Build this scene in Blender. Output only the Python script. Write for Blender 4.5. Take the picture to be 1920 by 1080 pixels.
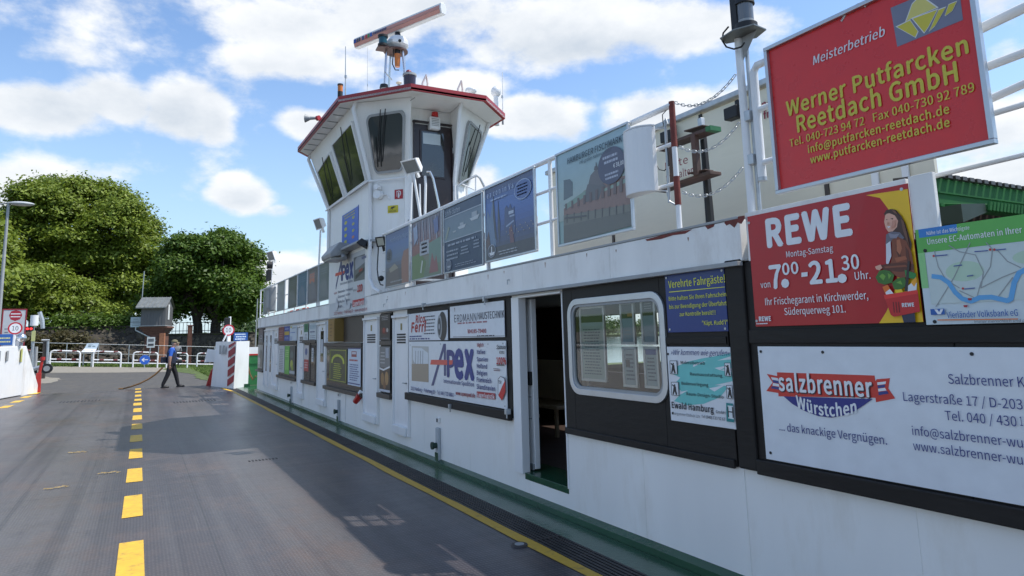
import bpy, bmesh, math, random
import numpy as np
from mathutils import Matrix, Vector
random.seed(7); RNG = np.random.default_rng(11)
for o in list(bpy.data.objects): bpy.data.objects.remove(o)
scene = bpy.context.scene
COL = scene.collection

# ------------------------------------------------------------------ camera
EYE = Vector((0.0, 0.0, 1.65)); FPX = 1267.0; PPX, PPY = 960.0, 432.0
def _n(v): return v.normalized()
_Y = _n(Vector((263 - PPX, 645 - PPY, FPX)))
_Z = Vector((-210, -8232, FPX)); _Z = _n(_Z - _Y * _Y.dot(_Z)); _X = _Y.cross(_Z)
RM = Matrix((_X, _Y, _Z))                       # camera (right, down, forward) -> world
cam_d = bpy.data.cameras.new('camera'); cam = bpy.data.objects.new('camera', cam_d); COL.objects.link(cam)
_r, _d, _f = RM @ Vector((1, 0, 0)), RM @ Vector((0, 1, 0)), RM @ Vector((0, 0, 1))
M = Matrix.Identity(4)
for i in range(3): M[i][0], M[i][1], M[i][2], M[i][3] = _r[i], -_d[i], -_f[i], EYE[i]
cam.matrix_world = M
cam_d.sensor_width = 36; cam_d.lens = FPX / 1920 * 36; cam_d.shift_y = -(540 - PPY) / 1920
cam_d.clip_start = 0.05; cam_d.clip_end = 3000
scene.camera = cam
scene.render.resolution_x, scene.render.resolution_y = 1024, 576

# ------------------------------------------------------------------ light and sky
SUN = Vector((0.527, -0.27, 1.0)).normalized()
sd = bpy.data.lights.new('sun', 'SUN'); sd.energy = 3.6; sd.angle = math.radians(0.55); sd.color = (1, 0.955, 0.88)
so = bpy.data.objects.new('sun', sd); COL.objects.link(so)
so.rotation_euler = SUN.to_track_quat('Z', 'Y').to_euler(); so.location = (20, -10, 40)
scene.view_settings.view_transform = 'Standard'; scene.view_settings.look = 'None'
scene.view_settings.exposure = 0.42; scene.view_settings.gamma = 1; scene.view_settings.use_curve_mapping = False

world = bpy.data.worlds.new('World'); scene.world = world; world.use_nodes = True
nt = world.node_tree; nt.nodes.clear(); N = nt.nodes; LK = nt.links
def nd(t, **k):
    n = N.new(t)
    for a, b in k.items(): setattr(n, a, b)
    return n
def mth(op, a, b=None, c=None, clamp=False):
    n = nd('ShaderNodeMath', operation=op, use_clamp=clamp)
    for i, x in enumerate((a, b, c)):
        if x is None: continue
        if isinstance(x, (int, float)): n.inputs[i].default_value = x
        else: LK.new(x, n.inputs[i])
    return n.outputs[0]
def vdot(a, v):
    n = nd('ShaderNodeVectorMath', operation='DOT_PRODUCT'); LK.new(a, n.inputs[0]); n.inputs[1].default_value = v
    return n.outputs['Value']
sky = nd('ShaderNodeTexSky', sky_type='NISHITA', sun_disc=False)
sky.sun_elevation = math.asin(SUN.z); sky.sun_rotation = math.atan2(SUN.x, SUN.y)
sky.air_density = 1.0; sky.dust_density = 0.6; sky.ozone_density = 1.6
tc = nd('ShaderNodeTexCoord'); D = tc.outputs['Generated']
# clouds: (u, v, half width, half height, weight) of each cloud as a direction in the sky
def pray(u, v): return RM @ Vector((u - PPX, v - PPY, FPX))
CL = [(80, 200, 150, 52, .95), (215, 185, 115, 52, .9), (330, 200, 95, 62, 1.0), (390, 220, 52, 48, .75),
      (90, 325, 170, 45, .6), (30, 365, 120, 35, .6),
      (455, 362, 70, 38, .95), (440, 345, 45, 32, .8), (515, 388, 45, 20, .5), (430, 440, 35, 10, .5), (340, 455, 60, 20, .5),
      (540, 38, 180, 55, .8), (760, 20, 300, 90, .8), (560, 110, 150, 45, .6), (1040, 60, 220, 75, .85), (1290, 50, 220, 55, .75), (480, 112, 90, 34, .5),
      (1000, 215, 105, 48, 1.0), (1060, 235, 60, 40, .7), (570, 225, 60, 35, .8), (880, 165, 80, 45, .7),
      (1215, 205, 90, 45, .8), (1300, 190, 90, 40, .7), (1150, 225, 60, 25, .5),
      (540, 510, 110, 45, .9), (640, 480, 70, 40, .6), (1840, 230, 150, 75, .9), (1900, 330, 160, 50, .9), (1880, 100, 80, 40, .5),
      (1900, -80, 300, 140, .9), (1400, -150, 400, 120, .9), (600, -140, 500, 110, .8), (-240, 40, 140, 70, .8), (-260, 260, 200, 90, .9), (2250, 160, 220, 120, .9), (930, 350, 70, 30, .7), (900,330,50,40,.6)]
nz = nd('ShaderNodeTexNoise', noise_dimensions='3D'); nz.inputs['Scale'].default_value = 5.2; nz.inputs['Detail'].default_value = 12; nz.inputs['Roughness'].default_value = .60
mp = nd('ShaderNodeMapping'); mp.inputs['Scale'].default_value = (1, 1, 1.7); LK.new(D, mp.inputs[0]); LK.new(mp.outputs[0], nz.inputs['Vector'])
nz2 = nd('ShaderNodeTexNoise', noise_dimensions='3D'); nz2.inputs['Scale'].default_value = 5.2; nz2.inputs['Detail'].default_value = 8; nz2.inputs['Roughness'].default_value = .60
mp2 = nd('ShaderNodeMapping'); mp2.inputs['Scale'].default_value = (1, 1, 1.7); mp2.inputs['Location'].default_value = (0.03, -0.015, 0.085)
LK.new(D, mp2.inputs[0]); LK.new(mp2.outputs[0], nz2.inputs['Vector'])
nzw = nd('ShaderNodeTexNoise', noise_dimensions='3D'); nzw.inputs['Scale'].default_value = 1.6; nzw.inputs['Detail'].default_value = 3
LK.new(mp.outputs[0], nzw.inputs['Vector'])
tot = None; under = None
for (u, v, a, b, wgt) in CL:
    c = pray(u, v).normalized()
    ru = (pray(u + 10, v).normalized() - c); ku = ru.length / 10; ru.normalize()
    rv = (pray(u, v + 10).normalized() - c); kv = rv.length / 10; rv.normalize()
    x = mth('DIVIDE', vdot(D, ru), a * ku); c0 = c.dot(ru)
    y = mth('DIVIDE', vdot(D, rv), b * kv)
    q = mth('SQRT', mth('ADD', mth('MULTIPLY', x, x), mth('MULTIPLY', y, y)))
    front = mth('GREATER_THAN', vdot(D, c), 0.2)
    g = mth('MULTIPLY', mth('MULTIPLY', mth('SUBTRACT', 1.3, q, clamp=True), wgt), front)
    tot = g if tot is None else mth('SMOOTH_MAX', tot, g, .12)
    ug = mth('MULTIPLY', g, y); under = ug if under is None else mth('ADD', under, ug)
wide = mth('MULTIPLY', mth('SUBTRACT', nzw.outputs[0], .56), .9)                # scattered cloud all round the sky
base = mth('MAXIMUM', tot, wide)
dens = mth('ADD', base, mth('MULTIPLY', mth('SUBTRACT', nz.outputs[0], .5), 2.3))
ss = nd('ShaderNodeMapRange', interpolation_type='SMOOTHSTEP'); ss.inputs[1].default_value = .10; ss.inputs[2].default_value = .56
LK.new(dens, ss.inputs[0]); alpha = mth('MULTIPLY', ss.outputs[0], .97)
relief = mth('MULTIPLY', mth('SUBTRACT', nz.outputs[0], nz2.outputs[0]), 1.5)
shade = mth('SUBTRACT', mth('ADD', relief, mth('MULTIPLY', mth('SUBTRACT', .95, dens), .38)), mth('MULTIPLY', under, .22))
cr = nd('ShaderNodeMapRange'); cr.inputs[1].default_value = -.36; cr.inputs[2].default_value = .34; LK.new(shade, cr.inputs[0])
ccol = nd('ShaderNodeMix', data_type='RGBA'); ccol.inputs[6].default_value = (3.5, 3.95, 4.5, 1); ccol.inputs[7].default_value = (6.0, 6.1, 6.2, 1)
LK.new(cr.outputs[0], ccol.inputs[0])
# blue sky slightly paler towards the horizon (thin haze)
sep = nd('ShaderNodeSeparateXYZ'); LK.new(D, sep.inputs[0])
hz = nd('ShaderNodeMapRange', interpolation_type='SMOOTHSTEP'); hz.inputs[1].default_value = .42; hz.inputs[2].default_value = -.02; hz.inputs[3].default_value = 0; hz.inputs[4].default_value = .68
LK.new(sep.outputs[2], hz.inputs[0])
tint = nd('ShaderNodeMix', data_type='RGBA', blend_type='MULTIPLY'); tint.inputs[0].default_value = 1; tint.inputs[7].default_value = (1.10, 1.20, 1.30, 1); LK.new(sky.outputs[0], tint.inputs[6])
sk2 = nd('ShaderNodeMix', data_type='RGBA'); LK.new(hz.outputs[0], sk2.inputs[0]); LK.new(tint.outputs[2], sk2.inputs[6]); sk2.inputs[7].default_value = (3.3, 4.5, 5.6, 1)
fin = nd('ShaderNodeMix', data_type='RGBA'); LK.new(alpha, fin.inputs[0]); LK.new(sk2.outputs[2], fin.inputs[6]); LK.new(ccol.outputs[2], fin.inputs[7])
bg = nd('ShaderNodeBackground'); bg.inputs[1].default_value = 0.13; LK.new(fin.outputs[2], bg.inputs[0])
wo = nd('ShaderNodeOutputWorld'); LK.new(bg.outputs[0], wo.inputs[0])
world.cycles.sampling_method = 'MANUAL'; world.cycles.sample_map_resolution = 512

# ------------------------------------------------------------------ places
def hit(u, v, ax, val):
    d = pray(u, v); t = (val - EYE[ax]) / d[ax]; return EYE + d * t
def onY(u, v, y): return hit(u, v, 1, y)
def onX(u, v, x): return hit(u, v, 0, x)
def onZ(u, v, z): return hit(u, v, 2, z)

# ------------------------------------------------------------------ materials
def mat(name, col, rough=.5, metal=0, var=.06, scale=6, bump=0, bscale=40, spec=.5, dirt=0, stretch=(1, 1, 1), coat=0, dirtcol=(.18, .13, .08), dscale=2.5):
    m = bpy.data.materials.new(name); m.use_nodes = True; t = m.node_tree; b = t.nodes['Principled BSDF']
    b.inputs['Roughness'].default_value = rough; b.inputs['Metallic'].default_value = metal
    b.inputs['Specular IOR Level'].default_value = spec; b.inputs['Coat Weight'].default_value = coat
    tcn = t.nodes.new('ShaderNodeTexCoord'); mpn = t.nodes.new('ShaderNodeMapping'); mpn.inputs['Scale'].default_value = stretch
    t.links.new(tcn.outputs['Object'], mpn.inputs[0])
    nn = t.nodes.new('ShaderNodeTexNoise'); nn.inputs['Scale'].default_value = scale; nn.inputs['Detail'].default_value = 5
    t.links.new(mpn.outputs[0], nn.inputs['Vector'])
    mr = t.nodes.new('ShaderNodeMapRange'); mr.inputs[1].default_value = .3; mr.inputs[2].default_value = .7; mr.inputs[3].default_value = 1 - var; mr.inputs[4].default_value = 1 + var
    t.links.new(nn.outputs[0], mr.inputs[0])
    mx = t.nodes.new('ShaderNodeMix'); mx.data_type = 'RGBA'; mx.blend_type = 'MULTIPLY'; mx.inputs[0].default_value = 1
    mx.inputs[6].default_value = (*col, 1); t.links.new(mr.outputs[0], mx.inputs[7]); out = mx.outputs[2]
    if dirt:
        n2 = t.nodes.new('ShaderNodeTexNoise'); n2.inputs['Scale'].default_value = dscale; n2.inputs['Detail'].default_value = 9; n2.inputs['Roughness'].default_value = .68
        t.links.new(mpn.outputs[0], n2.inputs['Vector'])
        m2 = t.nodes.new('ShaderNodeMapRange'); m2.inputs[1].default_value = .52; m2.inputs[2].default_value = .78; m2.inputs[4].default_value = dirt
        t.links.new(n2.outputs[0], m2.inputs[0])
        x2 = t.nodes.new('ShaderNodeMix'); x2.data_type = 'RGBA'; x2.inputs[7].default_value = (*dirtcol, 1)
        t.links.new(m2.outputs[0], x2.inputs[0]); t.links.new(out, x2.inputs[6]); out = x2.outputs[2]
    t.links.new(out, b.inputs['Base Color'])
    rr = t.nodes.new('ShaderNodeMapRange'); rr.inputs[3].default_value = max(rough - .08, .02); rr.inputs[4].default_value = min(rough + .1, 1)
    t.links.new(nn.outputs[0], rr.inputs[0]); t.links.new(rr.outputs[0], b.inputs['Roughness'])
    if bump:
        n3 = t.nodes.new('ShaderNodeTexNoise'); n3.inputs['Scale'].default_value = bscale; n3.inputs['Detail'].default_value = 4
        t.links.new(mpn.outputs[0], n3.inputs['Vector'])
        bp = t.nodes.new('ShaderNodeBump'); bp.inputs['Strength'].default_value = bump; bp.inputs['Distance'].default_value = .01
        t.links.new(n3.outputs[0], bp.inputs['Height']); t.links.new(bp.outputs[0], b.inputs['Normal'])
    return m
_ink = {}
def ink(col, rough=.38):
    k = (tuple(round(c, 3) for c in col), rough)
    if k not in _ink: _ink[k] = mat('print_ink', col, rough, var=.04, scale=9)
    return _ink[k]
def S(r, g, b):                              # sRGB 0-255 of a surface colour -> linear
    return tuple(((c / 255) / 12.92 if c / 255 <= .04045 else ((c / 255 + .055) / 1.055) ** 2.4) for c in (r, g, b))

WHITE = mat('white_ship_paint', (.85, .845, .815), .42, var=.05, scale=1.3, bump=.35, bscale=4.5, dirt=.38, dirtcol=(.5, .44, .34), stretch=(1, 1, .28), dscale=2.6)
WHITE2 = mat('white_paint_smooth', (.8, .8, .79), .35, var=.03, scale=3, dirt=.18, dirtcol=(.45, .38, .3), stretch=(1, 1, .5))
WHITED = mat('white_paint_worn', (.82, .81, .775), .5, var=.06, scale=4, dirt=.5, dirtcol=(.33, .25, .18), stretch=(1, 1, .4), bump=.1)
BLACK = mat('black_brown_wood_stain', (.014, .012, .011), .5, spec=.28, var=.3, scale=3, bump=.25, bscale=30, stretch=(1, .25, 1), dirt=.25, dirtcol=(.05, .045, .04))
DARKW = mat('dark_brown_timber', (.055, .043, .034), .42, var=.2, scale=5, bump=.2, stretch=(1, .3, 1))
GREEN = mat('green_deck_paint', (.018, .075, .036), .2, var=.2, scale=2.5, bump=.25, bscale=22, dirt=.4, dirtcol=(.05, .06, .045))
GREENW = mat('green_painted_plank', (.022, .15, .045), .45, var=.15, scale=4, dirt=.35, dirtcol=(.04, .06, .03), bump=.1)
GREENR = mat('green_roof_paint', (.02, .12, .03), .65, spec=.2, var=.15, scale=3, dirt=.3, dirtcol=(.03, .05, .02))
YEL = mat('yellow_road_paint', (.72, .44, .04), .55, var=.1, scale=9, dirt=.8, dirtcol=(.2, .14, .07), dscale=11)
YELW = mat('worn_yellow_line_paint', (.56, .34, .03), .55, var=.1, scale=9, dirt=.85, dirtcol=(.1, .09, .07), dscale=9)
ALU = mat('aluminium_frame', (.5, .52, .54), .36, .75, var=.06, scale=8)
GALV = mat('galvanised_steel', (.46, .48, .49), .45, .7, var=.15, scale=12)
STEEL = mat('stainless_tube', (.6, .61, .62), .22, .95, var=.05)
GREYP = mat('grey_paint', (.33, .34, .34), .5, var=.1, scale=5, dirt=.3)
RUB = mat('black_rubber', (.012, .012, .013), .55, var=.2)
REDP = mat('red_paint', (.42, .025, .02), .4, var=.12, scale=6, dirt=.15)
REDR = mat('red_roof_edge_paint', (.34, .022, .028), .4, var=.12, scale=3, dirt=.12)
RUST = mat('red_oxide_primer', (.17, .035, .025), .7, var=.3, scale=14, bump=.3)
GLASSD = mat('dark_window_glass', (.012, .014, .014), .04, var=.1, spec=.9)
BROWN = mat('dark_brown_door_paint', (.03, .018, .018), .3, var=.12, scale=4)
ROPE = mat('brown_hose', (.17, .09, .03), .6, var=.15, scale=30)
def glass(name, tint=(.9, .95, .95), refl=1.0):
    m = bpy.data.materials.new(name); m.use_nodes = True; t = m.node_tree; t.nodes.clear()
    o = t.nodes.new('ShaderNodeOutputMaterial'); mx = t.nodes.new('ShaderNodeMixShader'); tr = t.nodes.new('ShaderNodeBsdfTransparent'); gl = t.nodes.new('ShaderNodeBsdfGlossy')
    tr.inputs[0].default_value = (*tint, 1); gl.inputs['Roughness'].default_value = .015
    fr = t.nodes.new('ShaderNodeFresnel'); fr.inputs[0].default_value = 1.55
    ad = t.nodes.new('ShaderNodeMath'); ad.operation = 'MULTIPLY'; ad.inputs[1].default_value = 2.0 * refl; ad.use_clamp = True
    t.links.new(fr.outputs[0], ad.inputs[0]); t.links.new(ad.outputs[0], mx.inputs[0]); t.links.new(tr.outputs[0], mx.inputs[1]); t.links.new(gl.outputs[0], mx.inputs[2]); t.links.new(mx.outputs[0], o.inputs[0])
    return m
GLASS = glass('window_glass', (.84, .87, .85), .8)

# ------------------------------------------------------------------ mesh building
class MB:
    def __init__(s): s.v = []; s.f = []; s.m = []; s.sm = []
    def add(s, vs, fs, mi=0, smooth=False):
        k = len(s.v); s.v += [tuple(v) for v in vs]
        for f in fs: s.f.append(tuple(i + k for i in f)); s.m.append(mi); s.sm.append(smooth)
        return s
    def box(s, x0, x1, y0, y1, z0, z1, mi=0):
        x0, x1 = sorted((x0, x1)); y0, y1 = sorted((y0, y1)); z0, z1 = sorted((z0, z1))
        return s.add([(x0, y0, z0), (x1, y0, z0), (x1, y1, z0), (x0, y1, z0), (x0, y0, z1), (x1, y0, z1), (x1, y1, z1), (x0, y1, z1)],
                     [(0, 3, 2, 1), (4, 5, 6, 7), (0, 1, 5, 4), (1, 2, 6, 5), (2, 3, 7, 6), (3, 0, 4, 7)], mi)
    def prism(s, pts, a, b, axis=2, mi=0):      # polygon in the other two axes, swept along axis a..b
        def mk(p, t):
            return (p[0], p[1], t) if axis == 2 else ((t, p[0], p[1]) if axis == 0 else (p[0], t, p[1]))
        n = len(pts); vs = [mk(p, a) for p in pts] + [mk(p, b) for p in pts]
        fs = [tuple(range(n))[::-1], tuple(range(n, 2 * n))] + [(i, (i + 1) % n, (i + 1) % n + n, i + n) for i in range(n)]
        return s.add(vs, fs, mi)
    def cyl(s, p, q, r, r2=None, n=12, mi=0, caps=True):
        p, q = Vector(p), Vector(q); r2 = r if r2 is None else r2; d = (q - p); 
        if d.length < 1e-6: return s
        d.normalize(); a = d.orthogonal().normalized(); b = d.cross(a)
        vs = []
        for c, rr in ((p, r), (q, r2)):
            for i in range(n):
                t = 2 * math.pi * i / n; vs.append(c + (a * math.cos(t) + b * math.sin(t)) * rr)
        s.add(vs, [(i, (i + 1) % n, (i + 1) % n + n, i + n) for i in range(n)], mi, True)
        if caps: s.add(vs, [tuple(range(n))[::-1], tuple(range(n, 2 * n))], mi)
        return s
    def tube(s, pts, r, n=8, mi=0):
        pts = [Vector(p) for p in pts]; rings = []; prev = None
        for i, p in enumerate(pts):
            d = (pts[min(i + 1, len(pts) - 1)] - pts[max(i - 1, 0)]).normalized()
            if prev is None: a = d.orthogonal().normalized()
            else: a = (prev - d * prev.dot(d)).normalized()
            prev = a; b = d.cross(a); rr = r[i] if isinstance(r, (list, tuple)) else r
            rings += [p + (a * math.cos(2 * math.pi * j / n) + b * math.sin(2 * math.pi * j / n)) * rr for j in range(n)]
        fs = []
        for i in range(len(pts) - 1):
            for j in range(n): fs.append((i * n + j, i * n + (j + 1) % n, (i + 1) * n + (j + 1) % n, (i + 1) * n + j))
        s.add(rings, fs, mi, True)
        s.add(rings, [tuple(range(n))[::-1], tuple(range((len(pts) - 1) * n, len(pts) * n))], mi); return s
    def ball(s, c, r, n=12, mi=0, sc=(1, 1, 1), z0=-1, z1=1):
        c = Vector(c); m = n // 2; vs = []; fs = []
        for i in range(m + 1):
            ph = -math.pi / 2 + math.pi * i / m
            ph = max(math.asin(z0), min(math.asin(z1), ph))
            for j in range(n):
                t = 2 * math.pi * j / n
                vs.append((c.x + r * sc[0] * math.cos(ph) * math.cos(t), c.y + r * sc[1] * math.cos(ph) * math.sin(t), c.z + r * sc[2] * math.sin(ph)))
        for i in range(m):
            for j in range(n): fs.append((i * n + j, i * n + (j + 1) % n, (i + 1) * n + (j + 1) % n, (i + 1) * n + j))
        return s.add(vs, fs, mi, True)
    def quad(s, a, b, c, d, mi=0): return s.add([a, b, c, d], [(0, 1, 2, 3)], mi)
    def build(s, name, mats, parent=None, bev=0, local=None, kind=None):
        me = bpy.data.meshes.new(name); me.from_pydata(s.v, [], s.f)
        if not isinstance(mats, (list, tuple)): mats = [mats]
        for m_ in mats: me.materials.append(m_)
        me.polygons.foreach_set('material_index', s.m); me.polygons.foreach_set('use_smooth', s.sm); me.validate(); me.update()
        o = bpy.data.objects.new(name, me); COL.objects.link(o)
        if parent is not None:
            o.parent = parent
            if local is None: o.matrix_parent_inverse = parent.matrix_world.inverted()
        if bev:
            b = o.modifiers.new('bevel', 'BEVEL'); b.width = bev; b.segments = 2; b.limit_method = 'ANGLE'; b.angle_limit = .6
        if kind: o['kind'] = kind
        return o
def tag(o, label, cat, group=None):
    o['label'] = label; o['category'] = cat
    if group: o['group'] = group
    return o
def thing(name, label, cat, loc=(0, 0, 0), group=None, mw=None):
    o = bpy.data.objects.new(name, None); o.empty_display_size = .1; COL.objects.link(o)
    o.matrix_world = mw if mw is not None else Matrix.Translation(Vector(loc)); tag(o, label, cat, group); return o
def structure(o): o['kind'] = 'structure'; return o
def rrect(x0, x1, y0, y1, r, n=6):
    pts = []
    for cx, cy, a0 in ((x1 - r, y1 - r, 0), (x0 + r, y1 - r, 90), (x0 + r, y0 + r, 180), (x1 - r, y0 + r, 270)):
        for i in range(n + 1):
            a = math.radians(a0 + 90 * i / n); pts.append((cx + r * math.cos(a), cy + r * math.sin(a)))
    return pts

try: FONT = bpy.data.fonts.load(bpy.utils.system_resource('DATAFILES') + '/fonts/Noto Sans CJK Regular.woff2')      # the interface font that ships inside Blender
except Exception: FONT = None
# text -> fitted flat outline (local x right, y up)
_tc = {}; _tw = {}
def text_mesh(txt, bold=0.0, shear=0.0, raw=False):
    k = (txt, bold, shear, raw)
    if k in _tc: return _tc[k]
    cu = bpy.data.curves.new('t', 'FONT'); cu.body = txt; cu.size = 1; cu.resolution_u = 3; cu.space_character = 1 + bold * 1.2; cu.shear = shear; cu.fill_mode = 'FRONT'
    if FONT: cu.font = FONT
    o = bpy.data.objects.new('t', cu); COL.objects.link(o); dg = bpy.context.evaluated_depsgraph_get(); dg.update()
    me = bpy.data.meshes.new_from_object(o.evaluated_get(dg)); vs = np.array([v.co[:2] for v in me.vertices]); fs = [tuple(p.vertices) for p in me.polygons]
    bpy.data.objects.remove(o); bpy.data.curves.remove(cu); bpy.data.meshes.remove(me)
    if raw: vs[:, 0] -= vs[:, 0].min(); _tw[(txt, bold, shear)] = float(vs[:, 0].max()); vs[:, 0] /= vs[:, 0].max()
    else: vs -= vs.min(0); vs /= vs.max(0)
    _tc[k] = (vs, fs); return _tc[k]

CAP = float(text_mesh('H', raw=True)[0][:, 1].max())
class Sign:
    """a board with local x right, y up, z towards the viewer; (o: centre, r: right, u: up)"""
    def __init__(s, name, label, cat, o, r, u, w, h, group=None):
        s.o, s.r, s.u = Vector(o), Vector(r).normalized(), Vector(u); s.u = (s.u - s.r * s.r.dot(s.u)).normalized(); s.n = s.r.cross(s.u); s.w, s.h = w, h
        mw = Matrix.Identity(4)
        for i in range(3): mw[i][0], mw[i][1], mw[i][2], mw[i][3] = s.r[i], s.u[i], s.n[i], s.o[i]
        s.e = thing(name, label, cat, mw=mw, group=group) if name else None
        s.pr = MB(); s.tx = MB(); s.pm = []; s.tm = []; s.lay = 0.0012; s.fade = 0
    def L(s, u, v):
        d = pray(u, v); t = (s.o - EYE).dot(s.n) / d.dot(s.n); p = EYE + d * t - s.o; return (p.dot(s.r), p.dot(s.u))
    def panel(s, m, t=.01, name='panel', bev=.001):
        MB().box(-s.w / 2, s.w / 2, -s.h / 2, s.h / 2, -t, 0).build(name, m, s.e, bev=bev, local=1); return s
    def frame(s, m, fw=.03, d=.02, name='frame'):
        w, h = s.w / 2, s.h / 2; b = MB(); z0, z1 = -.012, d
        b.box(-w - fw, w + fw, h, h + fw, z0, z1); b.box(-w - fw, w + fw, -h - fw, -h, z0, z1)
        b.box(-w - fw, -w, -h, h, z0, z1 - .001); b.box(w, w + fw, -h, h, z0, z1 - .001); b.build(name, m, s.e, bev=.003, local=1); return s
    def _mi(s, arr, m):
        if m not in arr: arr.append(m)
        return arr.index(m)
    def zf(s, x, y): return 0.0
    def poly(s, pts, col, px=True, up=True):
        P = [s.L(*p) for p in pts] if px else pts
        P = [(max(-s.w / 2, min(s.w / 2, x)), max(-s.h / 2, min(s.h / 2, y))) for x, y in P]
        if up: s.lay += .00025
        if isinstance(col, tuple) and s.fade: col = tuple(c_ * (1 - s.fade) * 1.1 + .40 * s.fade for c_ in col)
        ar = sum(P[i][0] * P[(i + 1) % len(P)][1] - P[(i + 1) % len(P)][0] * P[i][1] for i in range(len(P)))
        if ar < 0: P = P[::-1]
        s.pr.add([(x, y, s.lay) for x, y in P], [tuple(range(len(P)))], s._mi(s.pm, ink(col) if isinstance(col, tuple) else col)); return s
    def F(s, x, y): return ((x - .5) * s.w, (.5 - y) * s.h)          # fraction from top left
    def fpoly(s, pts, col): return s.poly([s.F(*p) for p in pts], col, px=False)
    def frect(s, x0, y0, x1, y1, col): return s.fpoly([(x0, y0), (x1, y0), (x1, y1), (x0, y1)], col)
    def fell(s, cx, cy, rx, ry, col, n=28, a0=0, a1=360):
        return s.fpoly([(cx + rx * math.cos(math.radians(a0 + (a1 - a0) * i / n)), cy + ry * math.sin(math.radians(a0 + (a1 - a0) * i / n))) for i in range(n + (0 if a1 - a0 == 360 else 1))], col)
    def text(s, t, bl, tr, col, bold=0.0, shear=0.0, px=True, bend=0):
        (x0, y0), (x1, y1) = (s.L(*bl), s.L(*tr)) if px else (s.F(*bl), s.F(*tr))
        vs, fs = text_mesh(t, bold, shear); s.lay += .0002
        MB().add([(x0 + (x1 - x0) * v[0], y0 + (y1 - y0) * v[1], s.lay + .0006) for v in vs], fs).build('lettering', ink(col), s.e, local=1); return s
    def T(s, t, k, x0, yb, x1, h, col, bold=0.0, shear=0.0, bend=0):
        """one line: left end of the baseline, right end, capital height, measured in the photograph and laid on the board's plane"""
        X0, Y0 = s.L(*k(x0, yb)); _, Yt = s.L(*k(x0, yb - h)); v = yb
        for _ in range(8):
            xa, ya = s.L(*k(x1, v)); xb, yb_ = s.L(*k(x1, v + 10)); v += (Y0 - ya) / (yb_ - ya) * 10
        X1 = s.L(*k(x1, v))[0]; s._w = _tw; H = (Yt - Y0) / CAP; vs, fs = text_mesh(t, bold, shear, True); s.lay += .0002
        em = (X1 - X0) / s._w[(t, bold, shear)]; bold = bold * (.35 if abs(H) < .035 else 1); bb = bold * .37 * min(abs(em), abs(H)); b = MB(); sh_ = [(0, 0)] if bold < .008 else [(bb * math.cos(a_), bb * math.sin(a_)) for a_ in np.arange(0, 6.28, .785)] if bold > .034 else [(-bb, 0), (bb, 0), (0, bb), (0, -bb)] if bold > .02 else [(-bb, 0), (bb, 0)]
        for n_, (ox, oy) in enumerate(sh_): b.add([(X0 + (X1 - X0) * q[0] + ox, Y0 + H * q[1] + oy + bend * ((2 * q[0] - 1) ** 2 - 1), s.lay + .0006 + n_ * .00012) for q in vs], fs)
        s.lay += .0004; b.build('lettering', ink(col), s.e, local=1); return s
    def lines(s, x0, y0, x1, y1, n, col, seed=1, fill=.45):                 # illegible small print: broken strokes, in fractions
        rg = random.Random(seed)
        for i in range(n):
            y = y0 + (y1 - y0) * (i + .5) / n; hh = (y1 - y0) / n * fill / 2; x = x0 + rg.random() * .1 * (x1 - x0); xe = x1 - rg.random() * .22 * (x1 - x0)
            while x < xe:
                w = min((x1 - x0) * (.05 + .11 * rg.random()), xe - x)
                s.poly([s.F(x, y - hh), s.F(x + w, y - hh), s.F(x + w, y + hh), s.F(x, y + hh)], col, px=False, up=False); x += w + (x1 - x0) * .025
        return s
    def screws(s, pts, m=None):
        b = MB()
        for p in pts:
            x, y = s.F(*p); b.cyl((x, y, 0), (x, y, .004), .009, n=8)
        b.build('screw', m or GALV, s.e, local=1); return s
    def done(s):
        if s.pr.v and len(s.pr.f) <= 9:                                   # a few shapes: each printed piece is a part
            for f, mi in zip(s.pr.f, s.pr.m): MB().add([s.pr.v[i] for i in f], [tuple(range(len(f)))]).build('print', s.pm[mi], s.e, local=1)
        elif s.pr.v: s.pr.build('print', s.pm, s.e, local=1, kind='stuff')
        if s.tx.v: s.tx.build('lettering', s.tm, s.e, local=1)
        return s.e
def wsign(name, label, Y0, Z1, Y1, Z0, X=3.47, cat='sign', group=None, zskew=0):
    """board on the long wall: left edge Y0 (far), right edge Y1 (near)"""
    w = abs(Y0 - Y1)
    return Sign(name, label, cat, (X, (Y0 + Y1) / 2, (Z0 + Z1) / 2), (0, -1, zskew), (0, 0, 1), w, abs(Z1 - Z0), group)
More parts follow.
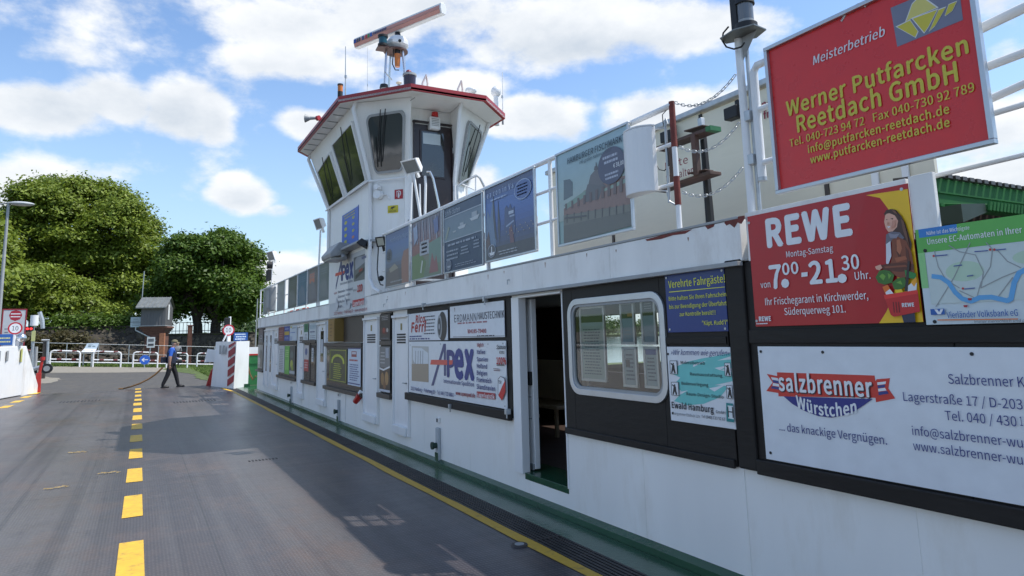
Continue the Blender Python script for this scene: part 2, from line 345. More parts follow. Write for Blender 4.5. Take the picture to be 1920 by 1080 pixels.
# ------------------------------------------------------------------ water and car deck
def node_deck():
    m = bpy.data.materials.new('worn_steel_deck'); m.use_nodes = True; t = m.node_tree; b = t.nodes['Principled BSDF']; Lk = t.links.new
    tcn = t.nodes.new('ShaderNodeTexCoord')
    def mapn(sc): q = t.nodes.new('ShaderNodeMapping'); q.inputs['Scale'].default_value = sc; Lk(tcn.outputs['Object'], q.inputs[0]); return q.outputs[0]
    def noise(sc, scale, det=6, rough=.6):
        q = t.nodes.new('ShaderNodeTexNoise'); q.inputs['Scale'].default_value = scale; q.inputs['Detail'].default_value = det; q.inputs['Roughness'].default_value = rough; Lk(mapn(sc), q.inputs['Vector']); return q.outputs[0]
    def ramp(x, a, c, lo=0, hi=1):
        q = t.nodes.new('ShaderNodeMapRange'); q.inputs[1].default_value = a; q.inputs[2].default_value = c; q.inputs[3].default_value = lo; q.inputs[4].default_value = hi; Lk(x, q.inputs[0]); return q.outputs[0]
    def mix(fac, a, c, mode='MIX'):
        q = t.nodes.new('ShaderNodeMix'); q.data_type = 'RGBA'; q.blend_type = mode
        if isinstance(fac, float): q.inputs[0].default_value = fac
        else: Lk(fac, q.inputs[0])
        for i, x in ((6, a), (7, c)):
            if isinstance(x, tuple): q.inputs[i].default_value = (*x, 1)
            else: Lk(x, q.inputs[i])
        return q.outputs[2]
    streak = noise((1.6, .05, 1), 2.2, 7, .62); patch = noise((1, .45, 1), .55, 6); fine = noise((1, 1, 1), 26, 4); rustn = noise((1, .5, 1), 1.1, 9, .72); lanes = noise((1, .012, 1), 1.15, 3)
    c = mix(ramp(patch, .35, .68), (.040, .033, .039), (.070, .058, .058))
    broad = noise((1.1, .045, 1), 1.0, 5, .55); tread = noise((.7, 2.4, 1), 1.3, 4, .6)
    c = mix(ramp(streak, .5, .75, 0, .42), c, (.17, .16, .155))
    c = mix(ramp(broad, .50, .66, 0, .6), c, (.165, .152, .145))
    c = mix(ramp(lanes, .46, .56, 0, .5), c, (.135, .125, .12)); tyre = noise((2.6, .02, 1), 1.7, 3); c = mix(ramp(tyre, .55, .63, 0, .5), c, (.028, .025, .03))
    stain = noise((1, .6, 1), 2.1, 8, .7); c = mix(ramp(stain, .56, .72, 0, .6), c, (.032, .03, .036)); scr = noise((7, .2, 1), 2.2, 5, .7); c = mix(ramp(scr, .64, .74, 0, .4), c, (.24, .225, .21))
    c = mix(ramp(tread, .55, .72, 0, .45), c, (.10, .07, .055))
    c = mix(ramp(rustn, .5, .7, 0, .75), c, (.15, .095, .07))
    c = mix(ramp(fine, .3, .7, 0, .35), c, (.045, .045, .05))
    # checker-plate lugs
    sx = t.nodes.new('ShaderNodeSeparateXYZ'); Lk(tcn.outputs['Object'], sx.inputs[0])
    def mm(op, a, bb):
        q = t.nodes.new('ShaderNodeMath'); q.operation = op
        for i, x in enumerate((a, bb)):
            if x is None: continue
            if isinstance(x, (int, float)): q.inputs[i].default_value = x
            else: Lk(x, q.inputs[i])
        return q.outputs[0]
    k = 2 * math.pi / .052
    lug = mm('MULTIPLY', mm('SINE', mm('MULTIPLY', sx.outputs[0], k), None), mm('SINE', mm('MULTIPLY', sx.outputs[1], k * .62), None))
    lug = mm('SMOOTH_MAX', mm('SUBTRACT', mm('ABSOLUTE', lug, None), .45), 0.0)
    c = mix(ramp(lug, .05, .35, 0, .3), c, (.16, .15, .14))
    # plate seams every 2 m across, every 6.2 m along
    fx = mm('ABSOLUTE', mm('SUBTRACT', mm('FRACT', mm('DIVIDE', mm('ADD', sx.outputs[0], 20.9), 2.05), None), .5), None)
    fy = mm('ABSOLUTE', mm('SUBTRACT', mm('FRACT', mm('DIVIDE', mm('ADD', sx.outputs[1], 31.0), 6.2), None), .5), None)
    seam = mm('MAXIMUM', mm('LESS_THAN', fx, .0035), mm('LESS_THAN', fy, .0018))
    c = mix(mm('MULTIPLY', seam, .6), c, (.028, .026, .026))
    Lk(c, b.inputs['Base Color'])
    Lk(mm('ADD', ramp(patch, .3, .7, .20, .36), mm('MULTIPLY', fine, .14)), b.inputs['Roughness'])
    bp = t.nodes.new('ShaderNodeBump'); bp.inputs['Strength'].default_value = .5; bp.inputs['Distance'].default_value = .004
    Lk(mm('ADD', lug, mm('ADD', mm('MULTIPLY', patch, 3.0), mm('MULTIPLY', noise((.35, 2.2, 1), 1.1, 3, .5), 5.0))), bp.inputs['Height']); Lk(bp.outputs[0], b.inputs['Normal'])
    b.inputs['Specular IOR Level'].default_value = .55
    return m
DECK = node_deck()
WATER = mat('river_water', (.03, .05, .045), .08, var=.2, scale=.5, bump=.6, bscale=1.2)
b = MB(); b.box(-600, 1500, -400, 1800, -3.2, -2.0); structure(b.build('river_water', WATER))
b = MB(); b.box(-4.6, 2.868, -9, 29.25, -.5, 0); b.box(2.868, 5.2, -9, 29.0, -.5, -.03); deck = structure(b.build('car_deck', DECK))
# walkway along the deckhouse
b = MB(); b.box(3.118, 3.43, -9, 24.2, -.03, 0.0); b.box(3.118, 5.2, 24.2, 27.6, -.03, 0.0)
structure(b.build('green_walkway', GREEN, deck))
GRATE = mat('black_grating', (.028, .024, .023), .5, var=.3, scale=20, dirt=.3, dirtcol=(.07, .05, .04))
b = MB(); b.box(2.868, 3.118, -9, 26.6, -.03, -.010)
for i in range(7):
    x = 2.875 + i * .0385; b.box(x, x + .022, -9, 26.6, -.010, 0.001)
y = -2.0
while y < 14: b.box(2.868, 3.118, y, y + .012, -.022, -.002); y += .1 if False else .5
y = -1.0
while y < 26: b.box(2.86, 3.125, y, y + .02, -.02, .003); y += 2.0
g = b.build('drain_grating', GRATE, deck); g['kind'] = 'stuff'
# painted marks
def mark(name, pts, m): 
    q = MB(); q.add([(x, y, .004) for x, y in pts] , [tuple(range(len(pts)))]); return q.build(name, m, deck)
DV = [(895, 1092), (650, 765), (507, 578), (403, 453), (330, 365), (270, 298), (225, 248), (187, 207), (158, 172), (137, 147), (115, 125), (96, 104), (82, 88)]
rg = random.Random(3)
for t0, t1 in DV:
    y1, y0 = onZ(255, 700 + t0 * .3519, 0).y, onZ(255, 700 + t1 * .3519, 0).y
    sk = rg.uniform(-.012, .02); x0 = -.075 + rg.uniform(-.01, .01); x1 = .115 + rg.uniform(-.01, .01)
    mark('lane_dash', [(x0, y0), (x1, y0 + sk), (x1 - .004, y1 + sk), (x0 + .004, y1)], YEL)
for (u, v) in [(13.4, 762.6), (34.5, 752.8), (51.4, 744.3), (66.8, 737.6)]:
    p = onZ(u, v, 0); mark('lane_dash', [(p.x - .17, p.y - .45), (p.x + .07, p.y - .45), (p.x + .12, p.y + .4), (p.x - .12, p.y + .4)], YEL)
yy = np.linspace(-6, 24.6, 60); e0 = 2.762 + .008 * np.sin(yy * 2.1) + RNG.normal(0, .003, 60); e1 = 2.862 + RNG.normal(0, .003, 60)
q = MB(); q.add([(x, y, .004) for x, y in zip(e0, yy)] + [(min(x, 2.867), y, .004) for x, y in zip(e1, yy)], [(i, 60 + i, 61 + i, i + 1) for i in range(59)]); q.build('edge_line', YELW, deck)
mark('edge_line', [(2.78, 24.7), (2.86, 24.7), (2.72, 27.0), (2.60, 27.0)], YEL)
# small fittings on the deck
def lug(u, v, r=.07):
    p = onZ(u, v, 0); t = thing('lashing_pot', 'round steel lashing pot in the deck on the yellow line, close to the camera', 'deck fitting', (p.x, p.y, 0))
    MB().cyl(p, p + Vector((0, 0, .012)), r, r * .9, 20).build('ring', GRATE, t)
    MB().cyl(p + Vector((0, 0, .012)), p + Vector((0, 0, .015)), r * .55, n=16).build('cover', GALV, t)
lug(974, 1023)
for k, (u, v, w, hh) in enumerate([(335, 823, .5, .06), (590, 862, .45, .12)]): pass
def slots(px_list, lab):
    for (u, v, n_, dx, ln, sw) in px_list:
        p = onZ(u, v, 0); b = MB()
        for i in range(n_):
            x = p.x + i * dx; b.box(x, x + sw, p.y, p.y + ln, .001, .006)
        o = b.build('ribbed_grate', mat('grate_steel', (.03, .03, .032), .5), None); tag(o, lab.pop(0), 'grate')
slots([(467, 866, 9, .045, .09, .02), (326, 756, 14, .08, .5, .035), (110, 756, 12, .09, .6, .035)],
      ['small dark slotted grate in the deck beside the long shadow, nearest the camera', 'dark ribbed grate across the deck, right of the dashed yellow line near the ramp', 'ribbed grate plate in the deck left of the dashed yellow line near the ramp'])
LEAF = mat('dry_leaf', (.28, .2, .08), .8, var=.3)
for k, (u, v, lab) in enumerate([(99, 918, 'dry brown scrap of bark on the deck, nearest the camera at left'), (141, 850, 'dry yellow leaf scrap on the deck, farthest of three at left'), (199, 889, 'dry brown leaf scrap on the deck left of the dashes, middle of three')]):
    p = onZ(u, v, 0); b = MB(); rg = random.Random(k)
    for i in range(7):
        a = rg.uniform(-.15, .15); x = p.x - .1 + i * .035; y = p.y + rg.uniform(-.03, .03); z = .004 + rg.uniform(0, .012)
        b.add([(x, y, z), (x + .05, y + .015 + a * .1, z + .006), (x + .06, y + .035, z + .004), (x + .01, y + .03, z + .01)], [(0, 1, 2, 3)])
    tag(b.build('leaf_litter', LEAF), lab, 'leaf')

# ------------------------------------------------------------------ deckhouse
X0 = 3.5
dh = thing('ferry_deckhouse', 'long white passenger deckhouse with black window panels along the right side of the car deck', 'deckhouse', (3.5, 10, 0))
def bx(name, m, *a, parent=dh, bev=.003):
    o = MB().box(*a).build(name, m, parent, bev=bev); return o
b = MB()
b.box(3.5, 3.56, 6.40, 24.4, 0, 2.08); b.box(3.5, 3.56, 5.42, 6.40, 0, .25); b.box(3.5, 3.56, 5.42, 6.40, 2.04, 2.08)
b.box(3.5, 3.56, 3.325, 5.42, 0, .752); b.box(3.5, 3.56, -4, 3.31, 0, .752); b.box(3.505, 3.55, 3.3, 3.33, 0, .75)
b.box(3.56, 6.4, 24.34, 24.4, 0, 2.08)
b.build('wall', WHITE, dh)
# weld seams / ribs in the white plating
b = MB()
for y in (13.15, 17.2, 22.75):
    b.box(3.488, 3.5, y, y + .03, .06, 1.0)
b.build('rib', WHITE2, dh, bev=.002)
b = MB(); b.box(3.43, 3.5, -4, 24.4, 0, .052); b.add([(3.43, -4, .052), (3.43, 24.4, .052), (3.499, 24.4, .075), (3.499, -4, .075)], [(0, 3, 2, 1)]); b.build('kerb', GREEN, dh, bev=.002)
# black wall panels (with openings)
b = MB()
WY0, WY1, WZ0, WZ1 = 5.245, 4.03, 1.155, 1.905
b.box(3.48, 3.56, WY0, 5.40, .752, 2.1); b.box(3.48, 3.56, 3.36, WY1, .752, 2.1); b.box(3.48, 3.56, WY1, WY0, .752, WZ0); b.box(3.48, 3.56, WY1, WY0, WZ1, 2.1)
b.build('black_panel', BLACK, dh, bev=.006)
bx('black_panel', BLACK, 3.475, 3.54, 1.905, 3.17, .752, 2.08, bev=.004)
bx('black_panel', BLACK, 3.475, 3.54, -4, 1.9, .752, 2.11, bev=.004)
bx('corner_post', BLACK, 3.452, 3.54, 3.17, 3.325, .756, 2.11, bev=.012)
bx('sill_board', BLACK, 3.44, 3.474, -4, 3.165, .744, .835, bev=.006)
bx('sill_board', BLACK, 3.455, 3.479, 3.365, 5.4, .744, .80, bev=.006)
bx('batten', BLACK, 3.468, 3.4795, 3.37, 3.98, 1.55, 1.6, bev=.003)
bx('batten', BLACK, 3.462, 3.4745, -4, 3.165, 1.555, 1.64, bev=.003)
bx('black_panel', BLACK, 3.48, 3.4995, 6.43, 9.68, .78, 2.078, bev=.003)
bx('sill_board', BLACK, 3.43, 3.479, 6.44, 9.66, .755, .855, bev=.006)
# upper band (gunwale of the passenger deck)
ub = MB(); ub.box(3.455, 3.56, 3.165, 24.35, 2.092, 2.372); ub.build('upper_band', WHITED, dh, bev=.006)
bx('drip_edge', GREYP, 3.415, 3.5, 3.17, 24.3, 2.06, 2.090, bev=.003)
bx('deck_edge', GREYP, 3.45, 3.62, 3.17, 24.3, 2.374, 2.392, bev=.003)
bx('backing_board', WHITED, 3.472, 3.50, 2.045, 3.125, 2.085, 2.405)
bx('backing_board', WHITED, 3.470, 3.50, 1.905, 2.03, 2.115, 2.41)
for y in (4.35, 7.55, 9.05, 12.5, 16.4, 19.0):
    MB().box(3.497, 3.4995, y, y + .012, .08, .74).build('weld_seam', WHITE, dh)
for y in (2.2, 0.9): MB().box(3.497, 3.4995, y, y + .012, .08, .74).build('weld_seam', WHITE, dh)
for y in (4.6, 6.1, 8.8, 12.2, 15.0): MB().box(3.452, 3.4545, y, y + .01, 2.1, 2.365).build('weld_seam', WHITED, dh)
# peeling primer patches along the band
def patch(pts, x=3.453):
    P = [onX(u, v, x) for u, v in pts]; MB().add([tuple(p) for p in P], [tuple(range(len(P)))]).build('bare_primer_patch', RUST, dh)
patch([(1361, 412), (1376, 407), (1396, 404), (1397, 409), (1390, 420), (1383, 417), (1377, 427), (1368, 420), (1362, 423), (1358, 418)])
patch([(1210, 449), (1240, 441), (1275, 434), (1298, 430), (1285, 438), (1262, 441), (1240, 448), (1213, 452)])
patch([(1322, 424), (1340, 420), (1338, 425), (1327, 430)])
RS = mat('rust_streak', (.3, .15, .07), .7, var=.3, scale=20)
for u, v, h_ in [(727, 555, 6), (852, 577, 8), (915, 515, 9), (1100, 475, 7), (1155, 468, 5), (945, 508, 5), (1290, 445, 7), (1022, 492, 10), (800, 541, 9), (760, 547, 7)]:
    p = onX(u, v, 3.4535); q = onX(u, v + h_, 3.4535); MB().add([(3.4535, p.y + .008, p.z), (3.4535, p.y - .008, p.z), (3.4535, p.y - .002, q.z), (3.4535, p.y + .002, q.z)], [(0, 3, 2, 1)]).build('rust_streak', RS, dh)

# the room behind the open door
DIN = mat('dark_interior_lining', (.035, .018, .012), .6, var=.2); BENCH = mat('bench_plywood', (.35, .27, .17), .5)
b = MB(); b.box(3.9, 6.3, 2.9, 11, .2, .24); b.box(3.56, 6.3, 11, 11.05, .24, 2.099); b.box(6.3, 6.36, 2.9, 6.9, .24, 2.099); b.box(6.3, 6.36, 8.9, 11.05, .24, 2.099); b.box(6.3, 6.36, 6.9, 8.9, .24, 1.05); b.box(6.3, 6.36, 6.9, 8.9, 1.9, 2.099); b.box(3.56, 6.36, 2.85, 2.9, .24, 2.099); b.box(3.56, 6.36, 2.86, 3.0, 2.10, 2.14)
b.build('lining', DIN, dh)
b = MB(); b.box(3.56, 6.5, 3.0, 24.4, 2.10, 2.30); bk = MB(); bk.box(3.66, 3.69, 6.15, 11.4, 2.52, 2.90); bk.build('hidden_sun_stop', WHITE2, dh); bk = MB(); bk.box(3.66, 3.69, 4.6, 5.35, 2.52, 2.90); bk.build('hidden_sun_stop', WHITE2, dh); b.box(3.6, 6.5, 2.7, 24.4, 2.30, 2.36); b.build('passenger_deck', GREYP, dh)  # hidden boards added behind the railing posters to stop a sun slit on deck
b = MB(); b.box(5.0, 5.5, 8.0, 10.6, .62, .67); b.box(5.05, 5.1, 8.1, 8.15, .24, .62); b.box(5.4, 5.45, 10.4, 10.45, .24, .62); b.box(5.5, 5.56, 8.0, 10.6, .67, 1.25); b.build('bench', BENCH, dh, bev=.01)
b = MB(); b.box(4.0, 4.5, 7.6, 8.2, .60, .645); b.box(4.2, 4.3, 7.85, 7.95, .24, .6); b.build('table', BENCH, dh, bev=.01)
# doorway
b = MB(); b.box(3.47, 3.56, 6.24, 6.40, .25, 2.04); b.box(3.47, 3.56, 5.42, 6.24, 2.025, 2.045); b.box(3.485, 3.56, 5.415, 5.432, .25, 2.04); b.build('door_frame', WHITE2, dh, bev=.003)
bx('threshold', GREEN, 3.496, 3.9, 5.434, 6.238, .2, .262); bx('threshold', GREEN, 3.57, 3.9, 6.238, 6.7, .2, .262)
dl = bx('sliding_door', WHITE2, 3.62, 3.68, 6.235, 6.66, .28, 2.02, bev=.005)
bx('door_glass', GLASSD, 3.612, 3.62, 6.44, 6.56, 1.25, 1.97, parent=dl); bx('lock', RUB, 3.59, 3.62, 6.245, 6.305, 1.12, 1.26, parent=dl, bev=.005)
bx('guide', GALV, 3.6, 3.62, 6.245, 6.6, .27, .33, parent=dl)
MB().tube([(3.62, 6.285, .78), (3.575, 6.285, .78), (3.575, 6.285, 1.0), (3.62, 6.285, 1.0)], .008).build('handle', STEEL, dl)

# big rounded window
W_ = MB(); o_ = rrect(-.665, .665, -.425, .425, .15); i_ = rrect(-.612, .612, -.372, .372, .1); cy, cz = 4.637, 1.53
n_ = len(o_)
def ring(mb, outer, inner, xa, xb, mi=0):
    k = len(mb.v); nn = len(outer)
    mb.add([(xa, cy - p[0], cz + p[1]) for p in outer] + [(xa, cy - p[0], cz + p[1]) for p in inner] + [(xb, cy - p[0], cz + p[1]) for p in outer] + [(xb, cy - p[0], cz + p[1]) for p in inner],
           [(i, (i + 1) % nn, (i + 1) % nn + nn, i + nn) for i in range(nn)] + [(i, i + 2 * nn, (i + 1) % nn + 2 * nn, (i + 1) % nn) for i in range(nn)] + [(i + nn, (i + 1) % nn + nn, (i + 1) % nn + 3 * nn, i + 3 * nn) for i in range(nn)], mi)
ring(W_, o_, i_, 3.462, 3.485)
wn = W_.build('window', ALU, dh, bev=.003)
W_ = MB(); ring(W_, rrect(-.618, .618, -.378, .378, .1), rrect(-.59, .59, -.35, .35, .09), 3.474, 3.5); W_.build('inner_seal', GREYP, wn)
W_ = MB(); pts = rrect(-.612, .612, -.372, .372, .1); W_.add([(3.490, cy - p[0], cz + p[1]) for p in pts] , [tuple(range(len(pts)))]); W_.build('pane', GLASS, wn)

# narrow doors, wall windows
VENT = RUB
def narrow_door(ya, yb, z0, z1, win=False, slit=False, hd=1):
    ya, yb = max(ya, yb), min(ya, yb); w = ya - yb
    b = MB(); b.box(3.482, 3.4995, yb, ya, z0, z1); d = b.build('door', WHITE2, dh, bev=.004)
    b = MB(); b.box(3.455, 3.4995, yb - .03, yb, z0, z1 + .02); b.box(3.455, 3.4995, ya, ya + .03, z0, z1 + .02); b.box(3.44, 3.4995, yb - .05, ya + .05, z1 + .021, z1 + .06); b.build('frame', WHITE2, d, bev=.004)
    if not slit:
        b = MB(); b.box(3.43, 3.481, yb + .02, ya - .02, z0 + .0, z0 + .13); b.build('step_block', WHITE2, d, bev=.012)
        c = (ya + yb) / 2; b = MB()
        if not win:
            for k in range(4): b.box(3.476, 3.4815, c - w * .3, c + w * .3, z1 - .37 + k * .04, z1 - .345 + k * .04)
            b.build('vent_grille', VENT, d); MB().box(3.478, 3.4815, c - .035, c + .035, z1 - .17, z1 - .07).build('tag', ink((.25, .2, .05)), d)
        else:
            MB().box(3.474, 3.4815, c - .13, c + .13, z1 - .78, z1 - .12).build('pane', GLASSD, d); b.box(3.47, 3.474, c - .1, c + .08, z1 - .6, z1 - .3); b.build('notice', ink((.5, .52, .55)), d)
            MB().box(3.478, 3.4815, c - .03, c + .03, z1 - .1, z1 - .05).build('tag', ink((.25, .2, .05)), d)
    else:
        c = (ya + yb) / 2
        MB().box(3.474, 3.4815, c - .1, c + .1, .72, z1 - .12).build('slit_pane', GLASSD, d)
        MB().cyl((3.47, c, 1.55), (3.474, c, 1.55), .07, n=16).build('round_emblem', ink((.6, .6, .6)), d)
    q = yb + .07 if hd > 0 else ya - .07; b = MB(); b.cyl((3.482, q, .98), (3.45, q, .98), .008, n=8); b.cyl((3.45, q, .98), (3.45, q + .11 * hd, .98), .008, n=8); b.build('handle', GALV, d)
narrow_door(11.86, 11.1, .25, 1.94); narrow_door(10.26, 9.62, .22, 1.93)
narrow_door(15.45, 14.72, .25, 1.95, win=True); narrow_door(17.62, 16.98, .25, 1.95)
narrow_door(21.3, 20.45, .26, 1.93); narrow_door(22.1, 21.42, .26, 1.93, slit=True); narrow_door(22.85, 22.2, .26, 1.93, slit=True)
def wall_window(ya, yb, z0, z1, cross=None):
    b = MB(); b.box(3.472, 3.4995, yb, ya, z0, z1); w = b.build('window', DARKW, dh)
    b = MB(); b.box(3.42, 3.4995, yb - .08, ya + .12, z0 - .075, z0 - .001); b.build('sill', DARKW, w, bev=.008)
    b = MB(); b.box(3.43, 3.4995, yb - .06, ya + .1, z1 + .001, z1 + .075); b.build('lintel', DARKW, w, bev=.008)
    b = MB(); b.box(3.466, 3.4715, yb + .06, ya - .06, z0 + .05, z1 - .05); b.build('pane', GLASSD, w)
    if cross: MB().box(3.455, 3.4715, cross - .04, cross + .04, z0, z1).build('mullion', DARKW, w, bev=.003)
wall_window(14.62, 12.0, .70, 1.50); wall_window(16.88, 15.62, .71, 1.57, 16.2); wall_window(20.28, 17.78, .70, 1.56)
bx('dark_panel', DARKW, 3.48, 3.4995, 12.0, 13.3, 1.585, 2.055); bx('dark_panel', BLACK, 3.478, 3.4995, 10.38, 10.95, .78, 2.05)
bx('sill', DARKW, 3.42, 3.4995, 10.34, 11.0, .70, .775, bev=.008); bx('rail_board', DARKW, 3.455, 3.477, 10.38, 10.95, 1.535, 1.6)
bx('dark_panel', DARKW, 3.482, 3.4995, 23.0, 24.3, .72, 2.06); bx('sill', DARKW, 3.42, 3.4995, 22.95, 24.38, .66, .715, bev=.008)

PIPEG = mat('pipe_grey_paint', (.42, .45, .47), .45, dirt=.2); CAPG = mat('dark_green_cap', (.012, .04, .025), .4)
# vent pipes, small boxes at the foot of the wall
def vent_pipe(y, s=1.0):
    b = MB(); b.box(3.455, 3.4995, y - .045, y + .045, .06, .47); p = b.build('vent_pipe', PIPEG, dh, bev=.01)
    b = MB(); b.cyl((3.455, y, .25), (3.40, y, .25), .035, n=14); b.cyl((3.41, y + .0, .25), (3.385, y + .0, .25), .048, n=14); b.build('cap', CAPG, p, bev=.004)
    MB().box(3.450, 3.4545, y - .05, y + .05, .053, .16).build('green_foot', GREEN, p)
    b = MB(); b.box(3.47, 3.4995, y - .035, y + .06, .53, .6); q = b.build('switch_box', WHITE2, dh, bev=.004); MB().box(3.466, 3.4695, y - .01, y + .03, .54, .585).build('button', RUB, q)
vent_pipe(8.5); vent_pipe(13.6); vent_pipe(18.4)
p = onX(676, 745, 3.45)
t = thing('deck_lamp_bracket', 'small white lamp bracket with red socket under the green poster window', 'wall lamp', p)
MB().cyl((3.5, p.y, p.z + .05), (3.42, p.y, p.z + .09), .035, .045, 12).build('socket', WHITE2, t); MB().cyl((3.43, p.y - .02, p.z + .03), (3.38, p.y + .08, p.z - .08), .06, .05, 14).build('red_cap', REDP, t)
for (u, v) in [(797, 573), (913, 562), (848, 763), (955, 773)]:
    p = onX(u, v, 3.45); b = MB(); b.box(3.40, 3.458, p.y - .02, p.y + .02, p.z - .02, p.z + .035); b.cyl((3.42, p.y, p.z - .06), (3.42, p.y, p.z + .02), .009, n=8); b.build('clamp', GALV, dh, bev=.003)
for (u, v) in [(727, 562), (722, 570), (955, 525)]:
    p = onX(u, v, 3.45); b = MB(); b.cyl((3.45, p.y, p.z), (3.425, p.y, p.z), .006, n=6); b.cyl((3.425, p.y, p.z), (3.425, p.y, p.z - .05), .006, n=6); b.build('hook', GALV, dh)
# ------------------------------------------------------------------ boards on the wall
NAVY = S(34, 48, 120); RED = S(172, 22, 28); DRED = S(150, 20, 30); WH = (.78, .79, .8); BK = (.015, .015, .02); LW = (.72, .74, .76)
# large red letters board
s = wsign('shop_sign', 'red and yellow supermarket board with white capitals and a woman carrying a basket', 3.10, 2.375, 2.03, 1.66, X=3.462)
s.panel(ink(S(178, 20, 28), .3), t=.008)
cx = [(1650, 371), (1668, 395), (1680, 425), (1685, 455), (1687, 485), (1683, 520), (1675, 555), (1662, 585), (1649, 609), (1748, 606), (1714, 352)]
s.poly([(1624, 366), *cx], S(238, 190, 30))
s.poly([(1622, 366), (1650, 371), (1668, 395), (1680, 425), (1686, 455), (1687, 485), (1683, 520), (1675, 555), (1662, 585), (1649, 612), (1610, 612), (1600, 480)], S(178, 20, 28))
kr = lambda x, y: (1380 + x / 3.272, 330 + y / 3.272)
s.T('REWE', kr, 202, 432, 707, 160, WH, .055); s.T('Montag-Samstag', kr, 312, 500, 598, 37, WH, .008); s.T('von', kr, 155, 688, 214, 40, WH, .008)
s.T('7', kr, 217, 690, 285, 137, WH, .03); s.T('.', kr, 292, 673, 321, 170, WH, .05); s.T('00', kr, 292, 606, 387, 68, WH, .03); s.poly([kr(405, 593), kr(443, 589), kr(443, 615), kr(405, 620)], WH)
s.T('21', kr, 463, 660, 625, 130, WH, .035); s.T('.', kr, 640, 643, 675, 170, WH, .05); s.T('30', kr, 657, 578, 762, 85, WH, .025); s.T('Uhr.', kr, 737, 638, 832, 48, WH, .01)
s.T('Ihr Frischegarant in Kirchwerder,', kr, 187, 793, 818, 42, WH, .01); s.T('Süderquerweg 101.', kr, 305, 853, 680, 42, WH, .01); s.T('REWE', kr, 150, 890, 221, 26, WH, .05); s.lines(.012, .965, .1, .985, 1, WH, 4)
# the advert's figure, flat print: hair, face, scarf, jacket, jeans, basket with vegetables
HAIR = S(70, 40, 30); SKIN = S(225, 170, 145); JK = S(130, 66, 40); JK2 = S(92, 44, 28)
s.poly([(1660, 402), (1664, 395), (1672, 392), (1682, 394), (1692, 405), (1700, 420), (1706, 440), (1712, 458), (1710, 470), (1706, 500), (1700, 500), (1690, 480), (1672, 440), (1668, 420)], HAIR)
s.poly([(1662, 404), (1668, 398), (1680, 404), (1686, 414), (1684, 426), (1676, 434), (1668, 435), (1663, 428), (1660, 416)], SKIN)
s.poly([(1659, 402), (1664, 394), (1676, 392), (1688, 402), (1689, 414), (1680, 404), (1670, 400)], HAIR)
s.poly([(1665, 425), (1672, 424), (1669, 428)], WH); s.poly([(1663, 412), (1666, 411), (1666, 413)], HAIR); s.poly([(1672, 410), (1677, 409), (1676, 412)], HAIR)
s.poly([(1664, 440), (1674, 434), (1690, 436), (1698, 446), (1686, 456), (1674, 452), (1666, 470), (1663, 460)], S(110, 105, 115))
s.poly([(1664, 458), (1672, 452), (1674, 480), (1668, 496), (1664, 494)], S(215, 215, 220))
s.poly([(1674, 450), (1686, 444), (1702, 452), (1712, 474), (1716, 500), (1718, 520), (1700, 526), (1676, 514), (1670, 500), (1676, 480)], JK)
s.poly([(1652, 498), (1672, 494), (1700, 492), (1716, 496), (1716, 506), (1690, 510), (1660, 506)], JK2); s.poly([(1682, 458), (1690, 470), (1694, 488), (1690, 488), (1684, 474)], JK2)
s.poly([(1684, 450), (1690, 449), (1694, 466), (1690, 478), (1684, 470)], S(176, 104, 70)); s.poly([(1700, 462), (1706, 470), (1710, 496), (1704, 498), (1702, 480)], S(96, 46, 30)); s.poly([(1680, 484), (1700, 480), (1704, 486), (1684, 492)], S(165, 92, 60)); s.poly([(1660, 500), (1700, 497), (1706, 500), (1664, 503)], S(140, 76, 50))
s.poly([(1692, 410), (1697, 414), (1704, 440), (1708, 462), (1703, 452), (1696, 432)], S(112, 72, 52)); s.poly([(1674, 393), (1682, 396), (1686, 402), (1680, 400)], S(118, 76, 54)); s.poly([(1676, 414), (1683, 413), (1681, 424), (1674, 430)], S(205, 145, 122)); s.poly([(1668, 415), (1670, 421), (1666, 422)], S(198, 138, 115)); s.poly([(1669, 437), (1680, 440), (1690, 438), (1684, 447), (1672, 446)], S(140, 136, 148))
s.poly([(1644, 500), (1654, 496), (1658, 502), (1652, 507), (1646, 505)], SKIN)
s.poly([(1693, 588), (1718, 584), (1720, 604), (1698, 605)], S(40, 45, 70))
for pts in ([(1645, 520), (1652, 508), (1660, 506), (1672, 508), (1680, 516), (1676, 530), (1662, 534), (1650, 530)], [(1676, 530), (1686, 522), (1700, 520), (1704, 534), (1692, 544), (1680, 542)]): s.poly(pts, S(60, 110, 35))
for pts in ([(1652, 518), (1658, 513), (1664, 518), (1660, 526)], [(1668, 512), (1675, 516), (1670, 524)], [(1684, 530), (1692, 526), (1696, 534)]): s.poly(pts, S(115, 165, 60))
s.poly([(1658, 538), (1668, 534), (1680, 552), (1664, 552)], S(225, 110, 30)); s.poly([(1664, 548), (1672, 542), (1684, 556), (1666, 556)], WH)
s.poly([(1682, 544), (1694, 542), (1698, 550), (1684, 556)], S(240, 200, 30)); s.poly([(1700, 506), (1728, 512), (1724, 524), (1702, 520)], S(40, 130, 60)); s.poly([(1704, 538), (1716, 528), (1730, 530), (1722, 548), (1706, 550)], LW); s.poly([(1712, 530), (1732, 518), (1734, 528), (1718, 538)], S(235, 160, 40))
s.poly([(1706, 490), (1710, 490), (1706, 546), (1700, 546)], (.03, .02, .02))
s.poly([(1661, 553), (1733, 543), (1740, 548), (1738, 580), (1736, 584), (1680, 594), (1674, 590)], S(196, 30, 34)); s.poly([(1661, 553), (1733, 543), (1734, 550), (1663, 561)], S(225, 50, 45))
for k in range(3): s.poly([(1678 + 5 * k, 566), (1680 + 5 * k, 566), (1682 + 5 * k, 586), (1680 + 5 * k, 586)], S(110, 10, 16))
s.T('REWE', kr, 1035, 803, 1107, 22, WH, .05)
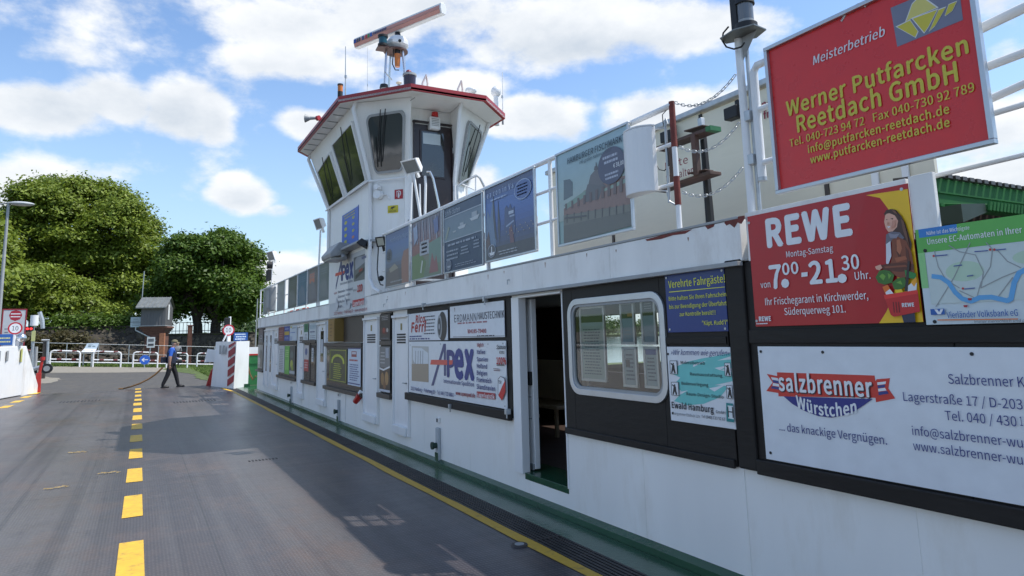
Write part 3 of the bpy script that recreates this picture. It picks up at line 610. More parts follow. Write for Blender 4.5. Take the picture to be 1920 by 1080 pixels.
s.screws([(.012, .06), (.97, .035), (.95, .93), (.012, .95)]); s.done()

# bank map board
s = wsign('map_sign', 'bank board with a river map under a green header, right edge of the photo', 2.01, 2.125, 1.05, 1.645, X=3.45)
s.panel(ink(S(200, 212, 216), .3), t=.008)
GR = S(96, 176, 80); s.frect(0, 0, 1, .25, GR); s.frect(0, .25, .035, .62, S(140, 200, 130)); s.frect(.017, -.0, .21, .09, S(50, 125, 195))
kb = lambda x, y: (1700 + x / 3, 280 + y / 3)
s.T('Nähe ist das Wichtigste', kb, 115, 483, 355, 20, WH, .02); s.T('Unsere EC-Automaten in Ihrer', kb, 120, 536, 652, 32, WH, .02)
s.frect(.04, .26, .98, .79, S(196, 208, 204))
for (x, y, rx, ry) in [(.22, .48, .09, .1), (.5, .4, .06, .06), (.7, .55, .1, .08)]: s.fell(x, y, rx, ry, S(180, 205, 180))
def fpath(pts, w, col):
    for i in range(len(pts) - 1):
        a, c = Vector(s.F(*pts[i])), Vector(s.F(*pts[i + 1])); d = (c - a).normalized() * w * .25; nn_ = Vector((-d.y, d.x)).normalized() * w
        s.poly([tuple(a - d + nn_), tuple(a - d - nn_), tuple(c + d - nn_), tuple(c + d + nn_)], col, px=False, up=False); s.lay += .00005
def pp(*l): return [((s.L(u, v)[0]) / s.w + .5, .5 - s.L(u, v)[1] / s.h) for u, v in l]
s.lay += .0003
for rd in ([(1753, 470), (1760, 500), (1775, 525), (1800, 540)], [(1780, 460), (1800, 472), (1830, 478), (1845, 510), (1840, 540)], [(1862, 468), (1858, 500), (1840, 530), (1832, 560), (1800, 545)], [(1870, 468), (1890, 490), (1915, 502)], [(1756, 575), (1790, 520), (1820, 455)], [(1850, 455), (1865, 470)], [(1840, 540), (1880, 520), (1918, 505)], [(1835, 556), (1870, 560), (1900, 520)]):
    fpath(pp(*rd), .0022, S(150, 155, 155))
s.lay += .0003; fpath(pp((1749, 518), (1765, 520), (1780, 530), (1792, 548), (1805, 560), (1822, 565), (1838, 558), (1860, 557), (1890, 564), (1897, 560), (1903, 530), (1912, 512), (1925, 505), (1960, 500), (1990, 515)), .011, S(95, 165, 215))
for (u, v) in [(1752, 480), (1858, 468), (1866, 468), (1807, 541)]: x, y = pp((u, v))[0]; s.fell(x, y, .006, .012, S(190, 60, 60), 10)
for (u, v) in [(1820, 560), (1812, 573)]: s.poly([(u - 4, v - 1), (u + 4, v - 1), (u + 3, v + 3), (u - 3, v + 3)], S(170, 30, 50))
for (u, v, w) in [(1754, 479, 24), (1829, 471, 25), (1868, 468, 20), (1810, 541, 20), (1790, 498, 16), (1815, 517, 12)]: s.poly([(u, v), (u + w, v - 2), (u + w, v), (u, v + 2)], S(70, 90, 150))
s.frect(.035, .84, .105, .90, S(30, 90, 165)); s.fpoly([(.055, .845), (.07, .845), (.078, .875), (.086, .845), (.1, .845), (.085, .895), (.07, .895)], WH)
s.T('Vierländer Volksbank eG', kb, 235, 949, 634, 34, S(30, 90, 165), .01); s.poly([(1760, 599), (1911, 597), (1911, 599), (1760, 601)], S(225, 120, 40))
s.T('. immer menschlich und persönlich', kb, 375, 977, 790, 15, S(90, 95, 100), 0, .2); s.screws([(.045, .97), (.04, .23)], RUB); s.done()

# long white sausage maker board
s = wsign('company_board', 'long white board with red banner and blue oval logo at the lower right', 3.10, 1.535, -.1, .845, X=3.462)
s.panel(ink((.70, .73, .76), .3), t=.012)
s.poly([(1457, 698), (1640, 704), (1646, 746), (1460, 743)], S(205, 55, 45))
s.poly([(1438, 701), (1462, 706), (1466, 738), (1437, 733), (1449, 717)], S(205, 55, 45)); s.poly([(1644, 711), (1669, 709), (1666, 728), (1679, 747), (1643, 754), (1638, 720)], S(205, 55, 45))
for pts, c in (([(1446, 707), (1459, 709), (1460, 714), (1448, 712)], WH), ([(1449, 712), (1460, 714), (1461, 719), (1450, 717)], S(40, 60, 130)), ([(1450, 718), (1461, 720), (1462, 725), (1449, 723)], WH), ([(1448, 724), (1462, 726), (1463, 731), (1446, 728)], S(40, 60, 130)),
               ([(1645, 717), (1662, 715), (1661, 720), (1646, 722)], WH), ([(1646, 723), (1660, 721), (1660, 726), (1647, 728)], S(40, 60, 130)), ([(1647, 729), (1660, 727), (1663, 732), (1648, 734)], WH), ([(1648, 735), (1664, 733), (1667, 738), (1648, 741)], S(40, 60, 130))): s.poly(pts, c)
s.poly([(1470, 743), (1637, 748), (1620, 760), (1605, 770), (1582, 779), (1560, 783), (1535, 780), (1508, 770), (1486, 757)], S(38, 45, 125))
ks = lambda x, y: (1400 + x / 2.348, 620 + y / 2.348)
s.T('salzbrenner', ks, 150, 266, 560, 72, (.05, .02, .03), .055); s.T('salzbrenner', ks, 147, 262, 557, 72, WH, .035); s.T('Würstchen', ks, 225, 335, 487, 50, WH, .035, bend=.034)
s.T('... das knackige Vergnügen.', ks, 148, 438, 622, 33, NAVY); s.T('Salzbrenner KG', ks, 893, 233, 1266, 42, NAVY); s.T('Lagerstraße 17 / D-203', ks, 695, 308, 1221, 38, NAVY); s.T('Tel. 040 / 430', ks, 880, 392, 1195, 40, NAVY); s.T('1', ks, 1210, 418, 1222, 40, NAVY)
s.T('info@salzbrenner-wu', ks, 735, 458, 1223, 38, NAVY); s.T('www.salzbrenner-wu', ks, 740, 524, 1223, 38, NAVY)
s.screws([(.008, .045), (.148, .045), (.012, .94), (.4, .045)], RUB); s.done()

# blue notice
s = wsign('notice_board', 'blue notice with yellow lettering to the passengers, right of the big rounded window', 3.94, 2.068, 3.342, 1.635, X=3.468)
s.panel(ink(S(24, 52, 120), .3), t=.006); Y_ = S(225, 225, 60)
kn = lambda x, y: (1040 + x / 2.7, 480 + y / 2.7)
s.T('Verehrte Fahrgäste!', kn, 578, 163, 863, 36, Y_, .015); s.poly([kn(580, 181), kn(865, 155), kn(865, 158), kn(580, 185)], Y_)
s.T('Bitte halten Sie Ihren Fahrschein', kn, 580, 227, 870, 20, Y_, .01); s.T('bis zur Beendigung der Überfahrt', kn, 583, 268, 873, 20, Y_, .01); s.T('zur Kontrolle bereit!!!', kn, 635, 305, 817, 20, Y_, .01); s.T('"Käpt. Kudd\'l"', kn, 750, 350, 878, 21, Y_, .01)
s.screws([(.03, .06), (.97, .05), (.04, .95), (.96, .96)]); s.done()

# painter's board
s = wsign('company_board', 'white and turquoise decorator board with figure pictograms below the blue notice', 3.965, 1.53, 3.337, .995, X=3.468)
s.panel(ink((.72, .74, .76), .3), t=.006, bev=.003); TQ = S(110, 195, 190)
s.poly([(1262, 690), (1290, 678), (1316, 672), (1340, 668), (1371, 662), (1375, 668), (1345, 676), (1376, 674), (1377, 690), (1350, 694), (1377, 698), (1377, 715), (1340, 722), (1367, 724), (1350, 745), (1320, 757), (1290, 760), (1264, 752), (1280, 735), (1262, 722), (1276, 708), (1258, 700)], TQ)
for pts in ([(1300, 684), (1326, 676), (1300, 688)], [(1340, 690), (1376, 684), (1350, 694)], [(1268, 736), (1290, 732), (1272, 742)], [(1330, 728), (1360, 722), (1340, 734)]): s.poly(pts, (.72, .74, .76))
s.T('»Wir kommen wie gerufen«', kn, 590, 500, 890, 26, NAVY, .0, .4)
for t_, x0_, yb_, x1_ in [('Malereibetrieb', 640, 546, 762), ('Raumausstattung', 688, 604, 851), ('Bodenverlegung', 645, 651, 780), ('Raum-Design-Studio', 670, 704, 858)]: s.T(t_, kn, x0_, yb_, x1_, 15, BK, .02)
s.T('Ewald Hamburg', kn, 597, 768, 808, 30, BK, .025); s.T('GmbH', kn, 820, 795, 868, 14, BK, .02); s.T('Abergammer Ebdisch 119', kn, 598, 801, 738, 13, S(70, 75, 80)); s.T('Tel (040) 723 52 67', kn, 748, 818, 868, 14, BK, .02)
for (u, v) in [(1257, 676), (1260, 716), (1360, 680), (1364, 722)]:
    s.poly([(u, v), (u + 14, v), (u + 15, v + 26), (u + 1, v + 25)], BK); s.poly([(u + 1, v + 1), (u + 13, v + 1), (u + 14, v + 25), (u + 2, v + 24)], (.72, .74, .76))
    x, y = pp((u + 7, v + 6))[0]; s.fell(x, y, .012, .014, BK, 10); s.poly([(u + 5, v + 9), (u + 9, v + 8), (u + 10, v + 16), (u + 12, v + 24), (u + 9, v + 24), (u + 7, v + 18), (u + 5, v + 24), (u + 3, v + 23)], BK); s.poly([(u + 3, v + 4), (u + 9, v + 10), (u + 8, v + 12), (u + 2, v + 6)], BK)
s.poly([(1364, 755), (1380, 757), (1381, 792), (1365, 790)], S(30, 130, 130)); s.poly([(1367, 760), (1378, 761), (1379, 786), (1368, 784)], (.7, .75, .75)); s.text('H', (1368, 782), (1377, 763), BK, .05)
s.screws([(.02, .1), (.04, .9)], RUB); s.done()

# forwarding company board
s = wsign('company_board', 'large white forwarding board with tall blue letters and a red bar', 9.56, 1.585, 6.53, .865, X=3.462)
s.panel(ink((.70, .73, .75), .3), t=.012)
def apex(s, A):
    L1, L2 = A['lean'], S(70, 75, 120)
    s.poly(L1, L2); s.poly(A['stem'], L2); 
    s.T('P', k, *A['p'], S(40, 50, 120), .05); s.T('ex', k, *A['e'], S(32, 52, 130), .055); s.poly(A['bar'], S(215, 85, 70))
k = lambda x, y: (760 + x * 210 / 1031, 560 + y * 220 / 1080)
s.poly([k(60, 435), k(215, 440), k(215, 770), k(60, 755)], S(185, 185, 180)); s.poly([k(70, 450), k(150, 455), k(210, 500), k(210, 600), k(100, 610), k(70, 560)], S(215, 220, 222)); s.poly([k(60, 600), k(215, 600), k(215, 770), k(60, 755)], S(160, 145, 125))
for q in range(4): s.poly([k(95 + 22 * q, 480), k(100 + 22 * q, 480), k(98 + 22 * q, 600), k(93 + 22 * q, 600)], S(150, 150, 150))
apex(s, dict(lean=[k(352, 415), k(374, 415), k(262, 800), k(240, 800)], stem=[k(355, 415), k(374, 415), k(376, 710), k(357, 710)], bar=[k(240, 562), k(455, 566), k(448, 612), k(232, 606)], p=(390, 708, 455, 222), e=(462, 718, 630, 318)))
s.T('Internationale Spedition', k, 357, 775, 635, 36, NAVY, .02)
for t_, yb_, x1_, h_ in [('täglich', 440, 723, 30), ('Italien', 508, 737, 36), ('Spanien', 574, 762, 36), ('Holland', 638, 756, 38), ('Belgien', 700, 756, 38), ('Frankreich', 764, 796, 40), ('Skandinavien', 828, 834, 40)]: s.T(t_, k, 664, yb_, x1_, h_, DRED if t_[0] == 't' else NAVY, .03)
s.poly([k(664, 852), k(833, 872), k(833, 928), k(664, 905)], S(170, 30, 40)); s.T('Lagerlogistik', k, 670, 898, 828, 34, WH, .03)
s.T('22113 Hamburg · Pinkertweg 20 · Tel. 040 / 733 488-0 ·', k, 57, 838, 466, 30, NAVY, .03); s.T('www.apexsped.de', k, 472, 882, 648, 32, DRED, .04)
s.T('Sponsor', k, 848, 462, 940, 36, BK, .03, .3); s.T('von:', k, 874, 505, 920, 30, BK, .03, .3); s.T('100%', k, 850, 600, 938, 60, S(190, 40, 40), .04)
s.poly([k(850, 606), k(918, 606), k(918, 616), k(850, 616)], BK); s.lines(.905, .41, .97, .46, 2, S(120, 60, 60), 5)
s.poly([k(862, 740), k(885, 712), k(925, 730), k(932, 860), k(900, 940), k(862, 880)], S(60, 60, 70)); s.poly([k(866, 744), k(886, 718), k(921, 734), k(928, 858), k(900, 930), k(866, 878)], WH); s.poly([k(930, 750), k(932, 860), k(900, 938), k(866, 890), k(905, 800)], S(200, 40, 40)); s.T('TSV', k, 868, 780, 896, 28, BK, .03)
s.screws([(.02, .07), (.4, .05), (.86, .05), (.985, .96), (.98, .04)]); s.done()
s = wsign('company_board', 'white tyre dealer board with red slanted letters above the forwarding board', 9.57, 1.985, 8.11, 1.60, X=3.462)
s.panel(ink((.70, .73, .76), .3), t=.008)
s.T('Rico.', k, 97, 222, 193, 64, S(170, 35, 40), .05, .12); s.T('Ferri', k, 57, 306, 190, 82, S(170, 35, 40), .05, .12)
s.lines(.42, .1, .75, .82, 6, S(80, 85, 95), 3, .35); s.lines(.02, .8, .38, .9, 1, NAVY, 7, .5); s.lines(.02, .9, .72, .98, 1, NAVY, 8, .6)
s.fell(.885, .54, .1, .5, (.02, .02, .022)); s.fell(.82, .54, .055, .4, S(150, 155, 160)); s.fell(.815, .54, .035, .3, S(60, 65, 70)); s.fell(.81, .54, .012, .1, S(190, 190, 195)); s.done()
s = wsign('company_board', 'white plumbing company board with dark capitals, upper right of the black panel', 8.03, 2.02, 6.55, 1.625, X=3.462)
s.panel(ink((.71, .74, .77), .3), t=.008)
s.T('ERDMANN', k, 452, 218, 655, 68, S(55, 55, 70), .0); s.T('HAUSTECHNIK', k, 668, 192, 912, 64, S(55, 55, 70), .02)
s.lines(.13, .50, .82, .60, 1, S(165, 110, 118), 12, .45); s.T('04185-79400', k, 588, 318, 746, 34, S(170, 45, 60), .03); s.poly([k(575, 280), k(582, 280), k(585, 320), k(578, 320)], S(170, 45, 60)); s.poly([k(443, 350), k(945, 340), k(945, 344), k(443, 354)], S(60, 65, 80)); s.lines(.5, .93, .93, .98, 1, S(60, 65, 80), 2, .7); s.done()

# posters in the wall windows and panels farther along
def poster(label, Y0, Z1, Y1, Z0, base, X=3.455, items=(), name='poster', grp=None):
    s = wsign(name, label, Y0, Z1, Y1, Z0, X=X, cat='poster', group=grp); s.panel(base if not isinstance(base, tuple) else ink(base, .35), t=.005)
    for it in items:
        kd, a = it[0], it[1:]
        if kd == 'r': s.frect(*a)
        elif kd == 'e': s.fell(*a)
        elif kd == 'p': s.fpoly(*a)
        elif kd == 'l': s.lines(*a)
        elif kd == 't': s.text(a[0], a[1], a[2], a[3], *(a[4:5] or (0,)), shear=(a[5] if len(a) > 5 else 0), px=False)
    s.done(); return s
yl = S(190, 195, 60)
poster('dark green poster with yellow lettering and arched wreath in the wide far window', 14.3, 1.46, 12.95, .80, S(48, 56, 26), items=[('r', .05, .04, .95, .055, yl), ('r', .05, .94, .95, .955, yl), ('r', .04, .04, .055, .955, yl), ('r', .945, .04, .96, .955, yl)] + [('e', .5 + .33 * math.cos(math.radians(a)), .40 - .2 * math.sin(math.radians(a)), .05, .045, yl, 8) for a in range(0, 181, 15)] + [('l', .25, .42, .75, .9, 8, yl, 5, .4)])
poster('white poster with blue text and a red vehicle sketch beside the green one', 12.88, 1.48, 12.03, .80, S(196, 208, 222), items=[('r', .0, .0, 1, .03, S(50, 60, 120)), ('r', .03, .93, .97, .96, S(50, 60, 120)), ('r', .3, .09, .7, .24, S(150, 60, 60)), ('r', .34, .11, .66, .17, S(200, 200, 210)), ('l', .12, .3, .88, .36, 1, S(180, 60, 60), 3, .7), ('l', .15, .42, .9, .88, 8, S(60, 70, 130), 9, .4)])
poster('dark poster of a glowing red grill fire on the narrow black panel', 10.93, 2.03, 10.4, 1.61, (.02, .016, .018), items=[('l', .15, .05, .9, .25, 3, S(170, 165, 165), 3, .4), ('e', .5, .66, .3, .12, S(90, 25, 20)), ('e', .42, .62, .12, .1, S(150, 45, 25)), ('e', .75, .62, .1, .08, S(170, 165, 160)), ('l', .1, .9, .9, .95, 1, S(120, 120, 125), 4, .5)])
poster('grey and gold poster of glasses below the dark fire poster', 10.93, 1.51, 10.4, .80, S(110, 112, 112), items=[('r', 0, .47, 1, .95, S(60, 45, 32)), ('p', [(0, .47), (.4, .5), (.7, .46), (1, .42), (1, .46), (.7, .5), (.4, .54), (0, .51)], S(220, 220, 220)), ('e', .3, .72, .16, .14, S(150, 110, 60)), ('e', .7, .7, .17, .15, S(165, 125, 75)), ('e', .5, .85, .14, .09, S(120, 80, 45)), ('l', .1, .1, .6, .4, 4, S(185, 185, 185), 6, .35), ('r', .6, .03, .9, .25, S(160, 165, 175)), ('r', 0, .95, 1, 1, S(190, 195, 205))])
b = MB(); b.box(3.30, 3.4995, 13.32, 13.82, 1.60, 2.05); o = b.build('display_case', mat('brass_brown_board', (.24, .15, .035), .45, .1), None, bev=.006); tag(o, 'brown and gold menu box fixed to the wall beneath the tall forwarding poster', 'box')
s = wsign('menu_print', 'faded gold menu print on the front of the brown box', 13.79, 2.02, 13.35, 1.63, X=3.296, cat='poster'); s.panel(ink(S(150, 112, 45)), t=.003); s.lines(.25, .15, .8, .85, 4, S(90, 60, 20), 3, .3); s.done()
poster('white business board with small blue words left of the gold menu box', 14.6, 2.03, 13.86, 1.60, S(196, 204, 212), items=[('l', .2, .15, .8, .3, 1, S(60, 70, 110), 3, .5), ('l', .4, .45, .9, .55, 1, BK, 3, .6), ('l', .1, .8, .9, .95, 2, S(90, 95, 120), 3, .4)])
poster('white board with pale turquoise lettering between the narrow doors', 16.3, 2.03, 15.55, 1.61, S(198, 206, 208), items=[('t', 'EICHER', (.12, .32), (.88, .12), S(90, 150, 160)), ('l', .12, .42, .9, .55, 1, S(50, 60, 110), 3, .5), ('l', .12, .65, .9, .95, 3, S(90, 100, 120), 4, .3), ('r', 0, .96, 1, 1, S(150, 170, 60))])
poster('half green half white board beside the far narrow door', 16.86, 2.03, 16.42, 1.63, S(198, 206, 208), items=[('r', 0, 0, 1, .5, S(50, 120, 80)), ('l', .2, .15, .85, .38, 2, S(180, 220, 190), 4, .3), ('l', .2, .6, .85, .92, 4, S(90, 100, 110), 5, .3)])
poster('white board with yellow and blue scribbles above the far window', 18.66, 2.02, 17.75, 1.63, S(196, 206, 214), items=[('r', .08, .04, .3, .14, S(190, 180, 60)), ('l', .3, .12, .9, .2, 1, BK, 4, .5), ('l', .1, .4, .8, .5, 1, S(60, 110, 180), 4, .5), ('l', .05, .7, .4, .95, 3, S(60, 110, 180), 4, .4)])
poster('blue board with a yellow band above the far window', 19.45, 2.02, 18.68, 1.63, S(40, 70, 150), items=[('r', .05, .35, .95, .6, S(190, 160, 50)), ('l', .1, .1, .9, .25, 1, S(180, 190, 210), 3, .4), ('l', .1, .7, .9, .9, 2, S(180, 190, 210), 3, .3)])
poster('dull red board above the far window, leftmost of three', 20.35, 2.02, 19.5, 1.63, S(120, 50, 52), items=[('l', .15, .2, .85, .85, 4, S(190, 150, 150), 3, .25)])
poster('white text sheet in the farthest wide window, leftmost of three', 20.2, 1.5, 19.35, .78, S(185, 190, 190), items=[('l', .1, .1, .9, .9, 12, S(110, 115, 120), 3, .35)])
poster('bright green sheet in the farthest wide window between two others', 19.3, 1.5, 18.65, .76, S(90, 170, 60), items=[('l', .1, .12, .9, .4, 4, S(200, 220, 150), 3, .35), ('r', .1, .5, .9, .85, S(120, 190, 80))])
poster('dark sheet with lime figures in the farthest wide window, rightmost of three', 18.6, 1.5, 17.9, .76, S(50, 60, 60), items=[('e', .4, .62, .25, .14, S(165, 175, 60)), ('e', .55, .75, .2, .09, S(130, 150, 50)), ('e', .4, .3, .3, .12, S(90, 105, 100)), ('r', 0, .85, 1, .95, S(170, 175, 175))])
poster('red and white photo sheet in the window between the narrow doors', 16.8, 1.52, 16.3, .92, S(190, 185, 185), items=[('r', 0, .55, 1, 1, S(175, 45, 45)), ('e', .45, .25, .25, .14, S(80, 95, 140)), ('l', .1, .62, .9, .9, 3, S(220, 200, 200), 3, .3)])
poster('small white slip on the dark pane between the narrow doors', 16.0, 1.46, 15.8, 1.15, S(185, 188, 190), items=[('l', .1, .15, .9, .85, 4, S(90, 95, 100), 3, .3)])
poster('dark poster with a white oval on the far end panel, upper one', 24.1, 2.03, 23.1, 1.6, S(58, 62, 66), items=[('e', .55, .6, .3, .12, S(170, 172, 175)), ('e', .55, .6, .25, .08, S(60, 60, 64))])
poster('grey photo poster on the far end panel, lower one', 24.1, 1.52, 23.1, .78, S(130, 130, 125), items=[('e', .6, .4, .3, .2, S(85, 85, 82)), ('e', .3, .7, .25, .15, S(175, 172, 165)), ('r', .55, .55, .85, .95, S(100, 90, 80))])
# lettered posters inside the big window
def inner(label, u0, v0, u1, v1, base, its=()):
    X = 3.535; a, c = onX(u0, v0, X), onX(u1, v1, X)
    s = wsign('framed_notice', label, a.y, a.z, c.y, c.z, X=X, cat='notice'); s.panel(ink(tuple(min(c * 1.3, .75) for c in base)), t=.004); s.frame(WHITE2, .022, .01)
    for it in its:
        if it[0] == 'r': s.frect(*it[1:])
        elif it[0] == 'l': s.lines(*it[1:])
    s.done()
inner('tall framed timetable with a landscape header behind the window, leftmost frame', 1089, 580, 1136, 712, S(150, 165, 160), [('r', 0, .0, 1, .08, S(60, 75, 80)), ('r', 0, .08, 1, .2, S(60, 90, 50)), ('r', 0, .2, 1, .25, S(170, 190, 190)), ('l', .05, .28, .95, .95, 16, S(90, 110, 120), 3, .4)])
inner('framed lake picture behind the window, upper frame beside the timetable', 1165, 571, 1189, 641, S(120, 145, 155), [('r', 0, 0, 1, .2, S(70, 80, 90)), ('r', 0, .2, 1, .38, S(60, 85, 45)), ('r', .5, .25, 1, .33, S(190, 150, 80)), ('r', 0, .38, 1, .6, S(150, 175, 185)), ('l', .1, .65, .9, .95, 3, S(150, 165, 165), 2, .3)])
inner('framed river picture behind the window, upper right frame', 1204, 566, 1229, 641, S(120, 140, 150), [('r', 0, 0, 1, .25, S(70, 80, 95)), ('r', 0, .25, 1, .35, S(60, 80, 55)), ('r', 0, .35, 1, .75, S(140, 165, 175)), ('l', .1, .03, .9, .2, 3, S(170, 175, 180), 2, .3)])
inner('framed pale notice behind the window, lower frame beside the timetable', 1170, 655, 1194, 722, S(140, 155, 160), [('l', .1, .1, .9, .9, 7, S(80, 95, 110), 5, .4), ('r', .1, .3, .5, .5, S(60, 70, 80))])
inner('framed blue-topped notice behind the window, lower right frame', 1210, 655, 1235, 724, S(150, 165, 170), [('r', 0, 0, 1, .15, S(50, 85, 150)), ('l', .1, .2, .9, .9, 7, S(80, 95, 110), 6, .4)])

# tall forwarding poster under the wheelhouse
s = wsign('tall_poster', 'tall white forwarding poster with blue letters and lorry photo under the wheelhouse', 14.35, 3.235, 11.78, 2.115, X=3.445, cat='poster')
s.panel(ink((.60, .62, .63), .35), t=.01)
k = lambda x, y: (600 + x / 6, 440 + y / 6)
s.poly([k(380, 260), k(545, 200), k(545, 490), k(380, 530)], S(110, 112, 112)); s.poly([k(395, 290), k(420, 250), k(530, 225), k(530, 300), k(400, 400)], S(165, 168, 172)); s.poly([k(400, 460), k(540, 350), k(540, 390), k(400, 505)], S(50, 50, 50)); s.poly([k(440, 395), k(480, 370), k(480, 400), k(440, 425)], S(150, 60, 50)); s.T('Apex', k, 470, 278, 520, 34, S(60, 70, 130), .05)
apex(s, dict(lean=[k(233, 300), k(248, 300), k(183, 615), k(170, 618)], stem=[k(232, 300), k(248, 300), k(252, 520), k(238, 520)], bar=[k(177, 435), k(283, 405), k(280, 440), k(172, 470)], p=(250, 512, 287, 155), e=(290, 500, 372, 205)))
s.T('Internationale Spedition', k, 230, 570, 370, 26, S(70, 80, 110), .02)
for i, (t_, x, y) in enumerate([('Skandinavien', 205, 660), ('Österreich', 205, 715), ('Tschechien', 205, 770), ('Ungarn', 205, 822), ('Frankreich', 295, 638), ('Italien', 295, 690), ('Spanien', 295, 750), ('Portugal', 295, 806)]): s.T(t_, k, x, y, x + (78 if len(t_) > 7 else 48), 27, S(45, 55, 95), .02)
s.T('täglich', k, 163, 672, 195, 22, DRED, .02); s.poly([k(373, 740), k(536, 705), k(536, 775), k(373, 813)], S(185, 35, 45)); s.T('Lagerlogistik', k, 382, 800, 528, 46, WH, .03)
s.T('22113 Hamburg · Pinkertweg 20 · www.apexsped.de', k, 163, 903, 536, 30, DRED, .02); s.T('100', k, 428, 642, 480, 70, S(190, 45, 45), .05); s.T('Sponsor von:', k, 380, 640, 418, 26, BK, .0, .3); s.poly([k(500, 640), k(515, 570), k(533, 550), k(530, 640), k(514, 690)], S(185, 45, 45))
s.poly([k(170, 860), k(190, 700), k(200, 740), k(215, 790), k(200, 850)], S(205, 207, 210)); s.poly([k(275, 800), k(290, 690), k(310, 790), k(350, 760), k(345, 830), k(290, 850)], S(200, 203, 206)); s.done()
# ------------------------------------------------------------------ railing of the passenger deck, with its posters
XR = 3.5
def rail(name, label, posts, rails, ends=None, r=.021, m=WHITE2, rr=.018):
    t = thing(name, label, 'railing', (XR, (posts[0] + posts[-1]) / 2, 2.39))
    for y in posts: MB().cyl((XR, y, 2.39), (XR, y, 3.36), r, n=10).build('post', m, t)
    for z, rad in rails: MB().cyl((XR, ends[0], z), (XR, ends[1], z), rad, n=10).build('rail', m, t)
    return t
ry = [10.66, 9.43, 8.215, 6.975, 5.56, 5.44, 3.78]
rl = rail('railing', 'white tube railing carrying the big posters between the wheelhouse and the chains', [10.68, 9.425, 8.21, 6.97, 5.57, 3.78], [(3.365, .024), (3.06, .016), (2.75, .016)], (10.9, 3.78))
for y in (8.21, 6.97, 9.425): MB().cyl((XR - .03, y - .03, 2.39), (XR - .03, y - .03, 3.3), .014, n=8).build('brace', WHITE2, rl)
b = MB(); rg = random.Random(5)
for z0, z1 in ((3.03, 3.39), (2.58, 2.80)): MB().cyl((XR, 3.78, z0), (XR, 3.78, z1), .0235, n=12).build('primer_patch', RUST, rl)
rf = rail('railing', 'white railing of the far upper deck beyond the wheelhouse, lined with weathered panels', [15.55, 16.9, 18.3, 19.8, 21.4, 23.0, 24.2], [(3.33, .022), (2.9, .015), (2.5, .015)], (15.3, 24.2))
def rposter(label, Y0, Z1, Y1, Z0, base, items=(), fr=ALU, X=3.455, skew=0, fw=.022):
    s = wsign('railing_poster', label, Y0, Z1, Y1, Z0, X=X, cat='poster'); s.panel(base if not isinstance(base, tuple) else ink(base, .3), t=.012)
    s.frame(fr, fw, .015); s.fade = .25
    for it in items:
        kd, a = it[0], it[1:]
        if kd == 'r': s.frect(*a)
        elif kd == 'e': s.fell(*a)
        elif kd == 'p': s.fpoly(*a)
        elif kd == 'l': s.lines(*a)
        elif kd == 't': s.text(a[0], a[1], a[2], a[3], *(a[4:5] or (0,)), shear=(a[5] if len(a) > 5 else 0), px=False)
    return s
def grad(s, cols, x0=0, x1=1, y0=0, y1=1):                                    # printed colour bands of a picture
    n = 14
    for i in range(n):
        t = i / (n - 1) * (len(cols) - 1); j = min(int(t), len(cols) - 2); f = t - j
        c = tuple(cols[j][q] * (1 - f) + cols[j + 1][q] * f for q in range(3)); s.frect(x0, y0 + (y1 - y0) * i / n, x1, y0 + (y1 - y0) * (i + 1) / n, c)
# fish market poster
s = rposter('framed fish market poster with a domed brick hall, price oval and pale sky', 5.36, 3.345, 4.27, 2.48, S(150, 175, 170))
grad(s, [S(150, 185, 195), S(158, 184, 182), S(168, 180, 168)], y1=.75)
k = lambda x, y: (1020 + x * 460 / 1461, 140 + y * 340 / 1080)
BR, BR2 = S(132, 98, 84), S(92, 70, 64)
s.poly([k(120, 640), k(118, 630), k(155, 622), k(172, 640), k(174, 720), k(120, 750)], S(78, 98, 104))
s.poly([k(120, 800), k(245, 690), k(350, 640), k(520, 590), k(525, 780), k(122, 850)], BR); s.poly([k(120, 780), k(250, 690), k(300, 690), k(140, 800)], S(120, 150, 130)); s.poly([k(340, 690), k(530, 600), k(540, 625), k(350, 700)], S(135, 162, 145))
s.poly([k(250, 700), k(262, 655), k(300, 635), k(345, 640), k(375, 665), k(345, 690), k(330, 740), k(250, 760)], S(85, 85, 85))
s.poly([k(268, 650), k(280, 600), k(310, 565), k(340, 575), k(368, 610), k(375, 640), k(330, 660)], S(96, 92, 92)); s.poly([k(300, 570), k(305, 545), k(322, 545), k(328, 568)], S(70, 68, 68)); s.poly([k(311, 548), k(312, 522), k(315, 522), k(318, 548)], S(60, 60, 60))
for q in range(11):
    x = 130 + q * 36; y = 800 - q * 12; w = 10 + q; hgt = 30 + q * 5; s.poly([k(x, y + 10), k(x, y - hgt), k(x + w, y - hgt - 4), k(x + w, y + 6)], BR2)
s.poly([k(122, 840), k(560, 760), k(566, 880), k(124, 1010)], S(108, 108, 92)); s.poly([k(122, 900), k(566, 800), k(566, 890), k(124, 1012)], S(88, 88, 76))
for q in range(10): x = 140 + q * 42; y = 835 - q * 7; s.poly([k(x, y + 50), k(x, y - 5), k(x + 6, y - 6), k(x + 6, y + 48)], S(62, 58, 54))
s.poly([k(130, 850), k(260, 835), k(260, 845), k(130, 862)], S(60, 58, 55))
s.T('HAMBURGER FISCHMARKT', k, 145, 535, 490, 35, S(45, 62, 72), .02, .08); s.T('inkl. großer Hafenrundfahrt', k, 217, 534, 410, 20, S(55, 70, 80), 0.01, .2)
s.fell(.79, .34, .175, .185, S(38, 48, 84)); s.T('€ 38,00', k, 422, 555, 483, 24, WH, .03); s.lines(.68, .22, .9, .32, 2, S(180, 185, 200), 3, .5); s.lines(.7, .4, .88, .48, 2, S(180, 185, 200), 4, .5); s.done()
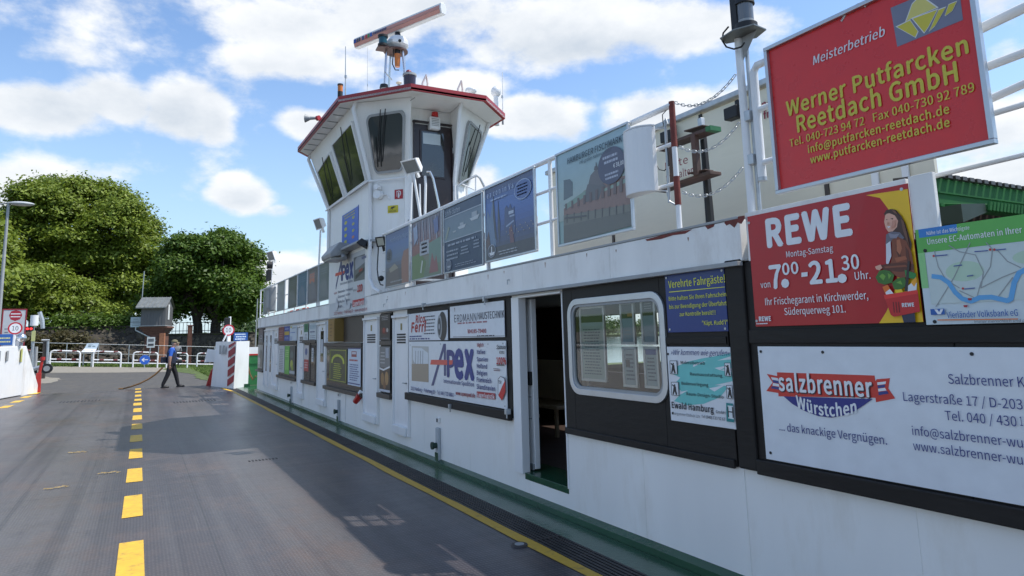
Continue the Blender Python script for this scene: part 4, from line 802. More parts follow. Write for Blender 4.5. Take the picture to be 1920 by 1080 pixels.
# harbour concert poster
s = rposter('deep blue framed poster of a concert hall silhouette with a white oval outline', 6.92, 3.325, 5.81, 2.49, S(42, 82, 150))
grad(s, [S(30, 58, 110), S(52, 104, 178), S(40, 86, 158), S(34, 60, 104), S(44, 48, 56)])
s.fpoly([(0, .5), (.04, .3), (.1, .42), (.16, .2), (.2, .5), (.22, .9), (0, .9)], S(92, 120, 150)); s.fpoly([(.17, .05), (.2, .3), (.24, .75), (.2, .72), (.16, .4)], S(24, 38, 58)); s.fpoly([(.28, .2), (.32, .55), (.3, .82), (.26, .6)], S(28, 42, 62))
s.fpoly([(.4, .72), (.42, .36), (.46, .33), (.5, .38), (.54, .32), (.57, .4), (.62, .38), (.63, .72)], S(28, 60, 110)); s.frect(.5, .42, .6, .46, S(185, 195, 210)); s.frect(.52, .48, .62, .5, S(150, 165, 190)); s.fpoly([(.44, .6), (.6, .55), (.61, .57), (.45, .62)], S(140, 160, 190))
s.fpoly([(0, .72), (.06, .6), (.1, .8), (.08, .95), (0, .95)], S(78, 50, 44)); s.fpoly([(.5, .66), (.56, .6), (.6, .8), (.6, .96), (.54, .96)], S(100, 50, 62)); s.frect(0, .84, 1, 1, S(36, 40, 46))
for q in range(16): s.fell(.45 + .035 * q, .68 + .05 * math.sin(q * 2.1), .006, .008, S(200, 180, 130), 6)
s.fell(.8, .2, .165, .13, S(170, 190, 215)); s.fell(.8, .2, .158, .12, S(44, 88, 156)); s.lines(.68, .12, .92, .28, 4, S(190, 205, 225), 3, .45)
s.fell(.13, .88, .09, .09, S(150, 160, 175)); s.fell(.13, .88, .08, .078, S(40, 44, 54)); s.fpoly([(.07, .9), (.2, .9), (.17, .94), (.1, .94)], WH); s.frect(.12, .82, .14, .9, WH)
s.lines(.25, .9, .75, .97, 2, S(170, 175, 180), 5, .4); s.text('e a  c o n  i n  V a', (.05, .14), (.62, .055), S(190, 205, 225), .03, px=False); s.lines(.1, .17, .55, .21, 1, S(160, 180, 210), 5, .5); s.done()
# ship charter poster
s = rposter('grey-blue framed ship charter poster with two white boats and rows of text', 8.155, 3.31, 7.02, 2.47, S(58, 74, 98), fw=.018)
grad(s, [S(88, 112, 130), S(104, 128, 138)], y0=.16, y1=.52); s.frect(0, .15, 1, .165, S(170, 180, 190)); s.frect(0, .52, 1, .535, S(165, 175, 185))
s.text('Schiffe chartern', (.03, .13), (.45, .04), S(185, 195, 205), .03, px=False)
s.fpoly([(.38, .36), (.6, .35), (.56, .4), (.42, .4)], S(190, 195, 198)); s.frect(.44, .31, .54, .355, S(160, 170, 175)); s.fpoly([(.7, .3), (.94, .28), (.9, .34), (.74, .34)], S(195, 200, 202)); s.frect(.75, .22, .88, .29, S(165, 172, 178)); s.fpoly([(.02, .48), (.12, .3), (.16, .32), (.06, .5)], S(140, 150, 130)); s.fpoly([(.24, .4), (.34, .395), (.32, .42), (.26, .42)], S(170, 178, 182))
s.lines(.08, .57, .95, .62, 1, S(150, 160, 175), 3, .6); s.lines(.05, .66, .4, .84, 3, S(150, 160, 175), 4, .4); s.lines(.45, .66, .68, .8, 3, S(150, 160, 175), 5, .4); s.lines(.78, .62, .95, .76, 3, S(150, 160, 175), 6, .4); s.fell(.12, .9, .08, .08, S(120, 130, 145)); s.fell(.12, .9, .07, .068, S(58, 74, 98)); s.fpoly([(.07, .91), (.18, .91), (.15, .94), (.09, .94)], S(150, 160, 170)); s.lines(.28, .9, .9, .96, 2, S(140, 150, 165), 8, .4); s.done()
# colourful banner
s = rposter('crumpled plastic-wrapped red and green banner with a pale paper label', 9.375, 3.31, 8.26, 2.47, S(120, 110, 112), fw=.016)
grad(s, [S(112, 104, 116), S(132, 110, 118), S(128, 78, 66), S(112, 128, 96), S(96, 116, 84)]); s.fpoly([(0, .42), (.5, .36), (.7, .4), (.7, .56), (.3, .6), (0, .58)], S(135, 72, 56)); s.fpoly([(0, .6), (.3, .56), (.5, .75), (.4, 1), (0, 1)], S(96, 124, 52)); s.fpoly([(.6, .45), (1, .4), (1, .8), (.6, .85)], S(98, 132, 112)); s.fpoly([(.6, .95), (.7, .62), (.78, .78), (.84, .68), (.9, .95)], S(140, 70, 66)); s.frect(.28, .38, .6, .62, S(168, 172, 176)); s.lines(.33, .4, .56, .6, 3, S(120, 90, 95), 3, .5)
for q in range(9): x = .05 + q * .11; s.fpoly([(x, .02), (x + .02, .02), (x + .05 + .02 * math.sin(q * 3), .4), (x + .03, .42)], S(160, 165, 176) if q % 2 else S(98, 100, 124))
s.fpoly([(.3, .9), (.36, .7), (.4, .72), (.34, .92)], S(200, 205, 190)); s.fpoly([(.75, .1), (.9, .05), (.92, .3), (.8, .34)], S(80, 98, 150)); s.fpoly([(.05, .1), (.2, .06), (.22, .3), (.1, .4)], S(150, 165, 190)); s.done()
# brown and blue poster
s = rposter('blue and brown framed poster with a grey round badge, next to the wheelhouse', 10.6, 3.31, 9.5, 2.46, S(70, 96, 140), fw=.018)
grad(s, [S(58, 84, 132), S(74, 108, 158), S(88, 112, 140), S(80, 72, 68), S(66, 58, 56)]); s.fpoly([(.0, .95), (.1, .72), (.3, .62), (.55, .7), (.6, 1), (0, 1)], S(92, 78, 70)); s.fpoly([(.15, .68), (.4, .6), (.55, .7), (.2, .75)], S(150, 140, 118)); s.fpoly([(.7, 1), (.68, .6), (.78, .42), (1, .4), (1, 1)], S(150, 98, 72)); s.fell(.15, .42, .13, .13, S(80, 84, 92)); s.lines(.06, .34, .24, .5, 4, S(160, 165, 172), 3, .4); s.text('Hamburg by Night', (.2, .2), (.95, .1), S(170, 185, 205), .03, px=False); s.lines(.2, .9, .8, .96, 1, S(150, 150, 150), 3, .4); s.done()
# panels on the far railing
for i, (u0, u1, c, lab) in enumerate([(598, 618, S(120, 128, 128), 'grey translucent panel on the far railing, nearest the wheelhouse'), (577, 596, S(122, 118, 122), 'weathered grey panel with an orange patch on the far railing'), (558.5, 575.5, S(92, 120, 140), 'pale blue weathered panel on the far railing'), (541, 557, S(105, 110, 106), 'grey-green weathered panel on the far railing'), (520.5, 534, S(150, 155, 150), 'pale grey weathered panel on the far railing, second from the far end'), (495, 503, S(140, 146, 142), 'narrow pale panel at the far end of the railing')]):
    a, c_ = onX(u0, 560, 3.47), onX(u1, 560, 3.47)
    s = rposter(lab, a.y, 3.30, c_.y, 2.50, c, X=3.47, fw=.015)
    if i == 1: s.frect(.15, .12, .65, .42, S(190, 110, 80))
    s.fpoly([(.1, .55), (.4, .35), (.7, .5), (.9, .9), (.2, .95)], tuple(x * .8 for x in c)); s.lines(.1, .1, .9, .3, 3, tuple(min(x * 1.25, .7) for x in c), i, .4); s.done()
# striped barrier lying behind the far railing
p0, p1 = onX(541, 589, 3.7), onX(576, 580, 3.7); t = thing('striped_barrier', 'red and white striped barrier lying on the far upper deck', 'barrier', (3.7, p0.y, 2.45))
for i in range(6):
    a = i / 6; c_ = (i + 1) / 6; MB().box(3.66, 3.74, p1.y + (p0.y - p1.y) * a, p1.y + (p0.y - p1.y) * c_, p0.z - .08, p0.z + .08).build('segment', WHITE2 if i % 2 else ink(S(215, 70, 40)), t, bev=.004)

# ------------------------------------------------------------------ big red board on its own railing, pole, chains
s = wsign('company_board', 'big red thatching company board with yellow lettering and grey logo field, upper right', 2.815, 3.41, 1.615, 2.495, X=3.46)
s.panel(ink(S(214, 44, 42), .28), t=.006); s.frame(ALU, .024, .025); MB().box(-s.w / 2, s.w / 2, -s.h / 2, s.h / 2, -.03, -.0065).build('back_sheet', ink((.6, .61, .62)), s.e, local=1)
YL = S(205, 190, 60)
k = lambda x, y: (1340 + x / 3, y / 3)
s.poly([k(990, 45), k(1010, 36), k(1330, -95), k(1372, -100), k(1398, 112), k(1028, 264)], S(120, 122, 140))
for pts, c in (([k(1018, 150), k(1100, 110), k(1148, 178), k(1132, 214)], YL), ([k(1070, 130), k(1110, 20), k(1160, -30), k(1262, 42), k(1110, 105)], S(212, 200, 110)), ([k(1108, 104), k(1260, 48), k(1205, 155), k(1180, 190)], YL), ([k(1206, 180), k(1262, 52), k(1306, 36), k(1270, 100), k(1240, 150)], YL), ([k(1296, 90), k(1318, 24), k(1368, 4), k(1340, 62), k(1300, 92)], YL)):
    s.poly([(x, y) for x, y in pts], (.7, .7, .68)); cxm = sum(p[0] for p in pts) / len(pts); cym = sum(p[1] for p in pts) / len(pts); s.poly([(cxm + (x - cxm) * .9, cym + (y - cym) * .9) for x, y in pts], c)
s.T('Meisterbetrieb', k, 558, 367, 962, 50, (.7, .68, .7), .02, .18); s.T('Werner Putfarcken', k, 412, 655, 1430, 82, YL, .03); s.T('Reetdach GmbH', k, 472, 745, 1372, 92, YL, .03)
s.T('Tel. 040-723 94 72   Fax 040-730 92 789', k, 428, 828, 1466, 42, YL, .02); s.T('info@putfarcken-reetdach.de', k, 532, 862, 1325, 42, YL, .025); s.T('www.putfarcken-reetdach.de', k, 545, 921, 1328, 42, YL, .025); s.done()
MB().tube([onX(1578, 40, 3.46), onX(1590, 20, 3.46), onX(1610, 8, 3.46), onX(1625, 12, 3.46)], .008).build('carry_handle', ALU, s.e)
gr = thing('railing', 'white tube railing behind the big red board, running to the right edge', 'railing', (3.5, 2, 2.4))
pt = [onX(1398, 130, 3.5), onX(1412, 126, 3.5)]
a = onX(1412, 126, 3.52); bb = onX(1425, 322, 3.52)
MB().tube([(3.52, a.y, a.z - .03), (3.52, a.y - .0, 2.62)], .028, 12).build('post', WHITE2, gr)
MB().cyl((3.52, a.y, 2.6), (3.52, a.y, 2.625), .03, n=12).build('end_cap', GALV, gr)
MB().tube([(3.52, a.y, a.z - .04), (3.52, a.y - .03, a.z), (3.52, 2.2, a.z + .005), (3.52, 1.0, a.z + .04)], .026, 12).build('rail', WHITE2, gr)
for (zz, r_) in ((3.08, .02), (2.72, .02)): MB().tube([(3.52, a.y, zz), (3.52, 2.2, zz)], r_, 10).build('rail', WHITE2, gr)
for (u0, v0, u1, v1, r_) in [(1838, 130, 1925, 97, .022), (1856, 186, 1925, 155, .020), (1862, 213, 1925, 194, .015), (1757, 329, 1925, 289, .013), (1836, 55, 1925, 12, .026)]:
    MB().tube([onX(u0 - 40, v0 + 17, 3.62), onX(u0, v0, 3.62), onX(u1, v1, 3.62), onX(u1 + 120, v1 - 50, 3.62)], r_, 10).build('rail', WHITE2, gr)
# pole
pl = thing('lamp_pole', 'slim white pole with a navigation lamp bracket, left of the big red board', 'pole', (3.5, 3.1, 2.4))
py_, = (3.09,)
MB().cyl((3.5, 3.09, 2.40), (3.5, 3.09, 4.4), .026, n=14).build('tube', WHITE2, pl); MB().cyl((3.53, 3.05, 2.40), (3.53, 3.05, 4.4), .014, n=10).build('tube', GALV, pl)
b = MB()
for z in (2.72, 3.02): b.box(3.48, 3.55, 3.03, 3.08, z, z + .07)
b.build('hinge', GALV, pl, bev=.004)
zc = onX(1400, 50, 3.4).z
P = [onX(1362, 50, 3.47), onX(1385, 34, 3.45), onX(1448, 37, 3.35), onX(1428, 52, 3.35)]
b = MB(); b.prism([(3.38, 3.14), (3.48, 3.18), (3.60, 3.02), (3.56, 2.90), (3.42, 2.88), (3.36, 3.0)], zc + .0, zc + .008); b.build('bracket_plate', mat('dull_steel_plate', (.22, .22, .2), .35, .8), pl)
b = MB(); b.add([(3.5, 3.06, zc), (3.5, 2.93, zc), (3.5, 3.06, zc - .16), (3.503, 3.06, zc), (3.503, 2.93, zc), (3.503, 3.06, zc - .16)], [(0, 1, 2), (5, 4, 3), (0, 3, 4, 1), (1, 4, 5, 2), (2, 5, 3, 0)]); b.build('gusset', GREYP, pl)
nl = thing('navigation_lamp', 'black navigation lantern with a clear lens on the pole bracket at the top edge', 'lamp', (3.46, 2.99, zc))
MB().cyl((3.46, 2.98, zc + .01), (3.46, 2.98, zc + .05), .075, n=18).build('base', RUB, nl); MB().cyl((3.46, 2.98, zc + .05), (3.46, 2.98, zc + .075), .055, n=18).build('collar', GREYP, nl)
MB().cyl((3.46, 2.98, zc + .075), (3.46, 2.98, zc + .19), .055, n=18).build('lens', mat('lens_glass', (.12, .13, .14), .06, spec=.9), nl); MB().cyl((3.46, 2.98, zc + .19), (3.46, 2.98, zc + .25), .068, .06, 18).build('cap', RUB, nl); b = MB(); b.box(3.40, 3.44, 3.0, 3.05, zc + .01, zc + .25); b.build('screen', RUB, nl)
pts = [onX(u, v, 3.44) for u, v in [(1366, 50), (1356, 62), (1354, 76), (1362, 88), (1376, 92), (1390, 88), (1396, 80)]]; MB().tube(pts, .006).build('cable', RUB, pl)
# chains with single links
def chain(label, a, c, sag):
    a, c = Vector(a), Vector(c); L_ = (c - a).length; n = int(L_ * 1.12 / .0365)
    t = thing('chain', label, 'chain', a); pts = []
    for i in range(n + 1):
        f = i / n; p = a.lerp(c, f); p.z -= sag * 4 * f * (1 - f); pts.append(p)
    for i in range(n):
        p, q = pts[i], pts[i + 1]; d = (q - p).normalized(); mid = (p + q) / 2; sd_ = d.cross(Vector((1, 0, 0))).normalized(); nn_ = d.cross(sd_)
        if i % 2: sd_, nn_ = nn_, -sd_
        m4 = Matrix.Identity(4)
        for r_ in range(3): m4[r_][0], m4[r_][1], m4[r_][2], m4[r_][3] = d[r_], sd_[r_], nn_[r_], mid[r_]
        o = bpy.data.objects.new('link', LINK); COL.objects.link(o); o.parent = t; o.matrix_parent_inverse = t.matrix_world.inverted(); o.matrix_world = m4
lm = MB(); ov = []
for i in range(12):
    a_ = 2 * math.pi * i / 12; x = .011 * math.cos(a_); y = .0095 * math.sin(a_); ov.append((x + (.0135 if x > 0 else -.0135), y, 0))
R_ = .0032; rings = []
for i, p in enumerate(ov):
    p = Vector(p); d = (Vector(ov[(i + 1) % 12]) - Vector(ov[i - 1])).normalized(); a_ = Vector((0, 0, 1)); c_ = d.cross(a_)
    rings += [p + (a_ * math.cos(t_) + c_ * math.sin(t_)) * R_ for t_ in (0.5, 2.07, 3.64, 5.21)]
lm.add(rings, [(i * 4 + j, i * 4 + (j + 1) % 4, ((i + 1) % 12) * 4 + (j + 1) % 4, ((i + 1) % 12) * 4 + j) for i in range(12) for j in range(4)], 0, True)
lo = lm.build('link_master', GALV); LINK = lo.data; LINK.name = 'link'; bpy.data.objects.remove(lo)
pX = lambda u, v: onX(u, v, 3.5)
chain('galvanised chain hanging between red-patched post and pole, uppermost of three', pX(1266, 192), pX(1379, 140), .10)
chain('galvanised chain hanging between red-patched post and pole, middle one', pX(1274, 275), pX(1386, 230), .105)
chain('galvanised chain hanging between red-patched post and pole, lowest one', pX(1280, 360), pX(1392, 315), .095)
# white loudspeaker box on the railing end
sb = thing('loudspeaker', 'white half-round loudspeaker box clamped to the railing end beside the fish market poster', 'loudspeaker', (3.42, 4.05, 2.9))
z0, z1 = 2.72, 3.24
pts = [(3.50, 4.30), (3.36, 4.28)] + [(3.36 - .06 * math.sin(math.radians(a)), 4.10 - .14 * math.cos(math.radians(a)) + .02) for a in range(0, 181, 20)] + [(3.38, 3.95), (3.5, 3.94)]
pts = [(3.47 - .13 * math.sin(math.radians(a)), 4.12 + .17 * math.cos(math.radians(a))) for a in range(0, 181, 15)]
b = MB(); b.prism(pts, z0, z1); b.build('casing', WHITE2, sb, bev=.006)
MB().prism([(x, y) for x, y in pts], z1 + .002, z1 + .016).build('lid', WHITE2, sb, bev=.004)
MB().tube([pX(1228, 243), pX(1246, 240), pX(1252, 232), pX(1248, 222)], .007).build('bracket', GALV, sb); MB().tube([pX(1232, 358), pX(1250, 358), pX(1256, 378), pX(1270, 386)], .008).build('bracket', GALV, sb)
MB().cyl(pX(1247, 225), pX(1255, 380), .011, n=8).build('upright', GALV, sb)
MB().tube([pX(1250, 206), pX(1242, 215), pX(1243, 230), pX(1248, 245), pX(1253, 290), pX(1254, 310), pX(1246, 320), pX(1236, 318), pX(1229, 305)], .004, 6).build('cable', RUB, sb)

# ------------------------------------------------------------------ structures farther in on the passenger deck
AL2 = mat('weathered_cream_sheet', (.74, .68, .53), .36, .0, var=.1, scale=1.2, stretch=(1, .35, 2.2), dirt=.35, dirtcol=(.32, .27, .18), bump=.05, bscale=3, dscale=1.2)
aw = thing('passenger_shelter', 'pale aluminium-sided shelter on the passenger deck behind the railing and chains', 'shelter', (5.3, 5.5, 2.36))
ys = [8.0, 6.55, 4.98, 3.6, 2.71]
ztop = lambda y: 3.84 + (y - 4.0) * .02
for i in range(4):
    a_, c_ = ys[i], ys[i + 1]; b = MB(); zt = ztop(a_)
    b.box(5.0, 5.04, c_ + .012, a_ - .012, 2.36, zt if i < 3 else 2.86); b.build('side_panel', AL2, aw, bev=.003)
b = MB(); b.box(4.95, 5.06, 3.59, 8.02, 3.88, 3.94); b.build('top_rail', GALV, aw, bev=.01)
for y in ys[1:4]: MB().box(4.985, 5.0, y - .02, y + .02, 2.36, 3.86).build('joint_strip', RUB if y == 4.98 else DARKW, aw)
b = MB(); b.box(5.04, 5.3, 7.96, 8.0, 2.36, 3.86); b.box(5.26, 5.3, 3.62, 7.96, 2.36, 3.86); b.box(5.04, 5.3, 3.62, 3.66, 2.36, 3.86); b.build('end_wall', AL2, aw)
s = Sign('printed_notice', 'dark red printed rescue notice lettering on the pale shelter side behind the pole', 'notice', (4.993, 3.95, 3.65), (0, -1, 0), (0, 0, 1), .8, .34)
kk = lambda x, y: (1020 + x * .31485, 140 + y * .31481)
s.T('Rettungs', kk, 1172, 250, 1382, 42, S(140, 30, 50), .03); s.T('Bitte frei', kk, 1185, 310, 1388, 44, S(140, 30, 50), .03); s.done()
s = Sign('assembly_sign', 'green pictogram sign with two white figures on the shelter side', 'sign', (4.99, 3.52, 3.40), (0, -1, 0), (0, 0, 1), .24, .24)
s.panel(ink(S(60, 90, 65)), t=.004); s.fell(.35, .25, .09, .09, LW, 12); s.frect(.24, .36, .46, .9, LW); s.fell(.72, .25, .09, .09, LW, 12); s.frect(.61, .36, .83, .9, LW); s.done()
s = Sign('printed_notice', 'small dark red lettering on the shelter side behind the white loudspeaker', 'notice', (4.99, 5.35, 3.38), (0, -1, 0), (0, 0, 1), .5, .26)
s.panel(AL2, t=.003); s.text('Bitte', (.1, .45), (.8, .1), S(140, 30, 50), .03, px=False); s.text('freihalten', (.1, .95), (.95, .6), S(140, 30, 50), .03, px=False); s.done()
s = Sign('printed_notice', 'small dark red lettering on the far end of the shelter side', 'notice', (4.99, 7.6, 3.45), (0, -1, 0), (0, 0, 1), .5, .4)
s.panel(AL2, t=.003); s.text('Rettungs', (.1, .45), (.9, .15), S(140, 30, 50), .03, px=False); s.text('Bitte', (.1, .9), (.75, .6), S(140, 30, 50), .03, px=False); s.done()
for u in (1632, 1690):
    a_, c_ = onX(u, 305, 4.99), onX(u + 13, 305, 4.99); MB().box(4.975, 4.995, c_.y, a_.y, 2.45, onX(u, 300 if u < 1650 else 290, 4.99).z + .05).build('white_strap', WHITE2, aw, bev=.003)
# dark wooden rack
RK = mat('dark_weathered_rack_wood', (.07, .04, .03), .6, var=.35, scale=9, dirt=.5, dirtcol=(.16, .05, .035)); rk = thing('wooden_rack', 'dark weathered wooden rack with two shelves behind the chains', 'rack', (4.2, 4.3, 2.36))
XK = 4.1
def bar(p, q, th, wd, name, m=RK):
    p, q = Vector(p), Vector(q); d = (q - p).normalized(); up = Vector((0, 0, 1)) if abs(d.z) < .7 else Vector((0, 1, 0)); sd_ = d.cross(up).normalized(); up = sd_.cross(d)
    vs = [x + sd_ * a * wd / 2 + up * c * th / 2 for x in (p, q) for a, c in ((-1, -1), (1, -1), (1, 1), (-1, 1))]
    MB().add(vs, [(0, 3, 2, 1), (4, 5, 6, 7), (0, 1, 5, 4), (1, 2, 6, 5), (2, 3, 7, 6), (3, 0, 4, 7)]).build(name, m, rk, bev=.004)
K = lambda u, v, X=XK: onX(u, v, X)
bar(K(1236, 281), K(1338, 243), .03, .13, 'shelf'); bar(K(1238, 358), K(1342, 324), .03, .13, 'shelf'); bar(K(1290, 247), K(1326, 236), .012, .10, 'shelf'); bar(K(1297, 326), K(1330, 319), .012, .10, 'shelf'); bar(K(1302, 252, 4.05), K(1308, 330, 4.05), .05, .05, 'upright'); bar(K(1260, 270, 4.05), K(1264, 350, 4.05), .05, .05, 'upright')
bar(K(1319, 256, 4.2), K(1334, 418, 4.2), .04, .04, 'leg', RUB); bar(K(1314, 222, 4.2), K(1319, 262, 4.2), .045, .045, 'leg', GALV)
MB().box(XK - .07, XK + .05, K(1342, 240).y - .01, K(1334, 240).y, K(1338, 243).z - .02, K(1338, 243).z + .02).build('green_tip', GREENW, rk)
# two deck lights on the shelter edge
for lab, (u, v) in (('small black floodlight at the top edge of the pale shelter, left of the pole', (1376, 205)), ('small black floodlight at the top edge of the shelter beside the loudspeaker', (1254, 250))):
    p = onX(u, v, 4.9); t = thing('floodlight', lab, 'floodlight', p)
    MB().box(4.84, 4.94, p.y - .08, p.y + .08, p.z - .1, p.z + .02).build('housing', RUB, t, bev=.01); MB().box(4.94, 5.0, p.y - .02, p.y + .02, p.z - .02, p.z + .1).build('bracket', RUB, t)
# green stair housing at the right
gh = thing('stair_housing', 'green painted stair housing with a corrugated awning edge at the right edge', 'housing', (5.2, 2.4, 2.2))
gy = 2.4; a_ = onY(1755, 333, gy); c_ = onY(1925, 345, gy); m_ = onY(1757, 387, gy)
b = MB(); b.box(a_.x, 7.0, gy, gy + .06, m_.z, a_.z); b.build('fascia', GREENR, gh, bev=.003)
b = MB(); b.box(a_.x, 7.0, gy - .012, gy, m_.z, m_.z + .02); b.box(a_.x, 7.0, gy - .01, gy, a_.z - .1, a_.z - .09); b.build('lip', GREENR, gh)
b = MB(); x = a_.x
while x < 7.0:
    b.prism([(gy - .03 + 1.5 * j / 1, 0) for j in ()] or [(gy - .03, a_.z), (gy + .28, a_.z + .03), (gy + .28, a_.z + .055), (gy - .03, a_.z + .025)], x, x + .05, axis=0); x += .085
b.build('corrugated_roof', DARKW, gh)
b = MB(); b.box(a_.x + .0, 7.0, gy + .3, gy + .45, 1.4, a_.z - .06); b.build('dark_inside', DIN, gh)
ay = 2.15; q0 = onY(1850, 382, ay); b = MB(); x = q0.x
b.prism([(ay, q0.z), (ay + .3, q0.z + .06), (ay + .3, q0.z + .02), (ay, q0.z - .05)], q0.x, 7.0, axis=0)
aw_ = b.build('awning', GREENR, gh, bev=.01); b = MB()
while x < 6.5: b.cyl((x, ay - .008, q0.z - .045), (x + .025, ay - .008, q0.z + .01), .013, n=8); x += .04
b.build('awning_corrugation', GREENR, aw_)
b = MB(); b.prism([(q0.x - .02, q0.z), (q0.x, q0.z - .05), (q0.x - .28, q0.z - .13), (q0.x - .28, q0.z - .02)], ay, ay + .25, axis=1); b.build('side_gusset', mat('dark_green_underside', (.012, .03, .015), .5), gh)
# ------------------------------------------------------------------ wheelhouse
wh = thing('wheelhouse', 'white eight-sided ferry wheelhouse with outward leaning windows and a red-edged roof', 'wheelhouse', (4.3, 12.8, 2.3))
ZS, ZT = 4.37, 5.66
Sb, Cb, Db, Eb = (3.45, 11.42), (3.93, 10.90), (4.83, 10.90), (5.27, 11.35)
St, Ct, Dt, Et = (3.04, 11.08), (3.82, 10.38), (4.72, 10.38), (5.64, 11.15)
Fb, Ft = (3.44, 14.40), (3.06, 14.75)
body = [Sb, Cb, Db, Eb, (5.27, 14.4), (4.8, 14.95), (3.95, 14.95), Fb]
top = [St, Ct, Dt, Et, (5.66, 14.7), (4.9, 15.4), (3.9, 15.4), Ft]
b = MB(); n = len(body)
V0 = [(x, y, 2.375) for x, y in body]; V1 = [(x, y, ZS) for x, y in body]; V2 = [(x, y, ZT) for x, y in top]
b.add(V0 + V1, [(i, (i + 1) % n, (i + 1) % n + n, i + n) for i in range(n) if i != 1]); lw = b.build('lower_wall', WHITE, wh)
b = MB(); b.add(V1 + V2, [(i, (i + 1) % n, (i + 1) % n + n, i + n) for i in range(n) if i != 1]); 
# door recess at the aft side
b.add([(Cb[0], Cb[1], ZS), (Ct[0], Ct[1], ZT), (Ct[0] + .02, Cb[1], ZT)], [(0, 1, 2)]); b.add([(Db[0], Db[1], ZS), (Dt[0], Dt[1], ZT), (Dt[0] + .02, Db[1], ZT)], [(0, 2, 1)])
b.build('window_belt', WHITE, wh)
dx0, dx1, dz1 = onY(777, 238, 10.9).x, onY(845, 240, 10.9).x, onY(810, 236, 10.9).z
b = MB(); b.box(Cb[0] - .05, dx0, 10.9, 10.95, 2.375, ZT); b.box(dx1, Db[0], 10.9, 10.95, 2.375, ZT); b.box(dx0, dx1, 10.9, 10.95, dz1, ZT); b.build('aft_wall', WHITE, wh)
dr = MB().box(dx0, dx1, 10.885, 10.93, 2.5, dz1).build('door', BROWN, wh, bev=.006)
b = MB(); b.box(dx0 - .03, dx0 + .0, 10.86, 10.9, 2.5, dz1 + .02); b.box(dx1, dx1 + .035, 10.86, 10.9, 2.5, dz1 + .02); b.box(dx0 - .04, dx1 + .05, 10.83, 10.899, dz1 + .021, dz1 + .05); b.build('door_frame', BROWN, dr, bev=.004)
g0, g1 = onY(790, 246, 10.88), onY(832, 333, 10.88)
b = MB(); b.box(g0.x - .03, g1.x + .03, 10.868, 10.884, g1.z - .03, g0.z + .03); b.build('glass_bead', BROWN, dr, bev=.004)
GL2 = mat('reflecting_window_glass', (.03, .035, .035), .03, var=.15, scale=1.2, spec=1.0)
MB().box(g0.x, g1.x, 10.862, 10.868, g1.z, g0.z).build('door_pane', GL2, dr)
p = onY(812, 258, 10.86); MB().box(p.x - .19, p.x + .14, 10.858, 10.8615, p.z - .13, p.z + .07).build('paper', ink((.5, .56, .58)), dr)
b = MB()
for z in (3.3, 4.2, 4.9): b.cyl((dx1 + .02, 10.85, z), (dx1 + .02, 10.85, z + .1), .012, n=8)
b.build('hinge', GALV, dr)
def bil(q, s_, t_): a, c, d, e = [Vector(x) for x in q]; return (a * (1 - s_) + c * s_) * (1 - t_) + (e * (1 - s_) + d * s_) * t_       # q: bottom left, bottom right, top right, top left
def wwin(q, corners, rad=.12, m=GL2, frame=GREYP, n=6, fw=.04, wipers=2):
    """rounded window on a leaning facet; corners in (s,t) of the facet"""
    nrm = (Vector(q[1]) - Vector(q[0])).cross(Vector(q[3]) - Vector(q[0])).normalized()
    A = [bil(q, *c) for c in corners]; rr_ = rrect(0, 1, 0, 1, rad, n); ri = rrect(fw, 1 - fw, fw, 1 - fw, rad * .8, n)
    f = lambda p, h: bil(A, p[0], p[1]) + nrm * h
    k = len(rr_); b = MB(); vs = [f(p, -.01) for p in rr_] + [f(p, .05) for p in rr_] + [f(p, .05) for p in ri] + [f(p, .03) for p in ri]
    b.add(vs, [(i + r * k, (i + 1) % k + r * k, (i + 1) % k + (r + 1) * k, i + (r + 1) * k) for r in range(3) for i in range(k)])
    w = b.build('window', frame, wh); b = MB(); b.add([f(p, .036) for p in ri], [tuple(range(k))]); b.build('pane', m, w)
    for j in range(wipers):
        b = MB(); s0 = .30 + .12 * j if wipers == 2 else .5; b.tube([f((s0 + .12, 1.06), .07), f((s0 - .02, .55), .08), f((s0 - .12, .2), .06)], .009, 6); b.tube([f((s0 - .1, .62), .055), f((s0 - .16, .12), .05)], .006, 5); b.build('wiper', RUB, w)
    return w
def P3(p, z): return (p[0], p[1], z)
side = [P3(Fb, ZS), P3(Sb, ZS), P3(St, ZT), P3(Ft, ZT)]
wwin(side, [(.52, .03), (.955, .03), (.93, .84), (.50, .82)], rad=.03, frame=WHITE2, wipers=1); wwin(side, [(.04, .03), (.455, .03), (.435, .76), (.06, .66)], rad=.03, frame=WHITE2, wipers=1)
diag = [P3(Sb, ZS), P3(Cb, ZS), P3(Ct, ZT), P3(St, ZT)]; wwin(diag, [(.16, .10), (.90, .10), (.90, .86), (.17, .84)], rad=.14)
rd = [P3(Db, ZS), P3(Eb, ZS), P3(Et, ZT), P3(Dt, ZT)]; wwin(rd, [(.12, .03), (.80, .03), (.86, .82), (.26, .88)], rad=.14, wipers=1)
# corner pipes, sill rail
for a_, c_ in ((St, Sb), (Ft, Fb), (Dt, Db), (Et, Eb)):
    MB().tube([(a_[0] + .01, a_[1] - .03, ZT + .02), (a_[0] - .03, a_[1] - .03, ZT - .12), (c_[0] - .03, c_[1] - .03, ZS), (c_[0] - .03, c_[1] - .03, 3.3)], .035, 10).build('corner_pipe', WHITE2, wh)
MB().tube([(Fb[0] - .09, Fb[1], ZS + .0), (Sb[0] - .09, Sb[1] - .04, ZS), (Cb[0] - .06, Cb[1] - .1, ZS - .0)], .016, 8).build('sill_rail', WHITE2, wh)
